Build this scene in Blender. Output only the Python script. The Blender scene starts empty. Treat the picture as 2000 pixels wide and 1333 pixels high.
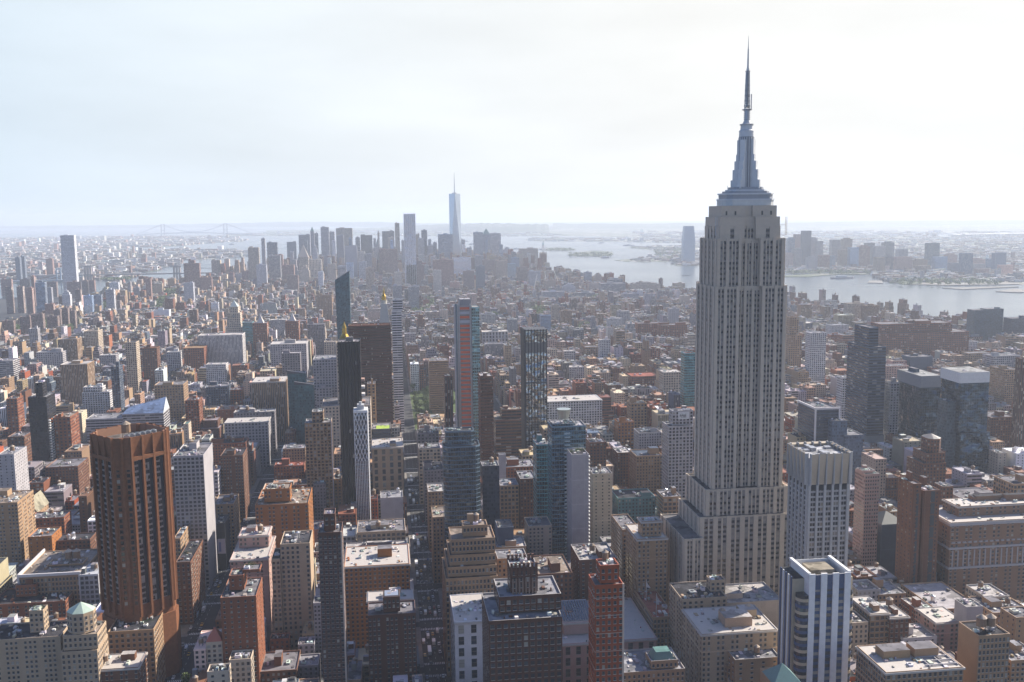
import bpy, math, random
from mathutils import Vector, Matrix
from mathutils.bvhtree import BVHTree
R = math.radians
S = bpy.context.scene
# ---------------------------------------------------------------- camera
CAM = (11.66, 44.01, 322.93)
YAW, PITCH, ROLL, FPX = R(7.33), R(7.39), R(-.603), 1919.48
HAZE = 6.0e-5
fw = Vector((math.sin(YAW) * math.cos(PITCH), math.cos(YAW) * math.cos(PITCH), -math.sin(PITCH)))
rt = Vector((math.cos(YAW), -math.sin(YAW), 0)); up = rt.cross(fw)
r2 = rt * math.cos(ROLL) + up * math.sin(ROLL); u2 = -rt * math.sin(ROLL) + up * math.cos(ROLL)
cd = bpy.data.cameras.new("camera"); cam = bpy.data.objects.new("camera", cd)
S.collection.objects.link(cam); S.camera = cam
m3 = Matrix((r2, u2, -fw)).transposed()
cam.matrix_world = Matrix.Translation(CAM) @ m3.to_4x4()
cd.sensor_width = 36; cd.lens = FPX / 2000 * 36; cd.clip_end = 120000; cd.clip_start = 1
# ---------------------------------------------------------------- sky and sun
SUN_EL, SUN_AZ = 34.0, 62.0        # azimuth measured from the avenue direction (+Y) towards +X
w = bpy.data.worlds.new("World"); S.world = w; w.use_nodes = True
nt = w.node_tree; bg = nt.nodes['Background']
sky = nt.nodes.new('ShaderNodeTexSky'); sky.sky_type = 'NISHITA'; sky.sun_disc = False
sky.sun_elevation = R(SUN_EL); sky.sun_rotation = R(SUN_AZ)
sky.altitude = 300; sky.air_density = 1.0; sky.dust_density = 1.0; sky.ozone_density = 3.5
# thin bright high haze: the sky whitens towards the sun and towards the horizon
tc = nt.nodes.new('ShaderNodeTexCoord'); dp = nt.nodes.new('ShaderNodeVectorMath'); dp.operation = 'DOT_PRODUCT'
nt.links.new(tc.outputs['Generated'], dp.inputs[0]); dp.inputs[1].default_value = (math.sin(R(SUN_AZ)), math.cos(R(SUN_AZ)), .25)
mr = nt.nodes.new('ShaderNodeMapRange'); mr.interpolation_type = 'SMOOTHSTEP'; nt.links.new(dp.outputs['Value'], mr.inputs[0])
mr.inputs[1].default_value = -.40; mr.inputs[2].default_value = .22; mr.inputs[3].default_value = .0; mr.inputs[4].default_value = 1.0
cn = nt.nodes.new('ShaderNodeTexNoise'); cn.inputs['Scale'].default_value = 3.2; cn.inputs['Detail'].default_value = 7
mp = nt.nodes.new('ShaderNodeMapping'); mp.inputs['Scale'].default_value = (1, 1, 4.5); nt.links.new(tc.outputs['Generated'], mp.inputs[0]); nt.links.new(mp.outputs[0], cn.inputs[0])
cm_ = nt.nodes.new('ShaderNodeMapRange'); nt.links.new(cn.outputs[0], cm_.inputs[0]); cm_.inputs[1].default_value = .3; cm_.inputs[2].default_value = .75; cm_.inputs[3].default_value = .93; cm_.inputs[4].default_value = 1.08
hm = nt.nodes.new('ShaderNodeVectorMath'); hm.operation = 'SCALE'; hm.inputs[0].default_value = (9.6, 10.1, 10.9); nt.links.new(cm_.outputs[0], hm.inputs['Scale'])
pr_ = nt.nodes.new('ShaderNodeMapRange'); nt.links.new(dp.outputs['Value'], pr_.inputs[0]); pr_.inputs[1].default_value = .05; pr_.inputs[2].default_value = .75
pc = nt.nodes.new('ShaderNodeMix'); pc.data_type = 'RGBA'; nt.links.new(pr_.outputs[0], pc.inputs[0]); pc.inputs[6].default_value = (6.2, 7.4, 8.5, 1); pc.inputs[7].default_value = (8.9, 8.95, 8.8, 1)
nt.links.new(pc.outputs[2], hm.inputs[0])
sx = nt.nodes.new('ShaderNodeSeparateXYZ'); nt.links.new(tc.outputs['Generated'], sx.inputs[0])
el = nt.nodes.new('ShaderNodeMapRange'); el.interpolation_type = 'SMOOTHSTEP'; nt.links.new(sx.outputs[2], el.inputs[0]); el.inputs[1].default_value = .21; el.inputs[2].default_value = .5; el.inputs[3].default_value = 1; el.inputs[4].default_value = .0
fm = nt.nodes.new('ShaderNodeMath'); fm.operation = 'MULTIPLY'; nt.links.new(mr.outputs[0], fm.inputs[0]); nt.links.new(el.outputs[0], fm.inputs[1])
mx = nt.nodes.new('ShaderNodeMix'); mx.data_type = 'RGBA'; nt.links.new(fm.outputs[0], mx.inputs[0]); tn = nt.nodes.new('ShaderNodeVectorMath'); tn.operation = 'MULTIPLY'; tn.inputs[1].default_value = (1.24, 1.27, 1.48); nt.links.new(sky.outputs[0], tn.inputs[0]); nt.links.new(tn.outputs[0], mx.inputs[6]); nt.links.new(hm.outputs[0], mx.inputs[7])
nt.links.new(mx.outputs[2], bg.inputs[0]); bg.inputs[1].default_value = 0.06
sl = bpy.data.lights.new("sun", 'SUN'); sl.energy = 5.0; sl.angle = R(.53); sl.color = (1, .92, .79)
so = bpy.data.objects.new("sun", sl); S.collection.objects.link(so)
sd = Vector((math.sin(R(SUN_AZ)) * math.cos(R(SUN_EL)), math.cos(R(SUN_AZ)) * math.cos(R(SUN_EL)), math.sin(R(SUN_EL))))
so.rotation_euler = sd.to_track_quat('Z', 'Y').to_euler(); so.location = (600, 600, 1500)
S.view_settings.view_transform = 'Standard'; S.view_settings.look = 'None'
S.view_settings.exposure = 0.9; S.view_settings.gamma = 1
S.cycles.use_denoising = True
S.cycles.max_bounces = 6; S.cycles.volume_bounces = 2; S.cycles.diffuse_bounces = 1; S.cycles.glossy_bounces = 2
S.cycles.transparent_max_bounces = 4

def ray(px, py): return fw * FPX + r2 * (px - 1000) - u2 * (py - 666.5)
def atY(px, py, Y):
    v = ray(px, py); t = (Y - CAM[1]) / v.y; return CAM[0] + v.x * t, CAM[2] + v.z * t
def atZ(px, py, z=0.0):
    v = ray(px, py); t = (z - CAM[2]) / v.z; return CAM[0] + v.x * t, CAM[1] + v.y * t
def proj(x, y, z):
    d = Vector((x - CAM[0], y - CAM[1], z - CAM[2])); k = d.dot(fw)
    if k < 1: return None
    return 1000 + FPX * d.dot(r2) / k, 666.5 - FPX * d.dot(u2) / k
# ---------------------------------------------------------------- colours
K = dict(tan=(.34,.235,.15), beige=(.42,.33,.235), cream=(.52,.44,.34), white=(.66,.64,.61), gray=(.25,.235,.235),
    lgray=(.40,.385,.38), brick=(.23,.10,.06), red=(.29,.085,.045), brown=(.16,.085,.055), dbrown=(.10,.05,.035),
    orange=(.33,.15,.065), dark=(.035,.035,.04), slate=(.09,.11,.14), glass=(.10,.15,.18), teal=(.10,.20,.21),
    pink=(.46,.32,.27), lime=(.50,.47,.42), copper=(.13,.22,.20), sroof=(.28,.28,.285), groof=(.20,.195,.20),
    droof=(.06,.06,.065), troof=(.28,.24,.20), rroof=(.30,.13,.10), wroof=(.45,.43,.40), blueg=(.16,.22,.30), bglass=(.07,.10,.13), gold=(.45,.30,.09))
for k_, c_ in list(K.items()):
    l_ = sum(c_) / 3; K[k_] = tuple(max(.01, (l_ + (v - l_) * 1.22) * (.92, .90, .95)[i]) for i, v in enumerate(c_))
def C_(c): return K[c] if isinstance(c, str) else c
# ---------------------------------------------------------------- materials
MATS = {}
def nodes(name):
    m = bpy.data.materials.new(name); m.use_nodes = True
    t = m.node_tree; b = t.nodes['Principled BSDF']; MATS[name] = m
    return m, t, b
def N(t, kind, **kw):
    n = t.nodes.new(kind)
    for k, v in kw.items():
        if k.startswith('i'): n.inputs[int(k[1:])].default_value = v
        else: setattr(n, k, v)
    return n
def mth(t, op, a, b=None, c=None):
    n = t.nodes.new('ShaderNodeMath'); n.operation = op
    for i, v in enumerate((a, b, c)):
        if v is None: continue
        if hasattr(v, 'is_linked') or hasattr(v, 'links'): t.links.new(v, n.inputs[i])
        else: n.inputs[i].default_value = v
    return n.outputs[0]
def mixc(t, f, a, b, mode='MIX'):
    n = t.nodes.new('ShaderNodeMix'); n.data_type = 'RGBA'; n.blend_type = mode
    for i, v in ((0, f), (6, a), (7, b)):
        if hasattr(v, 'links'): t.links.new(v, n.inputs[i])
        else: n.inputs[i].default_value = v if not isinstance(v, tuple) or len(v) != 3 else (*v, 1)
    return n.outputs[2]
def colattr(t):
    a = t.nodes.new('ShaderNodeAttribute'); a.attribute_name = 'col'; return a.outputs['Color']
def facade(name, ww, wh, glass=(.035, .045, .06), blind=.13, metal=0.0, rough=.14, wob=0.0, tint=False, spandrel=None, lit=0, split=0.0):
    """wall with a window in the middle of every UV cell"""
    m, t, b = nodes(name)
    uv = N(t, 'ShaderNodeUVMap'); uv.uv_map = 'UVMap'
    sp = N(t, 'ShaderNodeSeparateXYZ'); t.links.new(uv.outputs[0], sp.inputs[0])
    u, v = sp.outputs[0], sp.outputs[1]
    fu, fv = mth(t, 'FRACT', u), mth(t, 'FRACT', v)
    mu = mth(t, 'LESS_THAN', mth(t, 'ABSOLUTE', mth(t, 'SUBTRACT', fu, .5)), ww / 2)
    mv = mth(t, 'LESS_THAN', mth(t, 'ABSOLUTE', mth(t, 'SUBTRACT', fv, .52)), wh / 2)
    mask = mth(t, 'MULTIPLY', mu, mv)
    mask = mth(t, 'MULTIPLY', mask, mth(t, 'GREATER_THAN', v, 0.0))
    cell = N(t, 'ShaderNodeCombineXYZ'); t.links.new(mth(t, 'FLOOR', u), cell.inputs[0]); t.links.new(mth(t, 'FLOOR', v), cell.inputs[1])
    oi = N(t, 'ShaderNodeObjectInfo'); t.links.new(oi.outputs['Random'], cell.inputs[2])
    wn = N(t, 'ShaderNodeTexWhiteNoise'); wn.noise_dimensions = '3D'; t.links.new(cell.outputs[0], wn.inputs[0])
    rnd = wn.outputs['Value']
    col = colattr(t)
    geo = N(t, 'ShaderNodeTexCoord')
    n1 = N(t, 'ShaderNodeTexNoise', i2=.09, i3=4.0); t.links.new(geo.outputs['Object'], n1.inputs[0])
    n2 = N(t, 'ShaderNodeTexNoise', i2=1.3, i3=3.0); t.links.new(geo.outputs['Object'], n2.inputs[0])
    shade = mth(t, 'ADD', mth(t, 'MULTIPLY', n1.outputs[0], .45), mth(t, 'MULTIPLY', n2.outputs[0], .3))
    shade = mth(t, 'ADD', shade, .60)
    belt = mth(t, 'LESS_THAN', mth(t, 'FRACT', mth(t, 'MULTIPLY', mth(t, 'ADD', v, .15), .1667)), .05)
    pier = mth(t, 'LESS_THAN', mth(t, 'FRACT', mth(t, 'MULTIPLY', mth(t, 'ADD', u, .1), .3333)), .06)
    shade = mth(t, 'ADD', shade, mth(t, 'MULTIPLY', mth(t, 'MAXIMUM', belt, mth(t, 'MULTIPLY', pier, .6)), .16))
    shade = mth(t, 'ADD', shade, mth(t, 'MULTIPLY', mth(t, 'SUBTRACT', rnd, .5), .08))
    hs = N(t, 'ShaderNodeHueSaturation'); t.links.new(col, hs.inputs['Color']); t.links.new(shade, hs.inputs['Value'])
    wall = hs.outputs[0]
    if spandrel:
        wall = mixc(t, mu, wall, mixc(t, .65, wall, spandrel))
    gl = glass
    if tint:
        h2 = N(t, 'ShaderNodeHueSaturation'); t.links.new(col, h2.inputs['Color']); h2.inputs['Value'].default_value = 1.0
        g0 = h2.outputs[0]
        h3 = N(t, 'ShaderNodeHueSaturation'); t.links.new(col, h3.inputs['Color']); t.links.new(mth(t, 'ADD', mth(t, 'MULTIPLY', rnd, .9), .35), h3.inputs['Value'])
        g0 = h3.outputs[0]
        h4 = N(t, 'ShaderNodeHueSaturation'); t.links.new(col, h4.inputs['Color']); h4.inputs['Value'].default_value = tint
        wall = h4.outputs[0]
    else:
        g0 = mixc(t, mth(t, 'GREATER_THAN', rnd, 1 - blind), gl, (.30, .28, .25))
        g0 = mixc(t, mth(t, 'LESS_THAN', rnd, .35), g0, tuple(c * .5 for c in gl))
    t.links.new(mixc(t, mask, wall, g0), b.inputs['Base Color'])
    t.links.new(mth(t, 'SUBTRACT', .88, mth(t, 'MULTIPLY', mask, .88 - rough)), b.inputs['Roughness'])
    t.links.new(mth(t, 'MULTIPLY', mask, metal), b.inputs['Metallic'])
    t.links.new(mth(t, 'ADD', .25, mth(t, 'MULTIPLY', mask, .35)), b.inputs['Specular IOR Level'])
    bp = N(t, 'ShaderNodeBump'); bp.inputs['Distance'].default_value = .35; bp.inputs['Strength'].default_value = .8
    hgt = mth(t, 'SUBTRACT', 1.0, mask)
    if wob:
        n3 = N(t, 'ShaderNodeTexNoise', i2=.055, i3=2.0); t.links.new(geo.outputs['Object'], n3.inputs[0])
        hgt = mth(t, 'ADD', mth(t, 'MULTIPLY', hgt, .15), mth(t, 'MULTIPLY', n3.outputs[0], wob))
        hgt = mth(t, 'ADD', hgt, mth(t, 'MULTIPLY', rnd, 0.0))
        bp.inputs['Distance'].default_value = 1.0
    t.links.new(hgt, bp.inputs['Height']); t.links.new(bp.outputs[0], b.inputs['Normal'])
    return m
ST = {  # style: bay, floor height, material
 'P': (3.3, 3.3, facade('punched_wall', .46, .55)),
 'Q': (2.5, 3.0, facade('dense_window_wall', .52, .50, blind=.2)),
 'L': (3.8, 3.9, facade('loft_wall', .68, .62)),
 'R': (6.0, 3.7, facade('ribbon_window_wall', .97, .50, glass=(.03,.035,.045))),
 'V': (2.6, 3.6, facade('pier_wall', .52, 1.2, glass=(.035,.04,.05), blind=.22)),
 'N': (1.5, 3.5, facade('narrow_bay_wall', .6, .62, glass=(.012,.013,.018), blind=.03)),
 'G': (2.2, 3.7, facade('curtain_wall', .90, .80, tint=1.9, metal=.75, rough=.06, wob=5.0)),
 'M': (3.0, 3.6, facade('mirror_wall', .94, .90, tint=.8, metal=.9, rough=.04, wob=16.0)),
 'D': (1.9, 3.6, facade('dark_curtain_wall', .80, .60, tint=.55, metal=.35, rough=.10, wob=3.0)),
 'S': (3.6, 3.4, facade('square_window_wall', .60, .62, glass=(.02,.025,.035), blind=.1)),
 'A': (7.0, 7.5, facade('tall_window_wall', .45, .74, glass=(.03,.03,.04), blind=.05)),
 'B': (4.0, 3.5, facade('plain_wall', 0, 0)),
 'O': (4.3, 4.0, facade('wide_punched_wall', .50, .56)),
 'K': (2.6, 3.6, facade('black_strip_wall', .6, 1.2, glass=(.012,.013,.018), blind=.015)),
 'T': (5.5, 3.2, facade('sparse_window_wall', .22, .40)),
}
def simple(name, col=None, rough=.8, metal=0, noise=.35, scale=.25, spec=.3, bump=0, patch=0):
    m, t, b = nodes(name)
    geo = N(t, 'ShaderNodeTexCoord')
    n1 = N(t, 'ShaderNodeTexNoise', i2=scale, i3=5.0); t.links.new(geo.outputs['Object'], n1.inputs[0])
    hs = N(t, 'ShaderNodeHueSaturation')
    if col is None: t.links.new(colattr(t), hs.inputs['Color'])
    else: hs.inputs['Color'].default_value = (*col, 1)
    val = mth(t, 'ADD', mth(t, 'MULTIPLY', n1.outputs[0], noise * 2), 1 - noise)
    if patch:    # tar patches and damp stains
        v1 = N(t, 'ShaderNodeTexVoronoi', i2=.11); t.links.new(geo.outputs['Object'], v1.inputs[0]); s1 = N(t, 'ShaderNodeSeparateColor'); t.links.new(v1.outputs['Color'], s1.inputs[0])
        n2 = N(t, 'ShaderNodeTexNoise', i2=.07, i3=6.0); t.links.new(geo.outputs['Object'], n2.inputs[0])
        st = mth(t, 'GREATER_THAN', mth(t, 'ADD', n2.outputs[0], mth(t, 'MULTIPLY', s1.outputs[0], .12)), .60)
        val = mth(t, 'MULTIPLY', val, mth(t, 'SUBTRACT', 1.0, mth(t, 'MULTIPLY', st, patch))); val = mth(t, 'MULTIPLY', val, mth(t, 'ADD', .85, mth(t, 'MULTIPLY', s1.outputs[1], .25)))
    t.links.new(val, hs.inputs['Value'])
    t.links.new(hs.outputs[0], b.inputs['Base Color'])
    b.inputs['Roughness'].default_value = rough; b.inputs['Metallic'].default_value = metal
    b.inputs['Specular IOR Level'].default_value = spec
    if bump:
        bp = N(t, 'ShaderNodeBump'); bp.inputs['Strength'].default_value = bump
        t.links.new(n1.outputs[0], bp.inputs['Height']); t.links.new(bp.outputs[0], b.inputs['Normal'])
    return m
ROOF = simple('roof_surface', rough=.9, noise=.55, scale=.22, spec=.08, patch=.42)
STONE = simple('limestone', rough=.85, noise=.12, scale=.5, spec=.2)
PAINT = simple('painted_surface', rough=.55, noise=.15, scale=.4, spec=.4)
METAL = simple('metal_surface', rough=.32, metal=.75, noise=.2, scale=.3)
WOOD = simple('tank_wood', (.22, .14, .09), noise=.4, scale=1.5)
GLASSW = [simple('window_glass_dark', (.025, .03, .04), .12, noise=.3, spec=.6), simple('window_glass_sky', (.07, .085, .11), .08, .3, noise=.3, spec=.7),
          simple('window_blinds', (.34, .31, .26), .5, noise=.3), simple('window_glass_gray', (.045, .045, .05), .1, .1, noise=.3, spec=.6)]
LEAF = simple('leaves', (.085, .125, .035), .7, noise=.6, scale=.6)
LEAF2 = simple('leaves_young', (.12, .16, .05), .7, noise=.6, scale=.6)
BARK = simple('bark', (.10, .07, .05), .9)
ASPH = simple('asphalt', (.050, .051, .056), .85, noise=.35, scale=.12)
PAVE = simple('pavement_concrete', (.19, .18, .17), .85, noise=.35, scale=.2)
LINE = simple('road_paint', (.72, .72, .70), .7, noise=.3, scale=1.5)
# ---------------------------------------------------------------- mesh helper
COL = S.collection
class MB:
    def __init__(s): s.v = []; s.f = []; s.m = []; s.c = []; s.u = []; s.mats = []
    def mi(s, mat):
        if mat not in s.mats: s.mats.append(mat)
        return s.mats.index(mat)
    def poly(s, pts, mat, col=(.5, .5, .5), uv=None):
        n = len(s.v); k = len(pts); s.v.extend(pts); s.f.append(tuple(range(n, n + k)))
        s.m.append(s.mi(mat)); s.c.append(col); s.u.append(uv or [(-1.0, -1.0)] * k)
    def wall(s, a, b, z0, z1, style, col, blank=False):
        bay, fh, mat = ST[style]
        L = math.hypot(b[0] - a[0], b[1] - a[1]); nu = max(1, round(L / bay))
        par = 1.1 if z1 - z0 > 5 else 0
        zt = z1 - par; nv = (zt - z0) / fh; f0 = math.ceil(nv) - nv
        p = lambda q, z: (q[0], q[1], z)
        if blank: uv = None
        else: uv = [(0, 1 + f0), (nu, 1 + f0), (nu, 1 + f0 + nv), (0, 1 + f0 + nv)]
        s.poly([p(a, z0), p(b, z0), p(b, zt), p(a, zt)], mat, col, uv)
        if par: s.poly([p(a, zt), p(b, zt), p(b, z1), p(a, z1)], mat, col)
    def prism(s, poly, z0, z1, mat, col, top=True, tcol=None, tmat=None, bottom=False):
        n = len(poly)
        for i in range(n):
            a, b = poly[i], poly[(i + 1) % n]
            s.poly([(a[0], a[1], z0), (b[0], b[1], z0), (b[0], b[1], z1), (a[0], a[1], z1)], mat, col)
        if top: s.poly([(x, y, z1) for x, y in poly], tmat or mat, tcol or col)
        if bottom: s.poly([(x, y, z0) for x, y in reversed(poly)], mat, col)
    def box(s, x0, x1, y0, y1, z0, z1, mat, col=(.5, .5, .5), **k):
        s.prism([(x0, y0), (x1, y0), (x1, y1), (x0, y1)], z0, z1, mat, col, **k)
    def bar(s, a, b, r, mat, col=(.4, .4, .4), n=4, r2_=None):
        a = Vector(a); b = Vector(b); d = (b - a).normalized(); r2_ = r if r2_ is None else r2_
        x = d.orthogonal().normalized(); y = d.cross(x)
        A = [a + (x * math.cos(q) + y * math.sin(q)) * r for q in [2 * math.pi * (i + .5) / n for i in range(n)]]
        B = [b + (x * math.cos(q) + y * math.sin(q)) * r2_ for q in [2 * math.pi * (i + .5) / n for i in range(n)]]
        for i in range(n):
            j = (i + 1) % n; s.poly([tuple(A[i]), tuple(A[j]), tuple(B[j]), tuple(B[i])], mat, col)
        s.poly([tuple(p) for p in B], mat, col)
    def lathe(s, cx, cy, prof, n, mat, col=(.4,.4,.4), rot=0):
        rings = [[(cx + r * math.cos(rot + 2 * math.pi * i / n), cy + r * math.sin(rot + 2 * math.pi * i / n), z) for i in range(n)] for r, z in prof]
        for A, B in zip(rings, rings[1:]):
            for i in range(n):
                j = (i + 1) % n; s.poly([A[i], A[j], B[j], B[i]], mat, col)
        s.poly(rings[-1], mat, col)
    def loft(s, P0, z0, P1, z1, mat, col, top=True, style=None):
        n = len(P0)
        for i in range(n):
            j = (i + 1) % n; uv = None
            if style:
                bay, fh, mat = ST[style]; nu = max(1, round(math.dist(P0[i], P0[j]) / bay)); nv = round((z1 - z0) / fh)
                uv = [(0, 1), (nu, 1), (nu, 1 + nv), (0, 1 + nv)]
            s.poly([(*P0[i], z0), (*P0[j], z0), (*P1[j], z1), (*P1[i], z1)], mat, col, uv)
        if top: s.poly([(*p, z1) for p in P1], ROOF, col)
    def build(s, name, parent=None, off=(0, 0, 0), smooth=False):
        me = bpy.data.meshes.new(name)
        ox, oy, oz = off
        me.from_pydata([(x - ox, y - oy, z - oz) for x, y, z in s.v], [], s.f)
        for m in s.mats: me.materials.append(m)
        me.polygons.foreach_set('material_index', s.m)
        a = me.attributes.new('col', 'FLOAT_COLOR', 'FACE')
        fl = []
        for c in s.c: fl.extend((c[0], c[1], c[2], 1))
        a.data.foreach_set('color', fl)
        ul = me.uv_layers.new(name='UVMap'); fl = []
        for q in s.u:
            for p in q: fl.extend(p)
        ul.data.foreach_set('uv', fl)
        if smooth: me.polygons.foreach_set('use_smooth', [True] * len(s.f))
        me.validate() if False else me.update()
        o = bpy.data.objects.new(name, me); COL.objects.link(o)
        if parent: o.parent = parent
        else: o.location = off
        return o
def tag(o, label=None, cat=None, group=None, kind=None):
    if label: o['label'] = label
    if cat: o['category'] = cat
    if group: o['group'] = group
    if kind: o['kind'] = kind
    return o
def empty(name, loc, label, cat, group=None):
    o = bpy.data.objects.new(name, None); COL.objects.link(o); o.location = loc; o.empty_display_size = 5
    return tag(o, label, cat, group)
def B4(x0, x1, y0, y1): return [(x0, y0), (x1, y0), (x1, y1), (x0, y1)]
def bbox(P): xs = [p[0] for p in P]; ys = [p[1] for p in P]; return min(xs), max(xs), min(ys), max(ys)
def jit(c, r, a=.12):
    k = 1 + r.uniform(-a, a); return tuple(min(.9, max(.01, v * k * (1 + r.uniform(-a / 3, a / 3)))) for v in c)
# ---------------------------------------------------------------- rooftop parts
def tank_mb(mb, x, y, z, s=1.0, r=None):
    rr = 2.0 * s; h = 3.6 * s; lg = 2.6 * s
    for dx, dy in ((-1, -1), (1, -1), (1, 1), (-1, 1)):
        mb.bar((x + dx * rr * .65, y + dy * rr * .65, z), (x + dx * rr * .65, y + dy * rr * .65, z + lg), .18, METAL, (.12, .12, .12))
    mb.lathe(x, y, [(rr, z + lg), (rr * .95, z + lg + h)], 10, WOOD, (.2, .13, .09))
    mb.lathe(x, y, [(rr * 1.12, z + lg + h), (.15, z + lg + h + 1.5 * s)], 10, ROOF, (.42, .34, .27))
def feats_on(root, off, P, z, feats, rnd, wcol, rcol, scale=1.0):
    x0, x1, y0, y1 = bbox(P); W, D = x1 - x0, y1 - y0
    for tok in feats.split():
        k, n = tok[0], int(tok[1:] or 1)
        for i in range(n):
            cx = rnd.uniform(x0 + W * .18, x1 - W * .18); cy = rnd.uniform(y0 + D * .2, y1 - D * .2); mb = MB()
            if k == 't':
                s = rnd.uniform(.85, 1.2) * scale; mb2 = MB(); tank_mb(mb2, cx, cy, z, s); mb2.build('water_tank', root, off)
            elif k == 'b':
                w_, d_, h_ = rnd.uniform(.2, .38) * W, rnd.uniform(.2, .38) * D, rnd.uniform(3.5, 7)
                cx = min(max(cx, x0 + w_ * .6), x1 - w_ * .6); cy = min(max(cy, y0 + d_ * .6), y1 - d_ * .6)
                c = jit(wcol, rnd); q = B4(cx - w_ / 2, cx + w_ / 2, cy - d_ / 2, cy + d_ / 2)
                mb.prism(q, z, z + h_, ST['T'][2], c, tcol=C_(rcol), tmat=ROOF); mb.build('bulkhead', root, off)
            elif k == 'a':
                w_, d_, h_ = rnd.uniform(1.5, 4), rnd.uniform(1.5, 5), rnd.uniform(1, 2.4)
                mb.box(cx - w_ / 2, cx + w_ / 2, cy - d_ / 2, cy + d_ / 2, z + .4, z + h_, PAINT, jit((.5, .5, .5), rnd, .4))
                mb.lathe(cx, cy, [(min(w_, d_) * .35, z + h_), (min(w_, d_) * .35, z + h_ + .25)], 8, METAL, (.2, .2, .2))
                mb.build('cooling_unit', root, off)
            elif k == 'g':
                for q in range(60):
                    a, b_ = cx + rnd.gauss(0, 2.5), cy + rnd.gauss(0, 2); zz = z + rnd.uniform(.3, 2)
                    mb.poly([(a, b_, zz), (a + rnd.uniform(.3, 1), b_, zz + .2), (a + .5, b_ + rnd.uniform(.3, 1), zz + rnd.uniform(0, .8))], LEAF)
                mb.build('roof_plants', root, off)
            elif k == 'm':
                h_ = rnd.uniform(9, 18); mb.bar((cx, cy, z), (cx, cy, z + h_), .22, METAL, (.5, .5, .5), r2_=.08); mb.build('mast', root, off)
            elif k == 'd':
                mb.bar((cx, cy, z), (cx, cy, z + 2), .2, METAL); mb.lathe(cx, cy, [(.2, z + 2), (1.3, z + 2.7), (1.5, z + 3.1)], 10, PAINT, (.5, .5, .5)); mb.build('dish', root, off)
            elif k == 'p':
                mb.lathe(cx, cy, [(1.6, z), (1.6, z + 4.2), (.2, z + 5.2)], 10, METAL, (.6, .6, .62)); mb.build('steel_tank', root, off)
def roof_mb(mb, P, z, rcol, cop, par=1.0):
    """roof sheet with a parapet ring whose coping is a little lighter"""
    n = len(P); cx = sum(p[0] for p in P) / n; cy = sum(p[1] for p in P) / n
    r = max(math.dist(p, (cx, cy)) for p in P); k = 1 - .5 / r
    Q = [(cx + (x - cx) * k, cy + (y - cy) * k) for x, y in P]
    for i in range(n):
        j = (i + 1) % n
        mb.poly([(*P[i], z), (*P[j], z), (*Q[j], z), (*Q[i], z)], PAINT, cop)
        mb.poly([(*Q[j], z), (*Q[j], z - par), (*Q[i], z - par), (*Q[i], z)][::-1], PAINT, cop)
    mb.poly([(*q, z - par) for q in Q], ROOF, rcol)
ALLFP = []     # footprints taken (x0,x1,y0,y1,height)
LAND = []      # (short name, x, y, z) landmarks the automatic labels refer to
OCC = MB()     # everything, for the visibility test
PROTO = {}
def window_mesh(w_, h_, k):
    key = (round(w_, 2), round(h_, 2), k)
    if key in PROTO: return PROTO[key]
    mb = MB(); a = w_ / 2; g = GLASSW[k]
    mb.poly([(-a, -.05, 0), (a, -.05, 0), (a, -.05, h_ * .48), (-a, -.05, h_ * .48)], g)
    mb.poly([(-a, -.09, h_ * .52), (a, -.09, h_ * .52), (a, -.09, h_), (-a, -.09, h_)], g)
    mb.box(-a, a, -.12, 0, h_ * .48, h_ * .52, PAINT, (.16, .15, .14))
    mb.box(-a - .15, a + .15, -.3, 0, -.2, 0, PAINT, (.45, .42, .38))
    for s in (-1, 1): mb.box(s * a - .05, s * a + .05, -.14, 0, 0, h_, PAINT, (.18, .17, .16))
    o = mb.build('window'); me = o.data; bpy.data.objects.remove(o); PROTO[key] = me
    me['_'] = 0; return me
WSTAT = [0]
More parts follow.
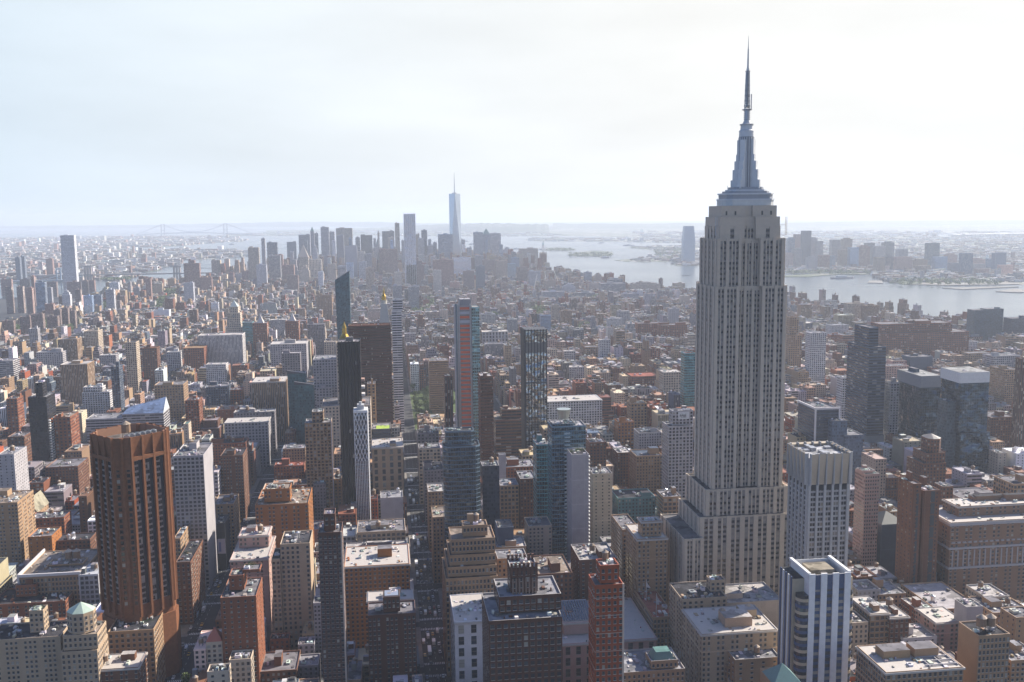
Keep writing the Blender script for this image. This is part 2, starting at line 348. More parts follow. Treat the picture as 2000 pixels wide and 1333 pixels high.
def windows(root, off, faces, style, rnd, lim=100, frac=None):
    """real windows on the faces turned to the camera: the largest 'lim' as parts, the rest as one part"""
    bay, fh, _ = ST[style]
    ww, wh = frac or {'P': (.46, .55), 'Q': (.5, .5), 'L': (.66, .6), 'S': (.6, .6), 'T': (.25, .4), 'V': (.55, .6), 'O': (.5, .55), 'A': (.45, .7)}[style]
    bay *= rnd.uniform(.85, 1.2); fh *= rnd.uniform(.95, 1.12); skip = rnd.choice([0, 3, 3, 4, 5]) if style in 'PQTO' else 0
    items = []
    for a, b, z0, z1 in faces:
        L = math.dist(a, b)
        if L < 4: continue
        nx, ny = (b[1] - a[1]) / L, -(b[0] - a[0]) / L
        mx, my = (a[0] + b[0]) / 2, (a[1] + b[1]) / 2
        if nx * (CAM[0] - mx) + ny * (CAM[1] - my) <= 0: continue
        nu = max(1, round(L / bay)); cw = L / nu; nv = int((z1 - z0 - 1.6) / fh)
        for i in range(nu):
            if skip and nu > 5 and i % skip == skip - 1: continue
            t = (i + .5) / nu; x, y = a[0] + (b[0] - a[0]) * t, a[1] + (b[1] - a[1]) * t
            for j in range(nv):
                z = z1 - 1.4 - (j + 1) * fh + fh * (1 - wh) * .5
                p = proj(x, y, z)
                vis = p and -20 < p[0] < 2020 and -20 < p[1] < 1350
                items.append((0 if vis else 1, -(abs(nx * (CAM[0] - x) + ny * (CAM[1] - y)) / ((CAM[0] - x) ** 2 + (CAM[1] - y) ** 2 + (CAM[2] - z) ** 2) ** 1.5), x, y, z, math.atan2(nx, -ny), min(ww * bay, cw * .85)))
    items.sort()
    rest = MB()
    for q, (_, _, x, y, z, ang, w_) in enumerate(items):
        k = rnd.choices((0, 1, 2, 3), (6, 2, .3 if style in 'AS' else 1, 3))[0]
        me = window_mesh(round(w_, 1), fh * wh, k)
        if q < lim:
            o = bpy.data.objects.new('window', me); COL.objects.link(o); o.parent = root
            o.location = (x - off[0], y - off[1], z - off[2]); o.rotation_euler = (0, 0, ang); WSTAT[0] += 1
        else:
            ca, sa = math.cos(ang), math.sin(ang); a = w_ / 2; h_ = fh * wh
            T = lambda u, d: (x + u * ca + d * -sa * -1 * -1, y + u * sa - d * ca * -1 * -1)
            def T(u, d): return (x + u * ca + d * sa, y + u * sa - d * ca)
            A, B_ = T(-a, .06), T(a, .06)
            rest.poly([(*A, z), (*B_, z), (*B_, z + h_), (*A, z + h_)], GLASSW[k])
            A, B_ = T(-a - .1, .2), T(a + .1, .2)
            rest.poly([(*A, z - .2), (*B_, z - .2), (*B_, z), (*A, z)], PAINT, (.42, .4, .36))
    if rest.f: tag(rest.build('windows', root, off), kind='stuff')
def building(name, cat, label, tiers, style, col, rcol, feats='', seed=0, W=False, group=None, short=None, cop=None, blank='', fp=True, cornice=None, lim=100):
    """tiers: (polygon, z0, z1). One Empty with wall, roof, cornice, window and rooftop parts."""
    rnd = random.Random(seed); col, rcol = C_(col), C_(rcol)
    x0, x1, y0, y1 = bbox(tiers[0][0]); off = ((x0 + x1) / 2, (y0 + y1) / 2, 0)
    root = empty(name, off, label, cat, group)
    if tiers[0][0][0][1] > 1200 and not W: style = {'P': 'O', 'Q': 'S'}.get(style, style)
    wm, rm = MB(), MB(); faces = []
    for P, z0, z1 in tiers:
        n = len(P)
        for i in range(n):
            a, b = P[i], P[(i + 1) % n]
            south = (b[0] - a[0]) < -1 and abs(b[1] - a[1]) < .5
            bl = 'NEWS'[{0: 0, 1: 2, 2: 3, 3: 1}[i]] in blank if n == 4 else False
            geo = W and not south and not bl
            wm.wall(a, b, z0, z1, 'B' if geo else style, col, blank=bl or geo)
            if geo: faces.append((a, b, z0, z1))
        rm = MB(); roof_mb(rm, P, z1, rcol, C_(cop) if cop else tuple(min(.8, c * 1.25 + .05) for c in col))
        rm.build('roof', root, off); OCC.prism(P, z0, z1, ROOF, (0, 0, 0))
        if fp and z0 < 5: ALLFP.append((*bbox(P), z1))
        if cornice:
            cm = MB(); cx = (bbox(P)[0] + bbox(P)[1]) / 2; cy = (bbox(P)[2] + bbox(P)[3]) / 2
            r = max(math.dist(p, (cx, cy)) for p in P); k = 1 + 1.0 / r
            cm.prism([(cx + (x - cx) * k, cy + (y - cy) * k) for x, y in P], z1 - 1.6, z1 - .5, PAINT, C_(cornice), bottom=True)
            cm.build('cornice', root, off)
    wm.build('wall', root, off)
    if W: windows(root, off, faces, style, rnd, lim)
    if tiers[0][0][0][1] < 1650:     # hatches, vents and ducts that every roof carries
        for P_, a_, z_ in tiers[:2]:
            bx = bbox(P_); nv = int(min(46, max(10, (bx[1] - bx[0]) * (bx[3] - bx[2]) / 38))) if W else 9
            for q in range(nv):
                e = rnd.uniform(.6, 2.2); x = rnd.uniform(bx[0] + 1, bx[1] - 3.2); y = rnd.uniform(bx[2] + 1, bx[3] - 3.2)
                if (bx[1] - bx[0]) < 7 or (bx[3] - bx[2]) < 7: break
                if len(tiers) > 1 and P_ is tiers[0][0]:
                    b2 = bbox(tiers[1][0])
                    if b2[0] - e < x < b2[1] and b2[2] - 2 * e < y < b2[3]: continue
                m = MB(); m.box(x, x + e, y, y + e * rnd.choice([.6, 1, 2]), z_ - 1, z_ - 1 + rnd.uniform(.4, 1.7), PAINT, jit(rnd.choice([(.5, .5, .5), (.12, .12, .12), col, (.3, .28, .26), (.6, .58, .55)]), rnd, .3)); m.build('vent', root, off)
    if W and cornice and style in 'PVLO' :
        for fz in rnd.sample([.25, .45, .62, .8], 2):
            P_, a_, z_ = tiers[0]; b = bbox(P_); m = MB(); zz = z_ * fz; m.box(b[0] - .25, b[1] + .25, b[2] - .25, b[3] + .25, zz, zz + .7, PAINT, tuple(min(.7, v * 1.25) for v in col)); m.build('belt_course', root, off)
    P, z0, z1 = tiers[-1]
    feats_on(root, off, P, z1 - 1, feats, rnd, col, rcol)
    if len(tiers) > 1 and feats:
        P2, _, zz = tiers[0]; q = bbox(P2); p = bbox(P)
        feats_on(root, off, P2, zz - 1, 'a2', rnd, col, rcol)
    if short: LAND.append((short, *[(p + q) / 2 for p, q in ((bbox(P)[0], bbox(P)[1]), (bbox(P)[2], bbox(P)[2]))], z1))
    return root, off
def tier(xl, xr, yt, q, D, Y=None):
    """a box whose north face spans xl..xr at picture row yt; q = its height (under 400) or its distance"""
    if Y is None:
        if q >= 400: Y = q
        else: Y = atZ((xl + xr) / 2, yt, q)[1]
    X0, Z0 = atY(xl, yt, Y); X1, Z1 = atY(xr, yt, Y)
    return X0, X1, Y, Y + D, (Z0 + Z1) / 2
# ---------------------------------------------------------------- buildings read off the photograph
# name | category | label | style | wall | roof | rooftop parts | flags | blank sides | tiers | short name
BD = [
# ---- nearest, bottom edge, left to right
('apartment_building','apartment building','beige brick apartment block at the bottom left corner with window air conditioners','Q','beige','droof','g2 a4','W','',[(-30,118,1247,60,26),(56,84,1193,8,9)],'beige corner block'),
('apartment_building','apartment building','tan stepped prewar building topped by a pale green octagonal roof','P','beige','troof','a2','WJ','',[(118,190,1272,55,24),(122,190,1240,2,20),(125,178,1200,3,15)],'green-capped stepped building'),
('apartment_building','apartment building','beige prewar block with a jagged parapet behind the white roofed arched building','P','tan','droof','g1 a3 b1','W','',[(210,300,1232,48,30)],''),
('apartment_building','apartment building','brick building with white roof, arched top windows and two rooftop tanks','P','brown','wroof','t1 b1 a4','Wc','',[(174,270,1306,40,22)],''),
('terraced_building','apartment building','dark red brick building of stepped terraces at the left edge','P','brick','droof','a3 b1','W','',[(-20,128,1178,28,34),(30,70,1143,14,16)],''),
('office_building','office building','wide low tan building with a big bare flat roof and two brown tanks','V','tan','troof','a3','WK','',[(35,156,1125,42,62),(91,162,1102,22,14)],'wide flat-roofed tan building'),
('apartment_tower','apartment tower','tan brick apartment tower cut by the left edge with a sunlit side','Q','tan','troof','a2 b1','W','',[(-40,34,983,76,40)],''),
('brick_building','brick building','blank orange brick building beside the brown octagonal tower','T','orange','groof','a3','','',[(54,101,1048,48,26)],''),
('brick_building','brick building','small brown building carrying a row of three grey tanks','P','brown','droof','p3','','',[(104,176,1055,40,20)],''),
('brick_building','brick building','low brick building under the sunlit side of the left edge tower','P','brick','groof','t1 a3','','',[(55,125,1012,36,22)],''),
('slab_building','office building','white office slab with a grid of square windows behind the brown octagonal tower','S','lgray','groof','t1 a4 b1','W','W',[(338,397,890,120,46)],'white square-windowed slab'),
('office_building','office building','cream sided office block with white roof just right of the brown octagonal tower','P','tan','groof','a3','W','',[(339,352,1052,60,50)],''),
('office_building','office building','long brown block lining the avenue beside the brown octagonal tower','P','brown','droof','g1','W','',[(343,372,1098,52,55)],''),
('billboard_building','building','narrow dark building carrying a pale wall billboard','B','dark','droof','a1','Z','',[(419,439,1022,45,26)],''),
('office_building','office building','dark brown brick block with a cluster of rooftop penthouses left of the avenue canyon','P','brown','droof','t1 b1 a3','W','',[(430,474,890,72,36)],''),
('loft_building','loft building','wide purple brown brick block with a white lined roof behind the white slab','P','brick','droof','t2 b2 a2','','',[(408,480,866,62,26)],''),
('loft_building','loft building','tan roofed loft with one brown tank beside the white slab','P','tan','groof','t1 b1','W','',[(416,456,985,52,34)],''),
('office_building','office building','orange brick office block with blue bands and a stepped sunny crown','P','orange','troof','a5','W','',[(498,602,985,75,50),(515,566,955,8,18)],'orange banded office block'),
('mansion_building','hotel','ornate grey white building with scalloped parapets and a railed roof','P','pink','groof','b1 a4 t1','Wc','',[(449,523,1092,70,52),(466,524,1046,26,22)],'scalloped white building'),
('office_building','office building','tall beige office with four columns of paired windows and a domed roof vent','P','beige','droof','p1 a2','W','W',[(530,547,1092,76,24),(547,605,1062,2,30)],'tall beige office'),
('apartment_tower','apartment tower','tall dark red brick apartment tower with thin pale floor lines','Q','dbrown','groof','a1','WX','',[(621,667,1040,130,20),(632,654,1004,3,12)],'dark red striped tower'),
('brick_tower','apartment building','stepped orange brown apartment building with a planted roof terrace by the avenue','T','brick','groof','g2 a1','W','',[(430,500,1166,78,34),(447,476,1124,12,14),(474,508,1128,16,12)],'stepped brown apartments'),
('apartment_building','apartment building','small cream tower crowned by a red pyramid roof','P','cream','troof','','WY','',[(402,434,1254,48,10)],'red pyramid tower'),
('apartment_building','apartment building','cream stepped block with a dark sunken roof at the bottom edge','T','cream','droof','d1','W','',[(404,446,1311,52,10)],''),
('apartment_building','apartment building','cream terraces right of the small red pyramid tower','P','cream','troof','a2','W','',[(447,490,1288,42,14)],''),
('townhouse','low building','dark red gabled townhouse in the shade left of the dark red striped tower','P','brick','droof','','','',[(527,565,1248,26,10)],''),
('townhouse','low building','grey townhouse with arched dormers in the shaded courtyard','P','lgray','groof','a1','','',[(582,614,1258,26,12)],''),
('low_building','low building','low dark building with a bare grey roof beside the stepped brown apartments','P','brown','groof','b1 a1','','',[(508,580,1310,24,30)],''),
('low_building','low building','small box of pale roof in front of the dark red striped tower','P','gray','sroof','a1','','',[(582,622,1300,22,18)],''),
('apartment_building','apartment building','narrow grey apartment block pressed against the dark red striped tower','Q','lgray','groof','a1','W','',[(612,626,1178,50,14)],''),
('office_building','office building','curved orange brown brick office with a pale glazed top floor','P','orange','groof','a4 b1','Wc','',[(672,800,1104,68,44)],'curved orange office'),
('apartment_building','apartment building','dark maroon brick block with a metal topped penthouse at the bottom edge','P','dbrown','groof','a2','WH','',[(718,812,1200,70,22),(748,781,1166,4,12)],'maroon block'),
('mansion_building','apartment building','cream ornate roof parapets peeping behind the maroon block','P','cream','wroof','a3 b1','c','',[(718,806,1172,58,18)],''),
('office_building','office building','wide cream office with two rows of dark windows below white roof clutter','L','beige','groof','t1 a5 b1','W','',[(697,792,1038,52,34)],''),
('loft_building','loft building','low loft with white painted roof boxes above the curved orange office','P','gray','wroof','a5 b2','','',[(675,795,1068,46,14)],''),
('brick_building','brick building','small red building right of the foot of the lattice tower','P','red','droof','t1','','',[(720,737,975,44,16)],''),
('blank_building','building','pale building with a blank white end wall beside the central avenue','B','lgray','sroof','a3 p1','','',[(743,787,972,60,24)],'blank white building'),
('loft_building','loft building','limestone loft with a colonnade of tall arches beside the white lattice tower','A','beige','groof','a3 b1','Wc','',[(726,787,874,76,44)],'arched limestone loft'),
('limestone_building','office building','pale limestone office with wide brown roof holding satellite dishes','A','white','troof','d3 a3','Wc','',[(888,962,1213,64,46)],'pale dish-roofed office'),
('brown_tower','office building','massive dark brown brick office with a crenellated square tower on its roof','S','dbrown','sroof','a5','WQ','',[(955,1098,1209,118,38),(975,1096,1163,9,26),(997,1050,1108,14,14)],'massive dark brown office'),
('stepped_office','office building','golden tan stepped office whose setbacks climb beside the central avenue','V','tan','troof','t1 b1 a3','W','',[(870,972,1128,72,44),(874,970,1106,3,40),(878,968,1083,6,34),(881,967,1052,9,28),(904,952,1026,14,12)],'golden stepped office'),
('office_building','office building','dark grey blank box beside the top of the golden stepped office','B','slate','troof','','','',[(972,1003,1030,74,20)],''),
('office_building','office building','tan office with white painted roof right of the golden stepped office','P','tan','wroof','a3 b1','','',[(970,1028,1068,60,26)],''),
('office_building','office building','tan gothic office with pale pointed parapet behind the crenellated tower','P','tan','sroof','a2','','',[(972,1030,1090,70,20)],''),
('library_building','building','beige arcaded public building with a glass skylight roof left of the slim red tower','A','pink','groof','a4 b1','WcL','',[(1099,1282,1252,34,72),(1101,1160,1215,14,30)],'arcaded beige building'),
('brick_tower','apartment tower','slim bright red brick tower with pale floor bands and rooftop tank','P','red','groof','t1','WX','',[(1162,1218,1142,135,16),(1172,1209,1104,2,10)],'slim red tower'),
('apartment_building','apartment building','brown brick pair of blocks with white roofs behind the slim red tower','T','brown','wroof','b1 a2 t1','W','',[(1132,1205,1092,62,36)],''),
('loft_building','loft building','dark loft with a tan flat roof and black bulkhead right of the crenellated tower','P','brown','troof','b1 a4','','',[(1051,1118,1120,60,40)],''),
('loft_building','loft building','pale ornate loft front with small windows below the glass balcony tower','P','cream','groof','a3','W','',[(1032,1078,1027,56,26)],''),
('hotel_building','apartment building','tan building crowned by a green copper mansard at the bottom edge','P','tan','sroof','a4','WG','',[(1215,1338,1310,50,30),(1272,1324,1290,2,14)],'green mansard building'),
('bank_building','office building','low brown building with a dark red roof and two flagpoles','V','tan','rroof','a1','WF','',[(1276,1319,1205,42,56)],''),
('office_building','office building','large tan office with an arcaded top floor under a white cluttered roof','P','beige','wroof','t2 a8 b2','Wc','',[(1371,1518,1234,62,40)],'large arcaded tan office'),
('office_building','office building','tan block with a square chimney tower in front of the skyscraper','P','beige','droof','a2','W','',[(1332,1420,1168,66,30),(1388,1417,1133,12,9)],''),
('office_building','office building','broad white roofed block between the skyscraper and the blue striped tower','B','cream','wroof','a5 b1','','',[(1419,1528,1175,56,34)],''),
('apartment_building','apartment building','yellow tan building with orange roof decking at the foot of the blue striped tower','T','tan','sroof','t1 a3','W','',[(1436,1524,1286,50,26)],''),
('apartment_building','apartment building','narrow terraced building with plants on its setbacks at the bottom edge','P','tan','troof','g1','W','',[(1420,1440,1300,42,20)],''),
('low_building','low building','white roofed low building at the bottom edge left of the green gable','T','cream','wroof','a3','','',[(1426,1530,1327,34,16)],''),
('apartment_tower','apartment tower','pink and brown striped apartment tower behind the angular crowned tower','Q','pink','wroof','b1 a1','W','',[(1690,1718,926,803,18),(1684,1709,924,4,10)],'pink striped tower'),
('dark_building','office building','very dark green black building with a low pyramid roof','B','slate','droof','','M','',[(1722,1772,1024,803,30)],''),
('brick_slab','apartment building','first of two tall brown slabs with a dark window strip, the left one','T','brown','groof','a1 b1','I','',[(1784,1800,945,735,22)],''),
('brick_slab','apartment building','right one of two tall brown slabs with a dark window strip','T','brown','groof','a2 b1','I','',[(1803,1836,958,738,24)],'brown slab pair'),
('brick_slab','apartment building','shorter brown block with light roof right of the two tall brown slabs','P','brown','wroof','a1','','',[(1841,1862,950,785,12)],''),
('hotel','hotel','vast brown brick hotel banded with white ornament at the right edge','P',(.24,.14,.09),'droof','a6 b3','WcE','',[(1857,2045,1016,738,46),(1872,2045,985,14,22)],'vast white-banded hotel'),
('setback_tower','apartment building','brown stepped tower with an octagonal lantern between the mirror glass towers','P','brown','groof','','J','',[(1794,1850,960,940,40),(1804,1848,905,4,32),(1810,1846,885,6,26),(1816,1843,858,8,20)],'brown lantern tower'),
('mirror_tower','glass tower','mirror glass tower with a plain grey mechanical crown','M','bglass','groof','b1 a4','*','',[(1799,1838,757,1180,56),(1799,1838,735,-.6,57)],'grey-crowned mirror tower'),
('mirror_tower','glass tower','mirror glass tower capped by a white box near the right edge','M','bglass','sroof','a3','*','',[(1877,1934,846,1100,50),(1877,1932,748,2,40),(1876,1933,728,1.5,41)],'white-capped mirror tower'),
('glass_tower','glass tower','lower blue glass wing on the left of the white capped mirror tower','D','glass','groof','a1','','',[(1851,1876,784,1110,20)],''),
('office_tower','office tower','tall dark ribbon windowed tower rising from a pale stone base','R','slate','groof','','*','',[(1688,1726,850,1230,54),(1698,1731,678,-2,60),(1698,1716,640,3,40)],'dark ribbon tower'),
('hotel_tower','hotel','slim white hotel tower with a black dot grid of windows','S','white','lgray','t2','','',[(1583,1614,650,110,20)],'slim white tower'),
('office_tower','office building','dark slab framed by white edges right of the skyscraper','N','slate','groof','a4','K','',[(1593,1640,800,105,46)],''),
('office_building','office building','grey mechanical topped glass building below the dark ribbon tower','D','blueg','sroof','a3','','',[(1650,1686,850,78,34),(1626,1655,822,2,18)],''),
('apartment_tower','apartment tower','narrow white and black apartment tower left of the dark ribbon tower','S','white','droof','a1','','',[(1646,1663,738,90,18)],''),
('concrete_tower','apartment tower','unfinished white concrete tower with blue netting between the dark towers','S','lgray','sroof','b1','','',[(1740,1757,748,100,18)],''),
('apartment_building','low building','cream windowless building at the right edge beside the white capped mirror tower','T','cream','wroof','a1','','',[(1950,1967,885,40,20)],''),
('office_building','office building','broad brown brick office behind the white capped mirror tower','P','brown','groof','a3 b1','','',[(1936,1984,815,60,40)],''),
('office_building','office building','pale fronted office with green trim at the right edge above the hotel','L','tan','groof','b1 a1','','',[(1980,2030,945,70,30)],''),
('edge_tower','office tower','dark tower with a pale stripe cut by the right edge','V','brown','droof','a1','','',[(1994,2040,700,1150,10)],'right edge dark tower'),
('long_building','building','long low building with a dark red roof band in front of the mirror towers','B','lgray','groof','a4 b1','','',[(1885,1960,975,36,40)],''),
('office_building','office building','wide tan office with grey flat roof and steel roof frames at the bottom edge','V','tan','groof','a5 b2','WcU','',[(1731,1882,1308,72,34)],'steel-framed roof office'),
('apartment_tower','apartment building','tan building with dark window stripes and twin tanks near the bottom right corner','V','tan','droof','a1','WN','E',[(1912,1973,1240,80,20)],'twin-tank tan building'),
('loft_building','loft building','white roofed tan loft with three window bays right of the blue striped tower','L','tan','wroof','a5 b1','Wc','',[(1700,1738,1198,52,30)],''),
('loft_building','loft building','red brown loft joined to the right of a tan loft','P','brown','wroof','a3 b1 t1','Wc','',[(1738,1776,1205,50,26)],''),
('loft_building','loft building','cream corner loft pressed behind the blue striped tower','P','cream','groof','a2','W','',[(1660,1696,1216,48,20)],''),
('low_building','low building','plain building with a small white rooftop box above the red brown loft','P','tan','sroof','b1','','',[(1716,1770,1160,40,24)],''),
('low_building','low building','pale building with open roof beams beside the pink striped tower','P','lgray','groof','a2','','',[(1676,1720,1152,44,20)],''),
('hall_building','low building','broad low hall with a lilac grey flat roof right of centre of the bottom rooftops','P','tan','lgray','a4 p1','','',[(1830,1915,1188,38,50)],'lilac-roofed hall'),
('loft_building','loft building','brick fronted loft with pink arches below the lilac roofed hall','P','pink','wroof','a1','Wc','',[(1828,1883,1215,42,26)],''),
('brick_building','brick building','dark brick building with fire escapes left of the pink arched loft','P','brick','wroof','a3 b1','W','',[(1794,1828,1193,40,24)],''),
('low_building','low building','white walled low building just above the steel framed roof','T','white','wroof','a2 b1','','',[(1764,1830,1245,36,22)],''),
('loft_building','loft building','cream loft with a white roof at the upper right of the bottom rooftops','L','cream','wroof','a3 t1','W','',[(1925,1972,1165,46,24)],''),
('loft_building','loft building','white box building with a lower white shed beside the lilac roofed hall','B','lgray','wroof','a1','','',[(1888,1920,1185,56,14)],''),
('low_building','low building','low roof with tanks and a grey hut at the right edge','P','tan','groof','b1 a4 t1','','',[(1940,2015,1195,44,30)],''),
('brick_building','brick building','orange tan wall rising at the right edge below the white roofs','T','tan','groof','a1','','',[(1985,2030,1205,70,16)],''),
('low_building','low building','dark stepped building in the bottom right corner','Q','tan','sroof','a2 b1','W','',[(1975,2040,1288,58,24)],''),
# ---- centre, along the avenue
('glass_tower','glass tower','dark faceted glass tower with a boxy black crown beside the central avenue','G',(.07,.10,.13),'droof','a3','OT','',[(866,938,872,128,26),(870,926,842,4,16)],'boxy-crowned glass tower'),
('slate_tower','office tower','slate blue narrow tower standing just right of the boxy crowned glass tower','D','slate','sroof','t1 a2','','',[(942,975,910,105,18)],'slate narrow tower'),
('office_building','office building','tan office with pale bays and a dark setback below the orange barriers','L','tan','sroof','a4','','',[(977,1013,948,64,26)],''),
('apartment_building','apartment building','narrow brown brick pair left of the glass balcony tower','P','brown','sroof','a2','','',[(1016,1047,935,70,30)],''),
('loft_building','loft building','broad roof fenced with orange barriers behind the narrow brown pair','P','brick','sroof','a4 b1','','',[(978,1046,912,64,30)],''),
('concrete_building','building','tall blank concrete elevator block right of the slate narrow tower','B','lgray','sroof','','','',[(975,988,888,80,8)],''),
('office_building','office building','wide brown office with regular ribbon rows between the striped tower and the black ribbed tower','R','brown','troof','b1 a1','','',[(968,1018,820,84,40),(980,1018,800,8,18)],'wide brown ribbon office'),
('apartment_tower','apartment tower','brown balconied apartment tower right behind the orange striped tower','N','brown','lgray','b1','','',[(938,963,735,150,26)],'brown balconied tower'),
('apartment_tower','apartment tower','dark brown tower edge showing left of the orange striped tower','V','dbrown','droof','','','',[(868,884,735,145,18)],''),
('office_tower','office building','grey brown office with fine vertical ribs left of the orange striped tower','N','tan','groof','a2','','',[(838,876,705,95,34)],'fine ribbed office'),
('wide_building','office building','broad white office with rows of small dark windows right of the black ribbed tower','S','white','droof','a6 g2','c','',[(1068,1176,783,72,40)],'broad white office'),
('glass_tower','glass tower','left pale green wing of the glass balcony tower with a rooftop tank','G','teal','sroof','t1 b1','','',[(1048,1078,868,118,22)],''),
('glass_tower','glass tower','pale blue glass balcony tower with a rooftop cup on struts','G','glass','sroof','a2','WV','',[(1078,1144,832,140,24),(1080,1124,828,1,20)],'glass balcony tower'),
('slab_tower','apartment tower','blank white end wall of a balconied tower joined to the glass balcony tower','B','lgray','droof','g3','Q','',[(1117,1150,888,122,24)],'blank-walled balcony tower'),
('apartment_building','apartment building','cream stepped wall with sun flecks right of the blank white end wall','T','cream','sroof','t1 a2','','',[(1158,1196,925,80,24)],''),
('apartment_building','apartment building','brown grid building behind the cream stepped wall','P','brown','groof','t2 a2','','',[(1152,1184,864,76,26)],''),
('loft_building','loft building','tan corner loft tower standing alone right of the broad white office','P','tan','droof','b1 a2','','',[(1232,1264,788,72,22)],''),
('brick_building','brick building','orange brown stepped loft left of the tan corner loft tower','P','orange','droof','t1 b1','','',[(1207,1238,824,60,20)],''),
('loft_building','loft building','grey loft with dark rooftop sheds below the tan corner loft tower','P','lgray','droof','a3 b1','','',[(1248,1292,845,58,26)],''),
('loft_building','loft building','pinkish tan loft with a slate mansard left of the white signed hotel','P','tan','slate','a2 b1','','',[(1243,1294,890,62,30)],''),
('brick_building','brick building','dark brown block with bright roof left of the mansard loft','P','brown','wroof','a2','','',[(1206,1233,884,58,24)],''),
('hotel_tower','hotel','grid fronted hotel tower with a white rooftop sign box left of the skyscraper','S','lgray','sroof','a2','A','',[(1306,1354,832,108,24),(1313,1354,802,3,12)],'white signed hotel'),
('loft_building','loft building','small tan loft with a steel tank in front of the white signed hotel','L','tan','sroof','p1 b1 a2','W','',[(1296,1330,970,58,24)],''),
('office_building','office building','orange tan block with a white cube penthouse left of the skyscraper foot','P','tan','troof','a3','Wc','',[(1245,1304,1052,82,36),(1254,1292,1018,5,12)],'cube penthouse block'),
('office_building','office building','tan block with rounded roof corner left of the white cube penthouse','P','tan','groof','a2','W','',[(1216,1250,1034,74,40)],''),
('loft_building','loft building','dark roofed low block with blue green windows above the tan rounded block','P','teal','droof','a3 b1','','',[(1207,1280,972,52,30)],''),
('loft_building','loft building','white ornate loft front with an arcaded crown left of the skyscraper shaft','P','cream','droof','a2','c','',[(1296,1330,727,70,26)],''),
('brick_building','brick building','long red brick building with a terraced red roof left of the white ornate loft','L','brick','rroof','a2','','',[(1234,1286,735,40,40)],''),
('glass_tower','glass tower','teal glass tower under construction touching the left side of the skyscraper','G','teal','rroof','a1','','',[(1337,1358,690,125,18)],''),
# ---- left of the avenue, middle distance
('apartment_tower','apartment tower','dark glass tower with orange and white balconies on its right side, far left','D','dark','sroof','a2','X','',[(54,90,776,110,32),(68,82,748,1,16)],'dark balcony tower at left'),
('apartment_tower','apartment tower','plain pink brick apartment tower right of the dark balcony tower at left','P','brick','troof','b1 a1','','',[(105,137,815,82,34)],'pink brick tower at left'),
('brick_tower','apartment tower','red brick tower with a sunlit blank side left of the dark balcony tower','P','brick','groof','b1','','',[(12,33,779,76,24)],''),
('brick_building','apartment building','dark brick block with grey roof below the dark balcony tower','P','brown','groof','a2','','',[(14,47,853,56,28)],''),
('apartment_tower','apartment tower','pale tower with stacked balconies down its right edge at far left','T','lgray','sroof','t1 a2','','',[(-6,27,888,88,36)],'pale balcony tower'),
('brick_building','apartment building','broad brown brick apartment block with roof gardens right of the pale balcony tower','P','brown','groof','g2 a3','','',[(88,152,912,52,40)],''),
('church','church','stone church with a steep brownish green gable roof at left','T','tan','troof','','r','',[(45,72,1000,30,34)],''),
('college_building','building','long building with a sloping pale blue glass roof above the brown octagonal tower','R','lgray','sroof','','S','',[(167,240,818,48,40),(238,319,808,2,40)],'sloping glass roof'),
('apartment_building','apartment building','white stepped apartment complex above the sloping glass roof','S','white','wroof','a3 b1','','',[(160,214,766,56,26),(162,200,756,8,18)],'white stepped apartments'),
('apartment_tower','apartment tower','slender slate tower with bay windows above the sloping glass roof','Q','slate','groof','b1','','',[(216,232,716,100,22)],'slender slate tower'),
('office_building','apartment building','big brown striped block with a white rooftop box at upper left','V','tan','wroof','b1','','',[(117,170,712,78,42)],'big brown striped block'),
('office_building','office building','tan block with a pilastered top right of the sloping glass roof','P','tan','groof','b1 a3','','',[(301,358,752,70,36)],''),
('apartment_tower','apartment tower','brick tower with white balcony edge right of the sloping glass roof','Q','brick','groof','b1','','',[(361,388,782,84,26)],''),
('apartment_tower','apartment tower','cream narrow building with a green copper cap left of the white slab','T','cream','copper','','','',[(358,368,828,80,16)],''),
('stone_building','office building','white apartment slab with a dense window grid left of the classical loft','S','white','wroof','a2','','',[(402,441,712,60,28)],''),
('glass_building','office building','dark gridded glass building left of the classical loft','S','slate','groof','b1 a3','','',[(402,444,756,66,34)],''),
('classical_building','office building','classical loft with tall dark window bays and a projecting dark cornice','V','tan','sroof','a5 b1','c','',[(492,556,746,88,48)],'classical loft'),
('glass_tower','glass tower','green glass tower with two slanted rooflines beside the classical loft','D','teal','sroof','','s','',[(561,596,730,122,20),(575,612,752,-14,18)],'slanted green glass tower'),
('office_tower','office building','tall beige stone block with plain windows left of the black tower','P','lgray','sroof','a2 b1','','',[(611,657,702,118,46),(617,648,757,-8,10)],'tall beige stone block'),
('apartment_tower','apartment tower','gridded grey glass tower with a bright white right edge','S','tan','sroof','a1','X','',[(595,646,826,118,22),(609,631,804,4,14)],'white-edged gridded tower'),
('office_building','office building','long grey building with a round arched window row and white roof','P','lgray','wroof','a4','c','',[(438,523,825,60,32)],'arched-row grey building'),
('loft_building','loft building','white roofed loft with machinery behind the arched row grey building','P','gray','wroof','a5 t1 b1','','',[(456,536,805,60,20)],''),
('brick_building','brick building','row of red roofed low buildings left of the gridded tower','P','brick','rroof','b1 a1','','',[(535,594,910,42,20)],''),
('loft_building','loft building','loft with a dish covered roof above the red roofed row','P','tan','sroof','d1 a5','','',[(552,596,876,54,20)],''),
('loft_building','loft building','grey loft with twin tanks in front of the gridded tower','P','gray','groof','t2 a3','','',[(612,636,945,58,26)],''),
('office_building','office building','white ribbon windowed block at the far left edge with a sunlit side','R','lgray','groof','a2','','',[(-10,25,705,62,34)],''),
('apartment_tower','apartment tower','tall cream apartment tower standing above the low houses at upper left','Q','cream','droof','b1','','',[(244,265,669,104,26)],'tall cream tower'),
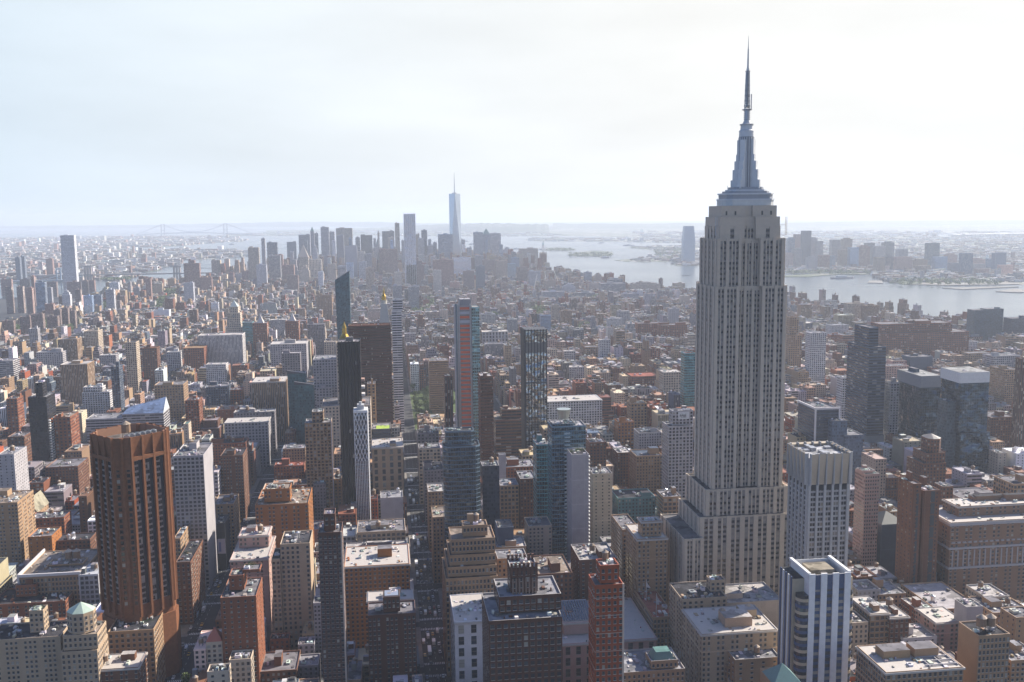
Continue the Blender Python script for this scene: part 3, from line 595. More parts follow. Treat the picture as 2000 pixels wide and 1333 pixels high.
('apartment_building','apartment building','wide cream apartment tower above the low houses at upper left','Q','cream','troof','b1 a1','','',[(163,191,647,70,38)],'wide cream tower'),
('apartment_building','apartment building','dark brown striped block with sunlit edge left of the wide cream tower','V','tan','groof','b1','','',[(112,150,663,70,34)],''),
('hospital','building','broad white hospital like building above the big brown striped block','P','lgray','wroof','b2 a2','','',[(70,122,688,48,30)],''),
('apartment_building','apartment building','grey stepped apartment tower at upper left near the housing towers','S','lgray','groof','b1','','',[(56,73,642,62,18)],''),
('apartment_tower','apartment building','dark brown ragged topped apartment tower right of the tall cream tower','P','brown','brown','b1','','',[(277,306,680,80,26)],''),
('office_building','office building','white gridded block between the cream tower and striped block','S','lgray','wroof','a2','','',[(194,226,694,44,24)],''),
('office_building','office building','brown brick block with flat cream attic left of the white classical office','P','brick','tan','','','',[(358,398,680,74,40)],''),
('office_building','office building','white pilastered office wing below the white clock tower','V','white','wroof','a6','','',[(386,473,655,92,42)],'white pilastered office'),
('spire_building','apartment building','white stepped loft left of the brown brick attic block','S','white','wroof','b1','','',[(325,350,688,60,24)],''),
('apartment_tower','apartment tower','grey teal glass building right of the white clock tower','G','teal','groof','','','',[(473,493,630,84,26)],''),
('apartment_tower','apartment tower','wide brown apartment slab left of the curved teal tower','P','tan','droof','b1','','',[(617,648,577,80,30)],'wide brown slab'),
('loft_building','loft building','white loft with gridded front below the wide brown slab','S','lgray','wroof','a3','','',[(528,558,625,56,30)],''),
('office_building','office building','dark grid office below the wide brown slab','S','gray','groof','b1','','',[(600,634,634,72,26)],''),
('office_building','office building','big grey office with ornamented attic left of the black tower','P','lgray','groof','b1 a3','c','',[(528,598,672,84,44)],'big grey attic office'),
('loft_building','loft building','grey block with rooftop trellis left of the big grey attic office','P','gray','lgray','b1 a1','','',[(550,586,690,90,18)],''),
('tan_building','building','low cream block with arches left of the black tower','P','cream','troof','','','',[(633,656,668,70,20)],''),
('brick_building','brick building','red gridded loft below the dark gridded glass building','P','red','groof','a1','','',[(444,472,762,56,22)],''),
('brown_slab','office tower','broad dark brown office slab with fine window rows behind the black tower','N','dbrown','dbrown','','','',[(700,763,662,160,30),(680,763,636,.4,30)],'broad dark brown slab'),
('stone_wing','office building','tan stone wing with a flat mast right of the black tower','P','tan','sroof','m1 b1','','',[(717,733,750,105,22)],''),
('office_building','office building','dark ribbon building with a bright green lawn on its roof','N','slate','sroof','a2','z','',[(717,763,838,56,36)],'green lawn roof'),
('white_tower','apartment tower','slender white and glass tower with a black top right of the dark brown slab','R','white','droof','','','',[(765,784,608,182,16),(767,786,585,.5,15)],'black-topped white tower'),
('stone_building','office building','pale stone building edge between the dark brown slab and the park','P','cream','sroof','a1','','',[(760,769,740,90,30)],''),
('loft_building','loft building','loft with dark sheds beside the left edge of the park','P','gray','droof','a3 b1','','',[(815,857,846,60,24)],''),
('loft_building','loft building','cream gridded loft below the park trees','L','cream','sroof','a4 t1','','',[(818,860,876,64,26)],''),
('loft_building','loft building','dark roofed narrow block right of the central avenue','P','gray','droof','a5 b1','','',[(828,866,918,56,34)],''),
('loft_building','loft building','white roofed block hugging the right side of the central avenue','P','tan','wroof','a4','','',[(836,868,960,58,30)],''),
('loft_building','loft building','tan fronted block whose long side follows the central avenue','P','tan','troof','a3','','',[(845,872,1010,60,34)],''),
('loft_building','loft building','grey loft with a vaulted white roof left of the park','L','lgray','sroof','a3','','',[(790,812,652,50,24)],''),
# ---- right of centre, middle distance
('office_building','office building','grey loft with arched top windows below the skyline right of the park','A','lgray','groof','a3 b1','c','',[(942,992,648,60,30)],''),
('office_building','office building','grey loft with columned front in front of the arched grey loft','V','lgray','groof','t1 a2','','',[(948,983,672,56,24)],''),
('blue_building','office building','blue glass box behind the black ribbed tower','G','blueg','groof','','','',[(1056,1076,616,60,18)],''),
('apartment_tower','apartment tower','cream apartment tower right of the blue glass box','Q','cream','sroof','b1','','',[(1078,1092,596,62,20)],''),
('apartment_tower','apartment building','tan gridded apartment slab right of the cream tower near the green trees','Q','tan','groof','b1','','',[(1096,1117,607,58,24)],''),
('apartment_tower','apartment building','grey white apartment block left of the long hospital terraces','P','lgray','wroof','b1','','',[(1208,1230,608,52,24)],''),
('terraced_building','apartment building','white terraced apartment block in the western rooftops','S','white','wroof','b1','','',[(1188,1216,622,44,22)],''),
('apartment_tower','apartment tower','tall white apartment tower with staggered top among western rooftops','S','white','wroof','b1','','',[(1172,1192,664,72,20)],''),
('loft_building','loft building','white glazed loft with broad windows among western rooftops','L','white','wroof','t1 a1','','',[(1102,1124,686,44,22)],''),
('loft_building','loft building','white gridded loft near the broad white office','S','white','wroof','a3','','',[(1112,1141,717,48,26)],''),
('office_building','office building','brown stone loft with pediment among western rooftops','L','tan','groof','t1','','',[(1143,1170,678,46,26)],''),
('brick_building','brick building','wide red brown block high among western rooftops beside the skyscraper','P','brick','groof','b1','','',[(1246,1290,632,52,30)],''),
('brick_building','brick building','long red brick block with terraces touching the skyscraper','P','brick','groof','b2','','',[(1290,1342,635,56,34)],''),
('apartment_tower','apartment tower','grey white twin peaked apartment tower near the river left of the skyscraper','T','lgray','lgray','b1','','',[(1308,1326,603,62,20)],''),
('warehouse','office building','enormous dark red brick block spanning behind the slim white tower and dark ribbon tower','L','brick','groof','a6 t4 b3','','',[(1722,1893,650,72,62),(1722,1860,632,10,46)],'enormous red brick block'),
('perforated_building','building','white building with a grid of round windows before the enormous red brick block','S','white','droof','b1','','',[(1862,1909,668,44,24)],'dotted white building'),
('glass_building','glass tower','dark blue glass pair of slabs at the river right edge','D','glass','sroof','b1','','',[(1904,1938,606,86,30),(1926,1960,612,2,24)],''),
('glass_building','glass tower','dark gridded building at the right edge by the river','D','slate','groof','b1','','',[(1976,2020,622,72,30)],''),
('round_building','apartment building','tan round topped apartment block on the river shore','Q','tan','troof','b1','','',[(1691,1717,597,58,26)],''),
('apartment_building','apartment building','cream apartment block left of the round topped block by the river','Q','cream','troof','b2','','',[(1656,1688,593,60,26)],''),
('loft_building','loft building','white gridded loft between the slim white tower and the red brick block','S','white','sroof','a2','','',[(1622,1658,635,46,26)],''),
('tower_block','office tower','brown stepped tower touching the right side of the skyscraper','P','tan','groof','b1','','',[(1541,1566,655,92,26),(1543,1560,620,4,16)],''),
('brick_building','brick building','low maroon block left of the slim white tower','P','brick','groof','b1','','',[(1546,1562,696,36,20)],''),
('office_building','office building','broad grey office with square windows at the right edge','L','lgray','groof','b1 a2','','',[(1940,1992,695,48,34)],''),
('office_building','office building','grey modern block with rooftop tanks right of the dark ribbon tower','B','slate','groof','t2 b1','','',[(1778,1822,697,56,30)],'grey tank block'),
('apartment_building','apartment building','pinkish brick loft right of the dark ribbon tower','P','pink','groof','a2','','',[(1732,1775,715,54,26)],''),
('apartment_slab','apartment tower','tall tan apartment slab at the right edge behind the brown office','Q','tan','groof','b1','','',[(1964,1992,722,80,40)],''),
('office_building','office building','cream low wide school like building left of the grey office at right','P','tan','groof','','','',[(1892,1937,690,36,26)],''),
]
def g1(): pass
def chamfer(x0, x1, y0, y1, c):
    return [(x0 + c, y0), (x1 - c, y0), (x1, y0 + c), (x1, y1 - c), (x1 - c, y1), (x0 + c, y1), (x0, y1 - c), (x0, y0 + c)]
def pyramid(root, off, P, z, h, mat, col, name='pyramid_roof', top=.03):
    mb = MB(); cx = sum(p[0] for p in P) / len(P); cy = sum(p[1] for p in P) / len(P)
    mb.loft(P, z, [(cx + (x - cx) * top, cy + (y - cy) * top) for x, y in P], z + h, mat, col); return mb.build(name, root, off)
def build_data():
    for idx, (name, cat, label, style, col, rcol, feats, fl, blank, tiers, short) in enumerate(BD):
        T = []; base = None; zprev = 0
        for k, t in enumerate(tiers):
            xl, xr, yt, q, D = t
            if k == 0:
                x0, x1, y0, y1, z = tier(xl, xr, yt, q, D); base = y0
            else:
                x0, x1, y0, y1, z = tier(xl, xr, yt, 0, D, Y=base + q)
            if k and z < zprev + 1 and q >= 0: z = zprev + 2
            wider = k and (x0 < bbox(T[0][0])[0] - 2 or x1 > bbox(T[0][0])[1] + 2) and '*' not in fl
            P = B4(x0, x1, y0, y1)
            if 'O' in fl: P = chamfer(x0, x1, y0, y1, (x1 - x0) * .1 if k else min(x1 - x0, y1 - y0) * .15)
            if 'J' in fl and k == len(tiers) - 1: P = chamfer(x0, x1, y0, y1, (x1 - x0) * .29)
            T.append((P, 0 if (k == 0 or wider or (q < 0 and '*' not in fl)) else zprev, z)); zprev = z
        root, off = building(name, cat, label, T, style, col, rcol, feats, idx, 'W' in fl and style != 'G', None, short or None,
                             cornice='lime' if 'c' in fl else None, blank=blank, cop='wroof' if rcol in ('wroof', 'sroof') else None)
        P, z0, z = T[-1]; x0, x1, y0, y1 = bbox(P); C = C_(col); mb = MB(); X0, X1, Y0, Y1 = bbox(T[0][0]); Z = T[0][2]; W_ = x1 - x0
        if 'Y' in fl: pyramid(root, off, P, z, 8, PAINT, (.42, .12, .08))
        if 'M' in fl: pyramid(root, off, P, z, 7, PAINT, (.05, .06, .06))
        if 'O' in fl and 'green' in label: pyramid(root, off, P, z, 5, PAINT, (.36, .45, .38))
        if 'G' in fl: pyramid(root, off, P, z - 5, 9, PAINT, K['copper'], 'mansard_roof', .55)
        if 'J' in fl: pyramid(root, off, P, z, 5 if 'green' in label else 3.5, PAINT, (.36, .45, .38) if 'green' in label else (.2, .18, .17))
        if '*' in fl and 'mirror' in label: m2 = MB(); m2.box(x0 - .2, x1 + .2, y0 - .2, y1 + .2, T[-2][2], z + .4, PAINT, (.20, .21, .24) if 'grey' in label else (.6, .6, .6), tmat=ROOF, tcol=(.3, .3, .3)); m2.build('mechanical_crown', root, off)
        if '*' in fl and 'ribbon' in label: m2 = MB(); m2.box(X0 - .3, X1 + .3, Y0 - .3, Y1 + .3, 0, Z + .2, ST['V'][2], (.40, .38, .36)); m2.build('stone_base', root, off)
        if 'r' in fl:
            xm = (x0 + x1) / 2
            for s in (0, 1):
                xa = x0 - 1 if s == 0 else x1 + 1
                q = [(xa, y0 - 1, z - 1), (xm, y0 - 1, z + 13), (xm, y1, z + 13), (xa, y1, z - 1)]
                mb.poly(q, ROOF, (.30, .27, .20))
            mb.poly([(x0, y0 - .5, z), (x1, y0 - .5, z), (xm, y0 - .5, z + 12.5)], PAINT, C); mb.build('gable_roof', root, off)
        if 'X' in fl:     # balconies or pale edge on the sunny side
            n = int(Z / 3.2)
            if 'white' in label and 'gridded' in label: mb.box(X1, X1 + .8, Y0, Y0 + 2.5, 0, Z, PAINT, K['white']); mb.build('edge_panel', root, off)
            elif 'balcon' in label:
                for j in range(n):
                    for e in range(4):
                        m2 = MB(); yy = Y0 + 2 + e * (Y1 - Y0 - 4) / 3.5
                        m2.box(X1, X1 + 1.8, yy, yy + 3.4, 3 + j * 3.2, 4.3 + j * 3.2, PAINT, (.55, .16, .05) if (n - j) < 12 and e % 2 else (.72, .7, .68))
                        if j * 4 + e < 100: m2.build('balcony', root, off)
            else:
                for j in range(1, n, 1 if 'dark' in label else 3):
                    m2 = MB(); m2.box(X0 - .15, X1 + .15, Y0 - .15, Y1, j * 3.2, j * 3.2 + .22, PAINT, (.22, .19, .19) if 'dark' in label else (.55, .45, .38)); m2.build('floor_band', root, off)
                mb.box(X1 - .6, X1 + .3, Y0 - .3, Y0 + 1.2, 0, Z, PAINT, (.55, .42, .34)); mb.build('lit_edge_strip', root, off)  # sunlit right edge painted as a pale strip down the corner
        if 'K' in fl:
            for a, b, c, d, e, f in ((X0 - .6, X0 + 1, Y0 - .6, Y0 + 1, 0, Z + 1.5), (X1 - 1, X1 + .6, Y0 - .6, Y0 + 1, 0, Z + 1.5), (X0 - .6, X1 + .6, Y0 - .7, Y0 + .6, Z, Z + 2.2), (X0 - .7, X0 + .5, Y0, Y1, Z, Z + 2.2)):
                m2 = MB(); m2.box(a, b, c, d, e, f, PAINT, K['white']); m2.build('frame', root, off)
        if 'Q' in fl and 'brown' in label:
            for i in range(7):
                for yy in (y0 - .3, y1 - 1):
                    xx = x0 + i * (x1 - x0 - 1.2) / 6; m2 = MB(); m2.box(xx, xx + 1.2, yy, yy + 1.3, z - 5, z + 2.2, PAINT, C); m2.build('crenellation', root, off)
            for i in range(8):
                xx = x0 + .8 + i * (x1 - x0 - 2.2) / 7; m2 = MB(); m2.box(xx, xx + .8, y0 - .45, y0, z - 16, z - 6, PAINT, (.22, .15, .12)); m2.build('pilaster', root, off)
        if 'Q' in fl and 'blank white' in label:
            for j in range(2, int(Z / 3.2)):
                m2 = MB(); m2.box(X1, X1 + 1.6, Y0 + 2, Y0 + 7, j * 3.2, j * 3.2 + 1.1, PAINT, (.6, .6, .6)); m2.build('balcony', root, off)
        if 'V' in fl:
            for j in range(2, int(Z / 3.5)):
                m2 = MB(); m2.box(X0 + W_ * .55, X0 + W_ * .8, Y0 - 1.6, Y0, j * 3.5, j * 3.5 + 1.0, PAINT, (.42, .5, .52)); m2.build('balcony', root, off)
            cx, cy = (x0 + x1) / 2 + 1, y0 + 8
            for a in range(4): mb.bar((cx + 3 * math.cos(a * 1.57), cy + 3 * math.sin(a * 1.57), z), (cx + 5.5 * math.cos(a * 1.57), cy + 5.5 * math.sin(a * 1.57), z + 11), .35, METAL, (.4, .45, .42))
            mb.lathe(cx, cy, [(4.2, z + 3), (6, z + 10.5), (6.4, z + 11.5)], 14, METAL, (.45, .5, .48)); mb.build('cup_crown', root, off)
        if 'L' in fl:
            P2 = T[1][0]; a, b, c, d = bbox(P2); zz = T[1][2]
            for i in range(12): mb.poly([(a + (b - a) * i / 12 + .3, c + 2, zz + .5), (a + (b - a) * (i + 1) / 12 - .3, c + 2, zz + .5), (a + (b - a) * (i + 1) / 12 - .3, d - 4, zz + 5), (a + (b - a) * i / 12 + .3, d - 4, zz + 5)], GLASSW[1])
            mb.box(a, b, d - 4, d - 3, zz - 1, zz + 5, PAINT, K['lgray']); mb.build('skylight', root, off)
        if 'F' in fl:
            for yy in (Y0 + 3, Y0 + 30):
                m2 = MB(); m2.bar((X0 + 3, yy, Z), (X0 + 3, yy, Z + 16), .22, METAL, (.7, .7, .7)); p = m2.build('flagpole', root, off)
                m3 = MB(); m3.poly([(X0 + 3, yy, Z + 15), (X0 + 4.5, yy + .5, Z + 12), (X0 + 6.5, yy + .8, Z + 9), (X0 + 3, yy + .2, Z + 10)], PAINT, K['white'])
                f = m3.build('flag', root, off)
        if 'I' in fl:
            for j in range(int(Z / 9.5)):
                m2 = MB(); m2.box(X0 + W_ * .48, X0 + W_ * .72, Y0 - .12, Y0, 2 + j * 9.5, 10.5 + j * 9.5, PAINT, (.04, .05, .06)); m2.build('window_panel', root, off)
            mb.box(X0 + W_ * .1, X0 + W_ * .18, Y0 - .4, Y0, 0, Z, PAINT, C); mb.build('pilaster', root, off)
        if 'E' in fl:
            for zz in (Z - 3, Z - 22, Z - 38):
                m2 = MB(); m2.box(X0 - .8, X1 + .8, Y0 - .9, Y0, zz, zz + 1.6, PAINT, K['lgray'], bottom=True); m2.box(X0 - .9, X0, Y0, Y1, zz, zz + 1.6, PAINT, K['lgray']); m2.build('cornice', root, off)
            m2 = MB()
            for i in range(26):
                xx = X0 + 1.5 + i * 4.6
                if xx < X1 - 3: m2.box(xx, xx + 2.6, Y0 - 1, Y0, Z - 17, Z - 15.8, PAINT, K['lgray']); m2.box(xx + .8, xx + 1.8, Y0 - .4, Y0, Z - 36, Z - 23, PAINT, K['lgray'])
            m2.build('stone_ornament', root, off)
        if 'S' in fl:
            a, b, c, d = x0, x1, y0, y1
            mb.poly([(a, c, z), (b, c, z), (b - 2, d - 8, z + 17), (a + 2, d - 8, z + 4)], ROOF, (.16, .22, .36))
            mb.poly([(b, c, z), (b, d, z), (b - 2, d - 8, z + 17)], PAINT, (.5, .52, .55)); mb.poly([(a, c, z), (a + 2, d - 8, z + 4), (a, d, z)], PAINT, (.4, .42, .45))
            mb.poly([(a, d, z), (a + 2, d - 8, z + 4), (b - 2, d - 8, z + 17), (b, d, z)], PAINT, (.4, .42, .45)); mb.build('sloping_roof', root, off)
            for i in range(1, 7):
                t = i / 7; m2 = MB(); m2.bar((a + 2 * t, c + (d - 8 - c) * t - .1, z + 4 * t + .2), (b - 2 * t, c + (d - 8 - c) * t - .1, z + 17 * t + .2), .18, METAL, (.5, .55, .6)); m2.build('roof_rib', root, off)
        if 's' in fl:
            for (P2, _, zz) in T:
                a, b, c, d = bbox(P2); m2 = MB()
                m2.poly([(a, c, zz), (b, c, zz), (a, c, zz + 4.5)], GLASSW[1]); m2.bar((a, c, zz + 4.6), (b, c, zz + .3), .3, PAINT, K['white']); m2.bar((b, c, zz + .3), (b, d, zz + .3), .3, PAINT, K['white']); m2.build('slanted_parapet', root, off)
        if 'A' in fl:
            mb.box(x0 + W_ * .28, x1 - W_ * .2, y0 - .25, y0, z - 9, z - 1.5, PAINT, (.55, .55, .56)); mb.build('sign_panel', root, off)
            m2 = MB(); r_ = random.Random(3); w0 = x0 + W_ * .36
            for i in range(9): m2.box(w0 + i * W_ * .034, w0 + i * W_ * .034 + W_ * .02, y0 - .4, y0 - .25, z - 6 - r_.random(), z - 5 + r_.random() * 1.8, PAINT, (.05, .05, .05))
            m2.box(w0 + W_ * .04, w0 + W_ * .3, y0 - .4, y0 - .25, z - 7.6, z - 7.3, PAINT, (.1, .1, .1)); m2.build('sign_lettering', root, off)
        if 'Z' in fl:
            mb.box(X0 + 1, X1 - .5, Y0 - .5, Y0 - .05, Z - 29, Z - 15, PAINT, (.40, .36, .45)); p = mb.build('billboard', root, off)
            m2 = MB(); m2.box(X0 + 3, X0 + 5, Y0 - .6, Y0 - .5, Z - 27, Z - 18, PAINT, (.15, .17, .35)); m2.build('billboard_picture', root, off)
        if 'H' in fl:
            mb.box(x0 + 1, x1 - 1, y0 + 1, y1 - 2, z - .6, z + .6, METAL, (.5, .53, .6)); mb.build('metal_deck', root, off)
        if 'z' in fl:
            mb.box(X0 + W_ * .38, X1 - 1.5, Y0 + 2, Y1 - 14, Z - .8, Z - .5, LEAF2, (.3, .4, .08)); o = mb.build('lawn', root, off)
            gm = simple('lawn_grass', (.30, .42, .07), .8); o.data.materials[0] = gm
        if 'U' in fl:
            for i in range(6):
                m2 = MB(); yy = Y0 + 4 + i * 5; m2.box(X0 + W_ * .55, X1 - 1.5, yy, yy + .5, Z - .2, Z + .5, PAINT, K['lgray']); m2.build('roof_beam', root, off)
            for i in range(3):
                m2 = MB(); xx = X0 + W_ * (.6 + .18 * i); m2.box(xx, xx + .5, Y0 + 3, Y1 - 2, Z - .3, Z + .4, PAINT, K['lgray']); m2.build('roof_beam', root, off)
        if 'N' in fl:
            for i in range(2): m2 = MB(); tank_mb(m2, X0 + W_ * (.3 + .3 * i), Y0 + 7, Z - 1, 1.4); m2.build('water_tank', root, off)
        if 'K' not in fl and 'flat-roofed' in short:
            for i in range(2): m2 = MB(); tank_mb(m2, x0 + W_ * (.45 + .2 * i), y0 + 9, z - 1, 1.5); m2.build('water_tank', root, off)
        if 'two brown tanks' in label:
            for i in range(2): m2 = MB(); tank_mb(m2, x0 + W_ * (.55 + .22 * i), y0 + 7, z - 1, 1.5); m2.build('water_tank', root, off)
# ---------------------------------------------------------------- strips of windows between stone piers
SPAND = facade('spandrel_window_wall', .86, .50, glass=(.025, .03, .045), blind=.25)
SPAND2 = facade('dark_strip_wall', .92, .62, glass=(.02, .02, .025), blind=.06)
ST['E'] = (1.6, 3.75, SPAND); ST['F'] = (1.9, 3.9, SPAND2)
def strips(root, off, a, b, z0, z1, pattern, scol, pcol, style, bag, part=True, proud=.8, side=1):
    """pattern: string, 'P' wide pier, 'p' thin pier, 'w' window strip"""
    L = math.dist(a, b); ux, uy = (b[0] - a[0]) / L, (b[1] - a[1]) / L; nx, ny = uy, -ux
    wd = {'P': 2.2, 'p': .7, 'w': 1.75}; tot = sum(wd[c] for c in pattern); k = L / tot; s = 0
    for c in pattern:
        w_ = wd[c] * k; A = (a[0] + ux * s, a[1] + uy * s); B_ = (a[0] + ux * (s + w_), a[1] + uy * (s + w_)); s += w_
        pr = {'P': proud, 'p': proud * .55, 'w': .06}[c]
        Q = [(A[0] + nx * pr, A[1] + ny * pr), (B_[0] + nx * pr, B_[1] + ny * pr), B_, A]
        own = part and (bag['n'].get(c, 0) < 95)
        mb = MB() if own else bag['rest' + ('w' if c == 'w' else 'p')]
        if c == 'w':
            nv = (z1 - z0 - 1.5) / ST[style][1]; mb.poly([(*Q[0], z0), (*Q[1], z0), (*Q[1], z1 - 1.5), (*Q[0], z1 - 1.5)], ST[style][2], scol, [(0, 1), (1, 1), (1, 1 + nv), (0, 1 + nv)])
        else: mb.prism(Q, z0, z1 + (.3 if c == 'P' else -.6), STONE if c == 'P' else PAINT, pcol)
        if own: mb.build({'P': 'pier', 'p': 'mullion', 'w': 'window_strip'}[c], root, off); bag['n'][c] = bag['n'].get(c, 0) + 1
def newbag(): return {'n': {}, 'restw': MB(), 'restp': MB()}
def flush(bag, root, off):
    if bag['restw'].f: tag(bag['restw'].build('window_strips', root, off), kind='stuff')
    if bag['restp'].f: tag(bag['restp'].build('piers', root, off), kind='stuff')
SP_ = (.25, .225, .21)
def skyscraper():
    Ys = 735; stone = (.54, .455, .365)
    xa = atY(1391, 900, Ys)[0]; xb = atY(1527, 900, Ys)[0]; xc = (xa + xb) / 2; yc = Ys + 21
    zs = lambda y, Y=Ys: atY(1450, y, Y)[1]
    off = (xc, yc, 0)
    root = empty('skyscraper', off, 'huge grey limestone skyscraper with setbacks and a tall silver mast, right of centre', 'skyscraper')
    LAND.append(('huge limestone skyscraper', xc, yc, 200))
    xl = atY(1337, 1053, 722)[0]; xr_ = xb + 16
    h1 = atY(1350, 1053, 722)[1]; h2 = atY(1395, 1014, 726)[1]; h3 = atY(1400, 958, 731)[1]; hA = zs(560); hB = zs(467); hC = zs(424); hD = zs(402)
    xm = atY(1368, 1014, 729)[0]
    T = [(B4(xl, xm - .2, 722, 784), 0, h1, 'PwpwPwpwP'), (B4(xm, xr_ - 4, 731, 782), 0, h2, 'PwpwPwpwPwpwPwpwPwpwPwpwPwpwP'),
         (B4(xa - 5, xb + 4, 733.4, 781), h2, h3, 'PwpwPwpwpwPwpwpwPwpwpwPwpwpwPwpwP')]
    n3 = (xb - xa)
    def shaft(ins, y0, y1, notch):
        x0, x1 = xa + ins, xb - ins; p, q = x0 + n3 * .34, x1 - n3 * .34
        return [(x0, y0), (p, y0), (p, y0 + notch), (q, y0 + notch), (q, y0), (x1, y0), (x1, y1), (x0, y1)]
    bag = newbag(); wm = MB()
    for P, z0, z1, pat in T:
        wm.prism(P, z0, z1, STONE, stone, top=False); rm = MB(); roof_mb(rm, P, z1, (.16, .15, .15), stone); rm.build('roof', root, off); OCC.prism(P, z0, z1, ROOF, (0, 0, 0))
        strips(root, off, P[0], P[1], z0, z1, pat, SP_, stone, 'E', bag)
        strips(root, off, P[3], P[0], z0, z1, 'PwpwPwpwPwpwPwpwPwpwP', SP_, stone, 'E', bag, part=False)
        strips(root, off, P[1], P[2], z0, z1, 'PwpwPwpwPwpwPwpwPwpwP', SP_, stone, 'E', bag, part=False)
    ALLFP.append((xl, xr_ + 8, 722, 784, h1))
    for ins, z0, z1, y0, y1, notch in ((0, h3, hA, Ys, Ys + 41, 3.5), (1.6, hA, hB, Ys + 1.5, Ys + 39, 3.5), (4.4, hB, hC, Ys + 4, Ys + 37, 2.5), (6.2, hC, hD, Ys + 6, Ys + 35, 1.5)):
        P = shaft(ins, y0, y1, notch); wm.prism(P, z0, z1, STONE, stone, top=False); rm = MB(); roof_mb(rm, P, z1, (.2, .2, .2), stone); rm.build('roof', root, off); OCC.prism(B4(P[0][0], P[5][0], y0, y1), z0, z1, ROOF, (0, 0, 0))
        big = z1 < hC - 1
        if big:
            strips(root, off, P[0], P[1], z0, z1, 'PwpwPwpwpwP', SP_, stone, 'E', bag); strips(root, off, P[2], P[3], z0, z1 - 2, 'pwpwPwpwPwpwp', SP_, stone, 'E', bag)
            strips(root, off, P[4], P[5], z0, z1, 'PwpwpwPwpwP', SP_, stone, 'E', bag); strips(root, off, P[7], P[0], z0, z1, 'PwpwPwpwPwpwPwpwP', SP_, stone, 'E', bag)
            strips(root, off, P[5], P[6], z0, z1, 'PwpwPwpwPwpwPwpwP', SP_, stone, 'E', bag, part=False); strips(root, off, P[6], P[7], z0, z1, 'PwpwPwpwPwpwPwpwPwpwPwpwP', SP_, stone, 'E', bag, part=False)
        elif z1 < hD - 1:
            for i, pt in ((0, 'PPwPP'), (2, 'PwwPwwPwwP'), (4, 'PPwPP'), (7, 'PPwPwPwPP'), (5, 'PPwPwPwPP')):
                strips(root, off, P[i], P[(i + 1) % 8], z0, z1 - 7, pt, SP_, stone, 'E', bag, proud=.5)
        else:
            for i in range(6):
                m2 = MB(); xx = P[0][0] + 3 + i * (P[5][0] - P[0][0] - 8) / 5; m2.box(xx, xx + 1.3, y0 - .1 if i in (0, 1, 4, 5) else y0 + notch - .1, y0 + notch, z0 + 1.2, z0 + 4.2, GLASSW[0]); m2.build('window', root, off)
    wm.build('wall', root, off); flush(bag, root, off)
    # observation storeys, mast with winged buttresses, antenna
    cx, cy = atY(1456, 372, yc)[0], yc; Z = lambda y: atY(1456, y, yc)[1]
    sil = (.62, .63, .64)
    mb = MB(); g = (.33, .34, .37)
    mw = lambda px: px / FPX * (yc - 44) * 1.03
    for wpx, ya, yb, c in ((96, 402, 392, (.62, .62, .6)), (99, 392, 389, sil), (92, 389, 381, g), (96, 381, 378, sil), (80, 378, 374, g), (70, 374, 371, sil), (60, 371, 366, g)):
        w_ = mw(wpx) / 2; mb.prism(chamfer(cx - w_, cx + w_, cy - w_ * .72, cy + w_ * .72, w_ * .2), Z(ya), Z(yb), PAINT, c, tmat=PAINT, tcol=(.3, .3, .33))
    mb.build('observation_deck', root, off)
    m1 = MB(); rc = mw(15)
    m1.lathe(cx, cy, [(rc, Z(367)), (rc * .96, Z(268))], 20, PAINT, (.22, .23, .25)); m1.build('mast_shaft', root, off)
    for i in range(20):
        m2 = MB(); a = 2 * math.pi * i / 20; m2.bar((cx + rc * math.cos(a), cy + rc * math.sin(a), Z(367)), (cx + rc * .97 * math.cos(a), cy + rc * .97 * math.sin(a), Z(269)), .34, PAINT, sil); m2.build('mast_rib', root, off)
    for i in range(4):       # stepped wings on the diagonals
        a = math.pi / 4 + i * math.pi / 2; ca, sa = math.cos(a), math.sin(a); m2 = MB()
        for r0, yt in ((1.08, 274), (1.2, 302), (1.42, 315), (1.66, 332), (1.92, 352)):
            r1 = rc * r0 * 1.05; w_ = 2.6 + (1.5 - r0) * 1.3
            Q = [(cx + ca * 0 - sa * w_, cy + sa * 0 + ca * w_), (cx - ca * 0 + sa * w_, cy - ca * w_), (cx + ca * r1 + sa * w_ * .6, cy + sa * r1 - ca * w_ * .6), (cx + ca * r1 - sa * w_ * .6, cy + sa * r1 + ca * w_ * .6)]
            Q = [Q[0], Q[1], Q[2], Q[3]]; zt = Z(yt)
            m2.prism(Q, Z(369), zt, PAINT, (.68, .68, .67)); 
        m2.build('mast_wing', root, off)
    m3 = MB(); m3.lathe(cx, cy, [(mw(14.5), Z(268)), (mw(14.5), Z(262)), (mw(14), Z(262)), (mw(14.6), Z(256)), (mw(12), Z(254)), (mw(11.5), Z(245))], 20, PAINT, (.62, .63, .64)); m3.lathe(cx, cy, [(mw(13.5), Z(245)), (mw(13.5), Z(243)), (mw(8), Z(242)), (mw(5.5), Z(236))], 20, PAINT, (.45, .46, .48)); m3.build('mast_crown', root, off)
    m4 = MB(); m4.lathe(cx, cy, [(mw(5.5), Z(238)), (mw(5), Z(216))], 10, METAL, (.3, .32, .37))
    for i in range(5):
        zz = Z(234 - i * 4); m4.lathe(cx, cy, [(mw(6.5), zz), (mw(6.5), zz + .5)], 10, METAL, (.3, .3, .33))
    m4.lathe(cx, cy, [(mw(9.5), Z(215.5)), (mw(9.5), Z(214))], 12, METAL, (.25, .25, .28)); m4.lathe(cx, cy, [(mw(5), Z(140)), (mw(5), Z(139))], 8, METAL, (.25, .25, .28))
    n = 18
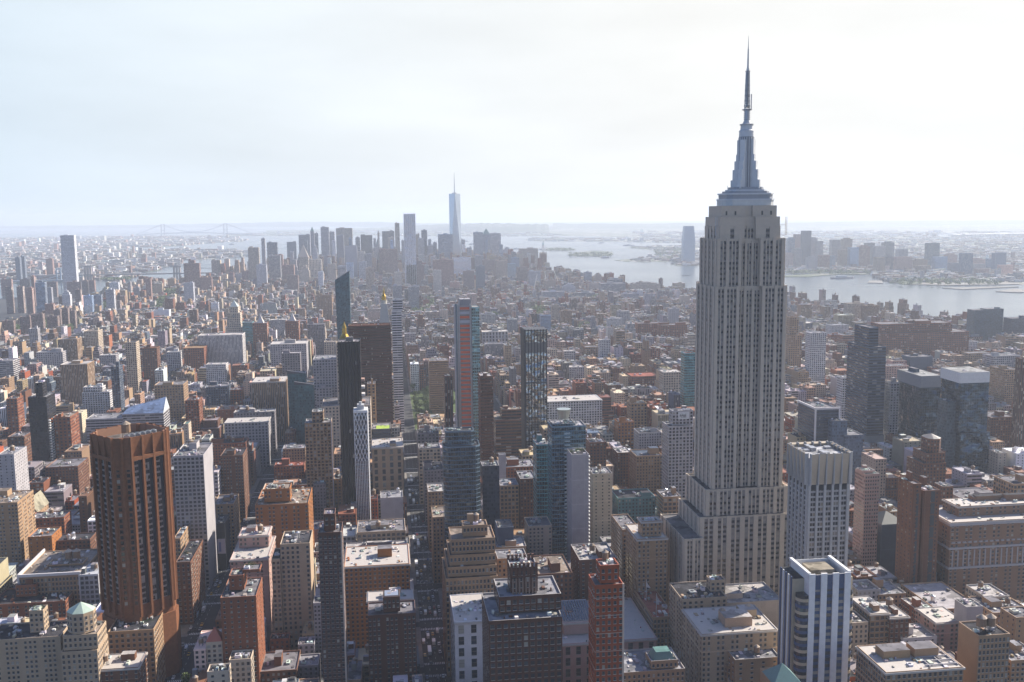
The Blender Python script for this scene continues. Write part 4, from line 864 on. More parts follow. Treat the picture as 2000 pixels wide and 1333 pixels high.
    for i in range(n):
        z0, z1 = Z(214 - 74 * i / n), Z(214 - 74 * (i + 1) / n); r0, r1 = mw(5.4 - 1.9 * i / n), mw(5.4 - 1.9 * (i + 1) / n)
        for k in range(4):
            a, b = k * 1.5708 + .78, (k + 1) * 1.5708 + .78
            p = lambda r, q, z: (cx + r * math.cos(q), cy + r * math.sin(q), z)
            m4.bar(p(r0, a, z0), p(r1, a, z1), .3, METAL, (.3, .32, .36)); m4.bar(p(r0, a, z0), p(r1, b, z1), .17, METAL, (.3, .32, .36)); m4.bar(p(r0, b, z0), p(r0, a, z0), .17, METAL, (.3, .32, .36))
    for i in range(7):
        zz = Z(208 - i * 10); m4.lathe(cx, cy, [(mw(6.4 - i * .35), zz), (mw(6.4 - i * .35), zz + .6)], 8, METAL, (.28, .29, .32)); m4.bar((cx, cy, zz + 1), (cx, cy, zz + 5), 1.1, METAL, (.4, .4, .42), 8)
    m4.bar((cx, cy, Z(139)), (cx, cy, Z(96)), .75, METAL, (.25, .27, .32), 6, .5); m4.bar((cx, cy, Z(96)), (cx, cy, Z(70)), .35, METAL, (.25, .27, .32), 6, .08)
    m4.bar((cx + mw(8.5), cy, Z(214)), (cx + mw(8.5), cy, Z(184)), .5, PAINT, (.6, .6, .62)); m4.build('antenna', root, off)
    r_ = random.Random(8)
    for i in range(46):
        a = r_.uniform(0, 6.28); R_ = r_.choice((mw(48), mw(40), mw(30), mw(62))); zz = {mw(48): Z(389), mw(40): Z(378), mw(30): Z(367), mw(62): Z(402)}[R_]
        m2 = MB(); x, y = cx + R_ * .9 * math.cos(a), cy + R_ * .6 * math.sin(a); m2.bar((x, y, zz), (x, y, zz + r_.uniform(1.5, 6)), .1, METAL, (.4, .4, .42))
        if r_.random() < .3: m2.lathe(x, y, [(.9, zz + 1), (.9, zz + 2)], 8, PAINT, (.6, .6, .6))
        m2.build('aerial', root, off)
    for s in (-1, 1):        # lattice aerial frames at the shoulders
        m2 = MB(); x = cx + s * mw(70)
        for d in (0, 1.2): m2.bar((x + d, cy - 12, Z(460)), (x + d, cy - 12, Z(424)), .18, METAL, (.45, .45, .47))
        for i in range(12): zz = Z(460 - i * 3); m2.bar((x, cy - 12, zz), (x + 1.2, cy - 12, zz + 1.2), .08, METAL, (.45, .45, .47))
        m2.bar((x, cy - 12, Z(440)), (x - s * 6, cy - 12, Z(440)), .15, METAL, (.4, .4, .4)); m2.build('antenna_frame', root, off)
def octagon_tower():
    Yt = 741; cx = atY(254, 850, Yt)[0]; cy = Yt; d = 28.5; z1 = atY(235, 858, Yt - 26)[1]; br = (.19, .075, .032)
    off = (cx, cy, 0); root = empty('octagonal_tower', off, 'orange brown brick tower turned diagonally with ribbed corners and sunken roof, left', 'office tower')
    LAND.append(('brown octagonal tower', cx, cy, z1))
    def octo(d, c):  # square standing on its corner, corners cut
        k = c
        return [(cx + k, cy - d + k), (cx + d - k, cy - k), (cx + d - k, cy + k), (cx + k, cy + d - k), (cx - k, cy + d - k), (cx - d + k, cy + k), (cx - d + k, cy - k), (cx - k, cy - d + k)]
    P = octo(d, 5.0); zb = atY(270, 1180, Yt - 20)[1]
    BR = simple('tower_brick', (.19, .075, .032), .8, noise=.4, scale=.5)
    wm = MB(); wm.prism(P, 0, z1, BR, br, top=False); Pb = octo(d + 1.5, 5); wm.prism(Pb, 0, zb - 12, BR, br)
    OCC.prism(P, 0, z1, ROOF, br); ALLFP.append((cx - d, cx + d, cy - d, cy + d, z1))
    wm.build('wall', root, off); rm = MB(); roof_mb(rm, P, z1, (.16, .14, .13), (.30, .16, .10), par=5.5); rm.build('roof', root, off)
    zt = z1 - 16
    for i in range(8):
        a, b = P[i], P[(i + 1) % 8]; L = math.dist(a, b); ux, uy = (b[0] - a[0]) / L, (b[1] - a[1]) / L; nx, ny = uy, -ux
        at = lambda s, p: (a[0] + ux * s + nx * p, a[1] + uy * s + ny * p)
        if i % 2 == 0:       # long faces: four ribs, three bays
            n = 3; pw = 1.6; bw = (L - pw * 4) / 3
            for k in range(4):
                s = k * (bw + pw); m = MB(); m.prism([at(s, 2.0), at(s + pw, 2.0), at(s + pw, 0), at(s, 0)], zb - 8, z1 + .4, BR, br); m.build('rib', root, off)
            for k in range(3):
                s = pw + k * (bw + pw); m = MB(); nv = (zt - zb) / 3.9
                m.poly([(*at(s, .06), zb), (*at(s + bw * .62, .06), zb), (*at(s + bw * .62, .06), zt), (*at(s, .06), zt)], ST['F'][2], (.24, .21, .20), [(0, 1), (3, 1), (3, 1 + nv), (0, 1 + nv)]); m.build('window_strip', root, off)
                m = MB(); m.poly([(*at(s + bw * .62, .08), zb), (*at(s + bw, .08), zb), (*at(s + bw, .08), zt), (*at(s + bw * .62, .08), zt)], GLASSW[0]); m.build('dark_strip', root, off)
                m = MB(); m.poly([(*at(s, 1.9), zt), (*at(s + bw, 1.9), zt), (*at(s + bw, 1.9), zt + 2.5), (*at(s, 1.9), zt + 2.5)], BR, br)
                m.poly([(*at(s, 1.9), zt + 2.5), (*at(s + bw, 1.9), zt + 2.5), (*at(s + bw, .1), zt + 2.6), (*at(s, .1), zt + 2.6)], BR, br)
                m.poly([(*at(s, .1), zt + 2.6), (*at(s + bw, .1), zt + 2.6), (*at(s + bw, 1.9), z1 + .2), (*at(s, 1.9), z1 + .2)], BR, br)
                m.poly([(*at(s, 1.9), zt), (*at(s, .1), zt), (*at(s + bw, .1), zt), (*at(s + bw, 1.9), zt)], BR, br); m.build('crown_panel', root, off)
        else:                # cut corners: two window slots beside a round pier
            for k in (0, 1):
                s = .6 + k * (L - 3.2); m = MB(); nv = (zt - 6 - zb) / 3.9
                m.poly([(*at(s, .07), zb), (*at(s + 2.2, .07), zb), (*at(s + 2.2, .07), zt - 6), (*at(s, .07), zt - 6)], ST['F'][2], (.20, .09, .05), [(0, 1), (1, 1), (1, 1 + nv), (0, 1 + nv)]); m.build('window_strip', root, off)
            m = MB(); q = at(L / 2, 0); m.lathe(q[0], q[1], [(1.5, zb - 6), (1.5, z1)], 10, BR, br); m.build('round_pier', root, off)
    for k in range(6):
        m = MB(); t = (k + .6) / 6.6; x, y = P[0][0] + (P[1][0] - P[0][0]) * t - 4, P[0][1] + (P[1][1] - P[0][1]) * t + 4
        m.box(x - 1.8, x + 1.8, y - 1.8, y + 1.8, z1 - 5.5, z1 + .8, METAL, (.42, .44, .48)); m.lathe(x, y, [(1.2, z1 + .8), (1.2, z1 + 1.3)], 10, METAL, (.2, .2, .2)); m.build('cooling_unit', root, off)
    m = MB(); tank_mb(m, cx - 3, cy + 2, z1 - 5.5, 1.6); m.build('water_tank', root, off)
    bx = MB(); x0 = atY(200, 1200, 722)[0]; bx.box(cx - 36, cx + 20, cy - 5, cy + 30, 0, 34, BR, br); bx.prism([(cx - 36, cy - 5), (cx - 4, cy - 34), (cx + 2, cy - 34), (cx + 2, cy - 5)], 0, 30, BR, br); bx.build('podium', root, off)
    r = MB(); r.box(cx + 2, cx + 14, cy - 34, cy - 26, 5, 6, METAL, (.6, .6, .65)); r.build('canopy', root, off)
def tower(name, cat, label, short, xl, xr, yt, Y, D, style, col, rcol='groof', fp=True):
    x0, x1, y0, y1, z = tier(xl, xr, yt, 0, D, Y=Y)
    root, off = building(name, cat, label, [(B4(x0, x1, y0, y1), 0, z)], style, col, rcol, '', 1, short=short, fp=fp)
    return root, off, x0, x1, y0, y1, z
def specials():
    # orange striped tower under construction
    root, off, x0, x1, y0, y1, z = tower('construction_tower', 'skyscraper', 'glass tower under construction with a stack of orange floors up its front', 'orange striped tower', 889, 921, 597, 1190, 26, 'B', 'lgray')
    W_ = x1 - x0; n = int(z / 5.2)
    for j in range(n):
        zz = z - 2 - j * 5.2
        if zz < 8: break
        m = MB(); m.box(x0 + W_ * .28, x0 + W_ * .86, y0 - .5, y0 - .05, zz - 2.9, zz, PAINT, (.62, .13, .05) if j != 1 and j != 3 else (.45, .45, .5)); m.build('floor_screen', root, off)
        m = MB(); m.box(x0 + W_ * .26, x0 + W_ * .88, y0 - .9, y0 - .1, zz - 4.6, zz - 4.0, PAINT, (.16, .15, .16)); m.build('floor_slab', root, off)
    for f0, f1, c in ((0, .1, (.12, .16, .2)), (.1, .14, (.5, .5, .52)), (.2, .25, (.5, .5, .52)), (.88, .93, (.5, .5, .52))):
        m = MB(); m.box(x0 + W_ * f0, x0 + W_ * f1, y0 - 1.2, y0 - .02, 0, z + 2, METAL, c); m.build('vertical_fin', root, off)
    gx0, gz = x1, atY(928, 600, 1190)[1]; gx1 = atY(936, 600, 1190)[0]; gm = MB()
    gm.wall((gx0, y0 - 1), (gx1, y0 - 1), 0, gz, 'G', (.2, .3, .3)); gm.wall((gx1, y0 - 1), (gx1, y1), 0, gz, 'G', K['teal']); gm.wall((gx1, y1), (gx0, y1), 0, gz, 'G', K['teal']); gm.box(gx0, gx1, y0 - .5, y1, gz - 1, gz - .5, ROOF, (.3, .3, .3)); gm.build('glass_wing', root, off)
    m = MB(); m.box(x0 + W_ * .3, x1 - 1, y0 + 3, y1 - 4, z - 1, z + 7, PAINT, (.28, .27, .29)); m.build('hoist_box', root, off)
    for f, h in ((0, 12), (.18, 9), (.95, 13), (.5, 9)):
        m = MB(); m.bar((x0 + W_ * f, y0 + 1, z), (x0 + W_ * f + 1, y0 + 1, z + h), .3, METAL, (.3, .3, .3)); m.build('mast', root, off)
    # black ribbed tower
    root, off, x0, x1, y0, y1, z = tower('ribbed_tower', 'skyscraper', 'black ribbed tower with mirror glass panels and a grey band near its top', 'black ribbed tower', 1025, 1068, 645, 1260, 30, 'M', (.55, .57, .55))
    for i in range(8):
        for face in (0, 1):
            m = MB(); t = i / 7
            if face == 0: xx = x0 + (x1 - x0 - 1) * t; m.box(xx, xx + 1.0, y0 - 1.1, y0, 0, z + 1, PAINT, (.02, .02, .025))
            else: yy = y0 + (y1 - y0 - 1) * t; m.box(x0 - 1.3, x0, yy, yy + 2.6, 0, z + 1, PAINT, (.02, .02, .025))
            m.build('rib', root, off)
    for ya, yb in ((670, 689),):
        m = MB(); m.box(x0 - .5, x1, y0 - .5, y0 - .02, atY(1045, yb, 1260)[1], atY(1045, ya, 1260)[1], PAINT, (.12, .12, .13)); m.build('plant_floor', root, off)
    m = MB(); zz = atY(1045, 688, 1260)[1]
    for q in range(3): m.box(x0, x1, y0 - .4, y0 - .02, zz - 40 - q * 45, zz - 38.5 - q * 45, PAINT, (.05, .05, .05))
    m.box(x0 - 1.2, x1 + .8, y0 - 1.2, y1, z - .6, z + .4, PAINT, (.05, .05, .055)); m.build('crown_band', root, off)
    # white lattice tower
    root, off, x0, x1, y0, y1, z = tower('lattice_tower', 'tower', 'slender tower wrapped in a white lattice that straightens into vertical lines', 'white lattice tower', 691, 717, 803, 985, 16, 'G', (.09, .10, .12))
    m = MB(); m.box(x0 + 3, x1 - 3, y0 + 3, y1 - 3, z - 1, z + 5, PAINT, (.4, .4, .42)); m.lathe((x0 + x1) / 2, y0 + 6, [(1.5, z + 5), (1.5, z + 8)], 8, PAINT, (.5, .5, .5)); m.build('bulkhead', root, off)
    cw = (x1 - x0) / 4; Hh = z - 52; zs = z - 2; nseg = 5; sh = Hh * 0 + 9.5
    def bar(a, b): mm = MB(); mm.bar(a, b, .32, PAINT, (.75, .74, .74)); mm.build('lattice_bar', root, off)
    for j in range(nseg):
        za, zb_ = zs - j * sh, zs - (j + 1) * sh
        for i in range(4):
            xa, xb = x0 + i * cw, x0 + (i + 1) * cw
            if (i + j) % 2: bar((xa, y0 - .35, za), (xb, y0 - .35, zb_))
            else: bar((xb, y0 - .35, za), (xa, y0 - .35, zb_))
            if (i + j) % 2 == 0: bar((xa, y0 - .4, za), (xb, y0 - .4, zb_))
            else: bar((xb, y0 - .4, za), (xa, y0 - .4, zb_))
        ds = (y1 - y0) / 2
        for i in range(2):
            ya, yb = y0 + i * ds, y0 + (i + 1) * ds; bar((x1 + .35, ya, za), (x1 + .35, yb, zb_)); bar((x1 + .35, yb, za), (x1 + .35, ya, zb_))
    for i in range(9):
        xx = x0 + (x1 - x0) * i / 8; bar((xx, y0 - .35, zs if i in (0, 8) else zs - nseg * sh), (xx, y0 - .35, 0))
    for i in range(5): yy = y0 + (y1 - y0) * i / 4; bar((x1 + .35, yy, zs if i in (0, 4) else zs - nseg * sh), (x1 + .35, yy, 0))
    m = MB(); m.box(x0 - .5, x1 + .5, y0 - .6, y1, z - 2, z + .6, PAINT, (.7, .7, .7)); m.build('crown_band', root, off)
    # black tower and the gilded spire behind it
    root, off, x0, x1, y0, y1, z = tower('black_tower', 'skyscraper', 'black office tower with columns of balconies on its right side, left of centre', 'black tower', 659, 703, 668, 1010, 26, 'K', (.022, .02, .022))
    for i in range(7):
        m = MB(); xx = x0 + (x1 - x0 - .8) * i / 6; m.box(xx, xx + .8, y0 - .7, y0, 0, z + .8, PAINT, (.02, .018, .02)); m.build('fin', root, off)
    for j in range(12):
        m = MB(); zz = z - 40 - j * 7.4; m.box(x1, x1 + 3.2, y0 + 3, y0 + 12, zz, zz + 2.2, PAINT, K['white'] if j % 3 else (.4, .25, .2)); m.build('balcony', root, off)
    m = MB(); m.box(x0 + 8, x0 + 15, y0 + 3, y0 + 9, z, z + 4, PAINT, (.15, .14, .14)); m.build('bulkhead', root, off)
    Y = 1254; x0, _ = atY(661, 664, Y); x1, zb = atY(682, 668, Y); zt = atY(672, 632, Y)[1]; cx = (x0 + x1) / 2; d = (x1 - x0) / 2
    root, off = building('gilded_spire_building', 'office building', 'stone office building topped by a gilded pyramid spire, peeking over the black tower', [(B4(cx - 30, cx + 30, Y, Y + 60), 0, 90), (B4(cx - d * 1.6, cx + d * 1.6, Y + 12, Y + 44), 90, zb - 4), (B4(cx - d, cx + d, Y + 16, Y + 34), zb - 4, zb)], 'P', 'cream', 'groof', 'm1', 5, short='gilded spire')
    mb = MB(); GOLD = simple('gold_leaf', K['gold'], .25, metal=.8, noise=.2); h = zt - zb; yc = Y + 25
    mb.lathe(cx, yc, [(d * 1.2, zb), (d * .62, zb + h * .3), (d * .5, zb + h * .32), (d * .42, zb + h * .62), (d * .5, zb + h * .63), (d * .1, zb + h * .92), (.1, zt)], 8, GOLD, (1, 1, 1), rot=.39); mb.build('gilded_spire', root, off)
    # clock tower with golden cupola behind the brown slab
    Y = 1500; x0 = atY(741, 632, Y)[0]; x1, zc = atY(761, 628, Y); zt = atY(752, 563, Y)[1]; cx = (x0 + x1) / 2; d = (x1 - x0) / 2 * 1.15; yc = Y + 13
    root, off = building('stone_clock_tower', 'tower', 'pale stone campanile with a golden cupola rising behind the dark brown slab', [(B4(cx - d, cx + d, Y, Y + 26), 0, zc - 12)], 'P', 'cream', 'groof', '', 6, short='golden cupola tower')
    mb = MB(); P = B4(cx - d, cx + d, Y, Y + 26); k = .52; q = [(cx + (x - cx) * k, yc + (y - yc) * k) for x, y in P]; zm = zc + (zt - zc) * .52
    mb.loft(P, zc - 12, q, zm, PAINT, (.5, .47, .42)); mb.build('pyramid_roof', root, off)
    mb = MB(); s = d * .5; mb.lathe(cx, yc, [(s, zm), (s, zm + 5), (s * 1.1, zm + 5.2)], 10, PAINT, (.5, .47, .4)); mb.build('belvedere', root, off)
    mb = MB(); h = zt - zm - 5; mb.lathe(cx, yc, [(s * .8, zm + 5), (s * .75, zm + 5 + h * .3), (s * .3, zm + 5 + h * .5), (s * .3, zm + 5 + h * .7), (.1, zt)], 12, GOLD, (1, 1, 1)); mb.build('golden_cupola', root, off)
    # white clock tower
    Y = atZ(457, 650, 60)[1]; x0, za = atY(441, 640, Y); x1 = atY(473, 640, Y)[0]; cx, d = (x0 + x1) / 2, (x1 - x0) / 2
    z = lambda y: atY(457, y, Y)[1]
    root, off = building('white_clock_tower', 'tower', 'white stone clock tower with tapering top above the pilastered office', [(B4(cx - d, cx + d, Y, Y + 2 * d), 0, z(640)), (B4(cx - d * .8, cx + d * .8, Y + 3, Y + 2 * d - 3), z(640), z(612)), (B4(cx - d * .55, cx + d * .55, Y + 5, Y + 2 * d - 5), z(612), z(600))], 'P', 'cream', 'lgray', '', 7, short='white clock tower')
    pyramid(root, off, B4(cx - d * .5, cx + d * .5, Y + 6, Y + 2 * d - 6), z(600), z(588) - z(600), PAINT, (.42, .46, .45))
    mb = MB(); mb.lathe(cx, Y - .3, [(0.1, z(622))], 4, PAINT, (.6, .6, .6)); c = (cx, Y + 2.7, z(618)); m = MB()
    m.poly([(c[0] + 3.2 * math.cos(a * .5236), c[1], c[2] + 3.2 * math.sin(a * .5236)) for a in range(12)], PAINT, (.25, .24, .22)); m.build('clock_face', root, off)
    for xl, xr, yt, lab in ((493, 521, 632, 'left one of two brick towers with pale pyramid roofs'), (557, 583, 628, 'right one of two brick towers with pale pyramid roofs')):
        x0, x1, y0, y1, z_ = tier(xl, xr, yt, 85, 34); root, off = building('pyramid_tower', 'apartment tower', lab, [(B4(x0, x1, y0, y1), 0, z_)], 'P', 'brick', 'groof', '', 8, short='pyramid roofed pair' if xl < 500 else None)
        pyramid(root, off, B4(x0 + 8, x1 - 8, y0 + 6, y1 - 6), z_, 18, PAINT, (.5, .45, .42)); 
    # teal tower with slanted top, widening upwards
    Y = 1640; xa, z_ = atY(654, 548, Y); xb, z2 = atY(682, 530, Y); bx0 = xa + 3; bx1 = xb - 1
    off = ((xa + xb) / 2, Y + 14, 0); root = empty('teal_glass_tower', off, 'dark teal glass tower with a slanted roofline and a crane on top', 'skyscraper'); LAND.append(('slanted teal tower', *off[:2], z_))
    mb = MB(); P0, P1 = B4(bx0, bx1, Y + 2, Y + 26), B4(xa, xb, Y, Y + 28); zs_ = [z_, z2, z2, z_]
    for i in range(4):
        j = (i + 1) % 4; nu = 9; mb.poly([(*P0[i], 0), (*P0[j], 0), (*P1[j], zs_[j]), (*P1[i], zs_[i])], ST['D'][2], (.08, .16, .20), [(0, 1), (nu, 1), (nu, 60), (0, 60)])
    mb.build('wall', root, off); m = MB(); m.poly([(*P1[i], zs_[i]) for i in range(4)], ROOF, (.15, .15, .16)); m.build('roof', root, off); OCC.prism(P1, 0, z_, ROOF, (0, 0, 0)); ALLFP.append((xa, xb, Y, Y + 28, z_))
    m = MB(); m.bar((xa + 8, Y + 10, z_), (xa + 8, Y + 10, z_ + 18), .5, METAL, (.3, .3, .3)); m.bar((xa - 2, Y + 10, z_ + 17), (xa + 16, Y + 10, z_ + 18), .4, METAL, (.3, .3, .3)); m.build('crane', root, off)
    # angular crowned tower
    Y = 672; x0 = atY(1579, 885, Y)[0]; x1 = atY(1664, 885, Y)[0]; z_ = atY(1620, 886, Y)[1]; D = 34; y1 = Y + D; cc = (.42, .41, .40); be = (.50, .41, .30)
    off = ((x0 + x1) / 2, Y + 17, 0); root = empty('crowned_tower', off, 'grey concrete tower with flaring tan crown panels, right of the skyscraper', 'office tower'); LAND.append(('angular crowned tower', *off[:2], z_))
    P = B4(x0 + 1, x1 - 1, Y + 1, y1 - 1); wm = MB(); wm.prism(P, 0, z_ - 3, STONE, cc, top=False); wm.build('wall', root, off); rm = MB(); rm.poly([(*p, z_ - 3) for p in P], ROOF, (.4, .4, .42)); rm.build('roof', root, off)
    OCC.prism(P, 0, z_, ROOF, cc); ALLFP.append((x0, x1, Y, y1, z_)); bag = newbag(); zc = z_ - 22
    ST['C'] = (2.2, 3.6, facade('wide_strip_wall', .84, .62, glass=(.05, .06, .08), blind=.2, metal=.3))
    for a, b, n in ((P[0], P[1], 5), (P[3], P[0], 5), (P[1], P[2], 5), (P[2], P[3], 5)):
        L = math.dist(a, b); ux, uy = (b[0] - a[0]) / L, (b[1] - a[1]) / L; nx, ny = uy, -ux; pw = 1.6; bw = (L - pw * (n + 1)) / n
        at = lambda s, p: (a[0] + ux * s + nx * p, a[1] + uy * s + ny * p)
        for k in range(n + 1):
            s = k * (bw + pw); m = MB(); m.prism([at(s, 1.0), at(s + pw, 1.0), at(s + pw, 0), at(s, 0)], 0, zc, STONE, cc); m.prism([at(s + .45, 2.5), at(s + pw - .45, 2.5), at(s + pw - .45, 0), at(s + .45, 0)], zc, z_ + .3, STONE, cc); m.build('pier', root, off)
        for k in range(n):
            s = pw + k * (bw + pw); m = MB(); nv = (zc - 4) / 3.6
            m.poly([(*at(s, .1), 0), (*at(s + bw, .1), 0), (*at(s + bw, .1), zc - 4), (*at(s, .1), zc - 4)], ST['C'][2], (.36, .35, .35), [(0, 1), (2, 1), (2, 1 + nv), (0, 1 + nv)]); m.build('window_strip', root, off)
            m = MB(); m.poly([(*at(s, .1), zc - 4), (*at(s + bw, .1), zc - 4), (*at(s + bw, .1), zc), (*at(s, .1), zc)], GLASSW[0]); m.build('crown_gap', root, off)
            m = MB(); m.poly([(*at(s, .2), zc), (*at(s + bw, .2), zc), (*at(s + bw + .4, 2.2), z_), (*at(s - .4, 2.2), z_)], PAINT, be); m.poly([(*at(s - .4, 2.2), z_), (*at(s + bw + .4, 2.2), z_), (*at(s + bw, .2), z_ - 1), (*at(s, .2), z_ - 1)], PAINT, be); m.build('crown_panel', root, off)
    r_ = random.Random(4)
    for k in range(9):
        m = MB(); x, y = r_.uniform(x0 + 4, x1 - 6), r_.uniform(Y + 5, y1 - 6); m.box(x, x + r_.uniform(1, 5), y, y + r_.uniform(1, 6), z_ - 3, z_ - 3 + r_.uniform(1, 2.6), METAL, (.5, .5, .52)); m.build('roof_duct', root, off)
    # blue and white striped tower
    Y = 566; x0 = atY(1580, 1122, Y)[0]; x1 = atY(1661, 1122, Y)[0]; z_ = atY(1620, 1122, Y)[1]; D = 26; y1 = Y + D; wh = (.74, .73, .72); bl = (.05, .085, .17)
    off = ((x0 + x1) / 2, Y + 13, 0); root = empty('striped_tower', off, 'blue and white striped tower with curved tan corner bays, bottom right', 'apartment tower'); LAND.append(('blue and white striped tower', *off[:2], z_))
    wm = MB(); wm.prism(B4(x0, x1, Y, y1), 0, z_ - 1, PAINT, wh, top=False); wm.prism(B4(x0 - 7, x0, Y + 6, y1), 0, z_ - 4, PAINT, (.46, .38, .27), tmat=ROOF, tcol=(.08, .08, .08)); wm.prism(B4(x1, x1 + 3.5, Y + 4, y1), 0, z_ - 4, PAINT, (.46, .38, .27)); wm.build('wall', root, off)
    rm = MB(); roof_mb(rm, B4(x0, x1, Y, y1), z_, (.25, .22, .18), wh, par=5); rm.build('roof', root, off); OCC.prism(B4(x0 - 7, x1 + 3, Y, y1), 0, z_, ROOF, wh); ALLFP.append((x0 - 7, x1 + 3.5, Y, y1, z_))
    n = 4; pw = (x1 - x0) * .145; bw = ((x1 - x0) - n * pw) / 3
    BWm = facade('blue_band_window', .98, .5, glass=(.12, .13, .14), blind=.5)
    for k in range(4):
        m = MB(); xx = x0 + k * (pw + bw); m.box(xx, xx + pw, Y - .9, Y, 0, z_ + .8, PAINT, wh); m.build('white_pier', root, off)
    for k in range(3):
        m = MB(); xx = x0 + pw + k * (pw + bw); zt = z_ - 9; nv = zt / 3.9
        m.poly([(xx, Y - .1, 0), (xx + bw, Y - .1, 0), (xx + bw, Y - .1, zt), (xx, Y - .1, zt)], BWm, bl, [(0, 1), (1, 1), (1, 1 + nv), (0, 1 + nv)]); m.poly([(xx, Y - .1, zt), (xx + bw, Y - .1, zt), (xx + bw, Y - .1, z_), (xx, Y - .1, z_)], PAINT, bl); m.build('window_strip', root, off)
    for cxx, rr in ((x0 - 1.5, 4.6), (x1 + 1.2, 2.4)):
        for j in range(int((z_ - 10) / 3.9)):
            zz = z_ - 12 - j * 3.9; m = MB(); g = j % 2
            pts = [(rr, zz - 3.9), (rr, zz - 2.1)]; m.lathe(cxx, Y + 3.6, pts, 16, PAINT, (.46, .38, .27) if not g else bl); m.lathe(cxx, Y + 3.6, [(rr * .95, zz - 2.1), (rr * .95, zz)], 16, GLASSW[1 if j % 3 else 0]); m.build('bay', root, off)
    for k in range(5):
        m = MB(); yy = Y + 7 + k * 3.8; m.box(x0 - 7.5, x0 - 7, yy, yy + 1.7, 0, z_ - 3, PAINT, wh if k % 2 else bl); m.build('side_stripe', root, off)
    for xx in (x0, x1 - 1):
        m = MB(); m.box(xx - .4, xx + 1.4, Y, y1 + 1, z_ - .5, z_ + 1.3, PAINT, wh); m.build('parapet_beam', root, off)
    m = MB(); m.box(x0 + 6, x1 - 5, Y + 10, y1 - 3, z_ - 5, z_ - 1, ROOF, (.3, .26, .2)); m.lathe(x0 + 13, Y + 8, [(2, z_ - 5), (2, z_ - 2)], 10, METAL, (.5, .45, .4)); m.build('roof_plant', root, off)
    # small green gabled roof at the bottom edge
    x0, z_ = atY(1512, 1338, 520); x1 = atY(1564, 1338, 520)[0]; off = ((x0 + x1) / 2, 528, 0); root = empty('green_gabled_building', off, 'pointed green copper gable just left of the blue striped tower at the bottom edge', 'building')
    m = MB(); m.box(x0, x1, 520, 540, 0, z_, ST['T'][2], K['tan'], tmat=ROOF); m.build('wall', root, off); ALLFP.append((x0, x1, 520, 540, z_)); pyramid(root, off, B4(x0 - .5, x1 + .5, 519, 536), z_, 8, PAINT, K['copper'])
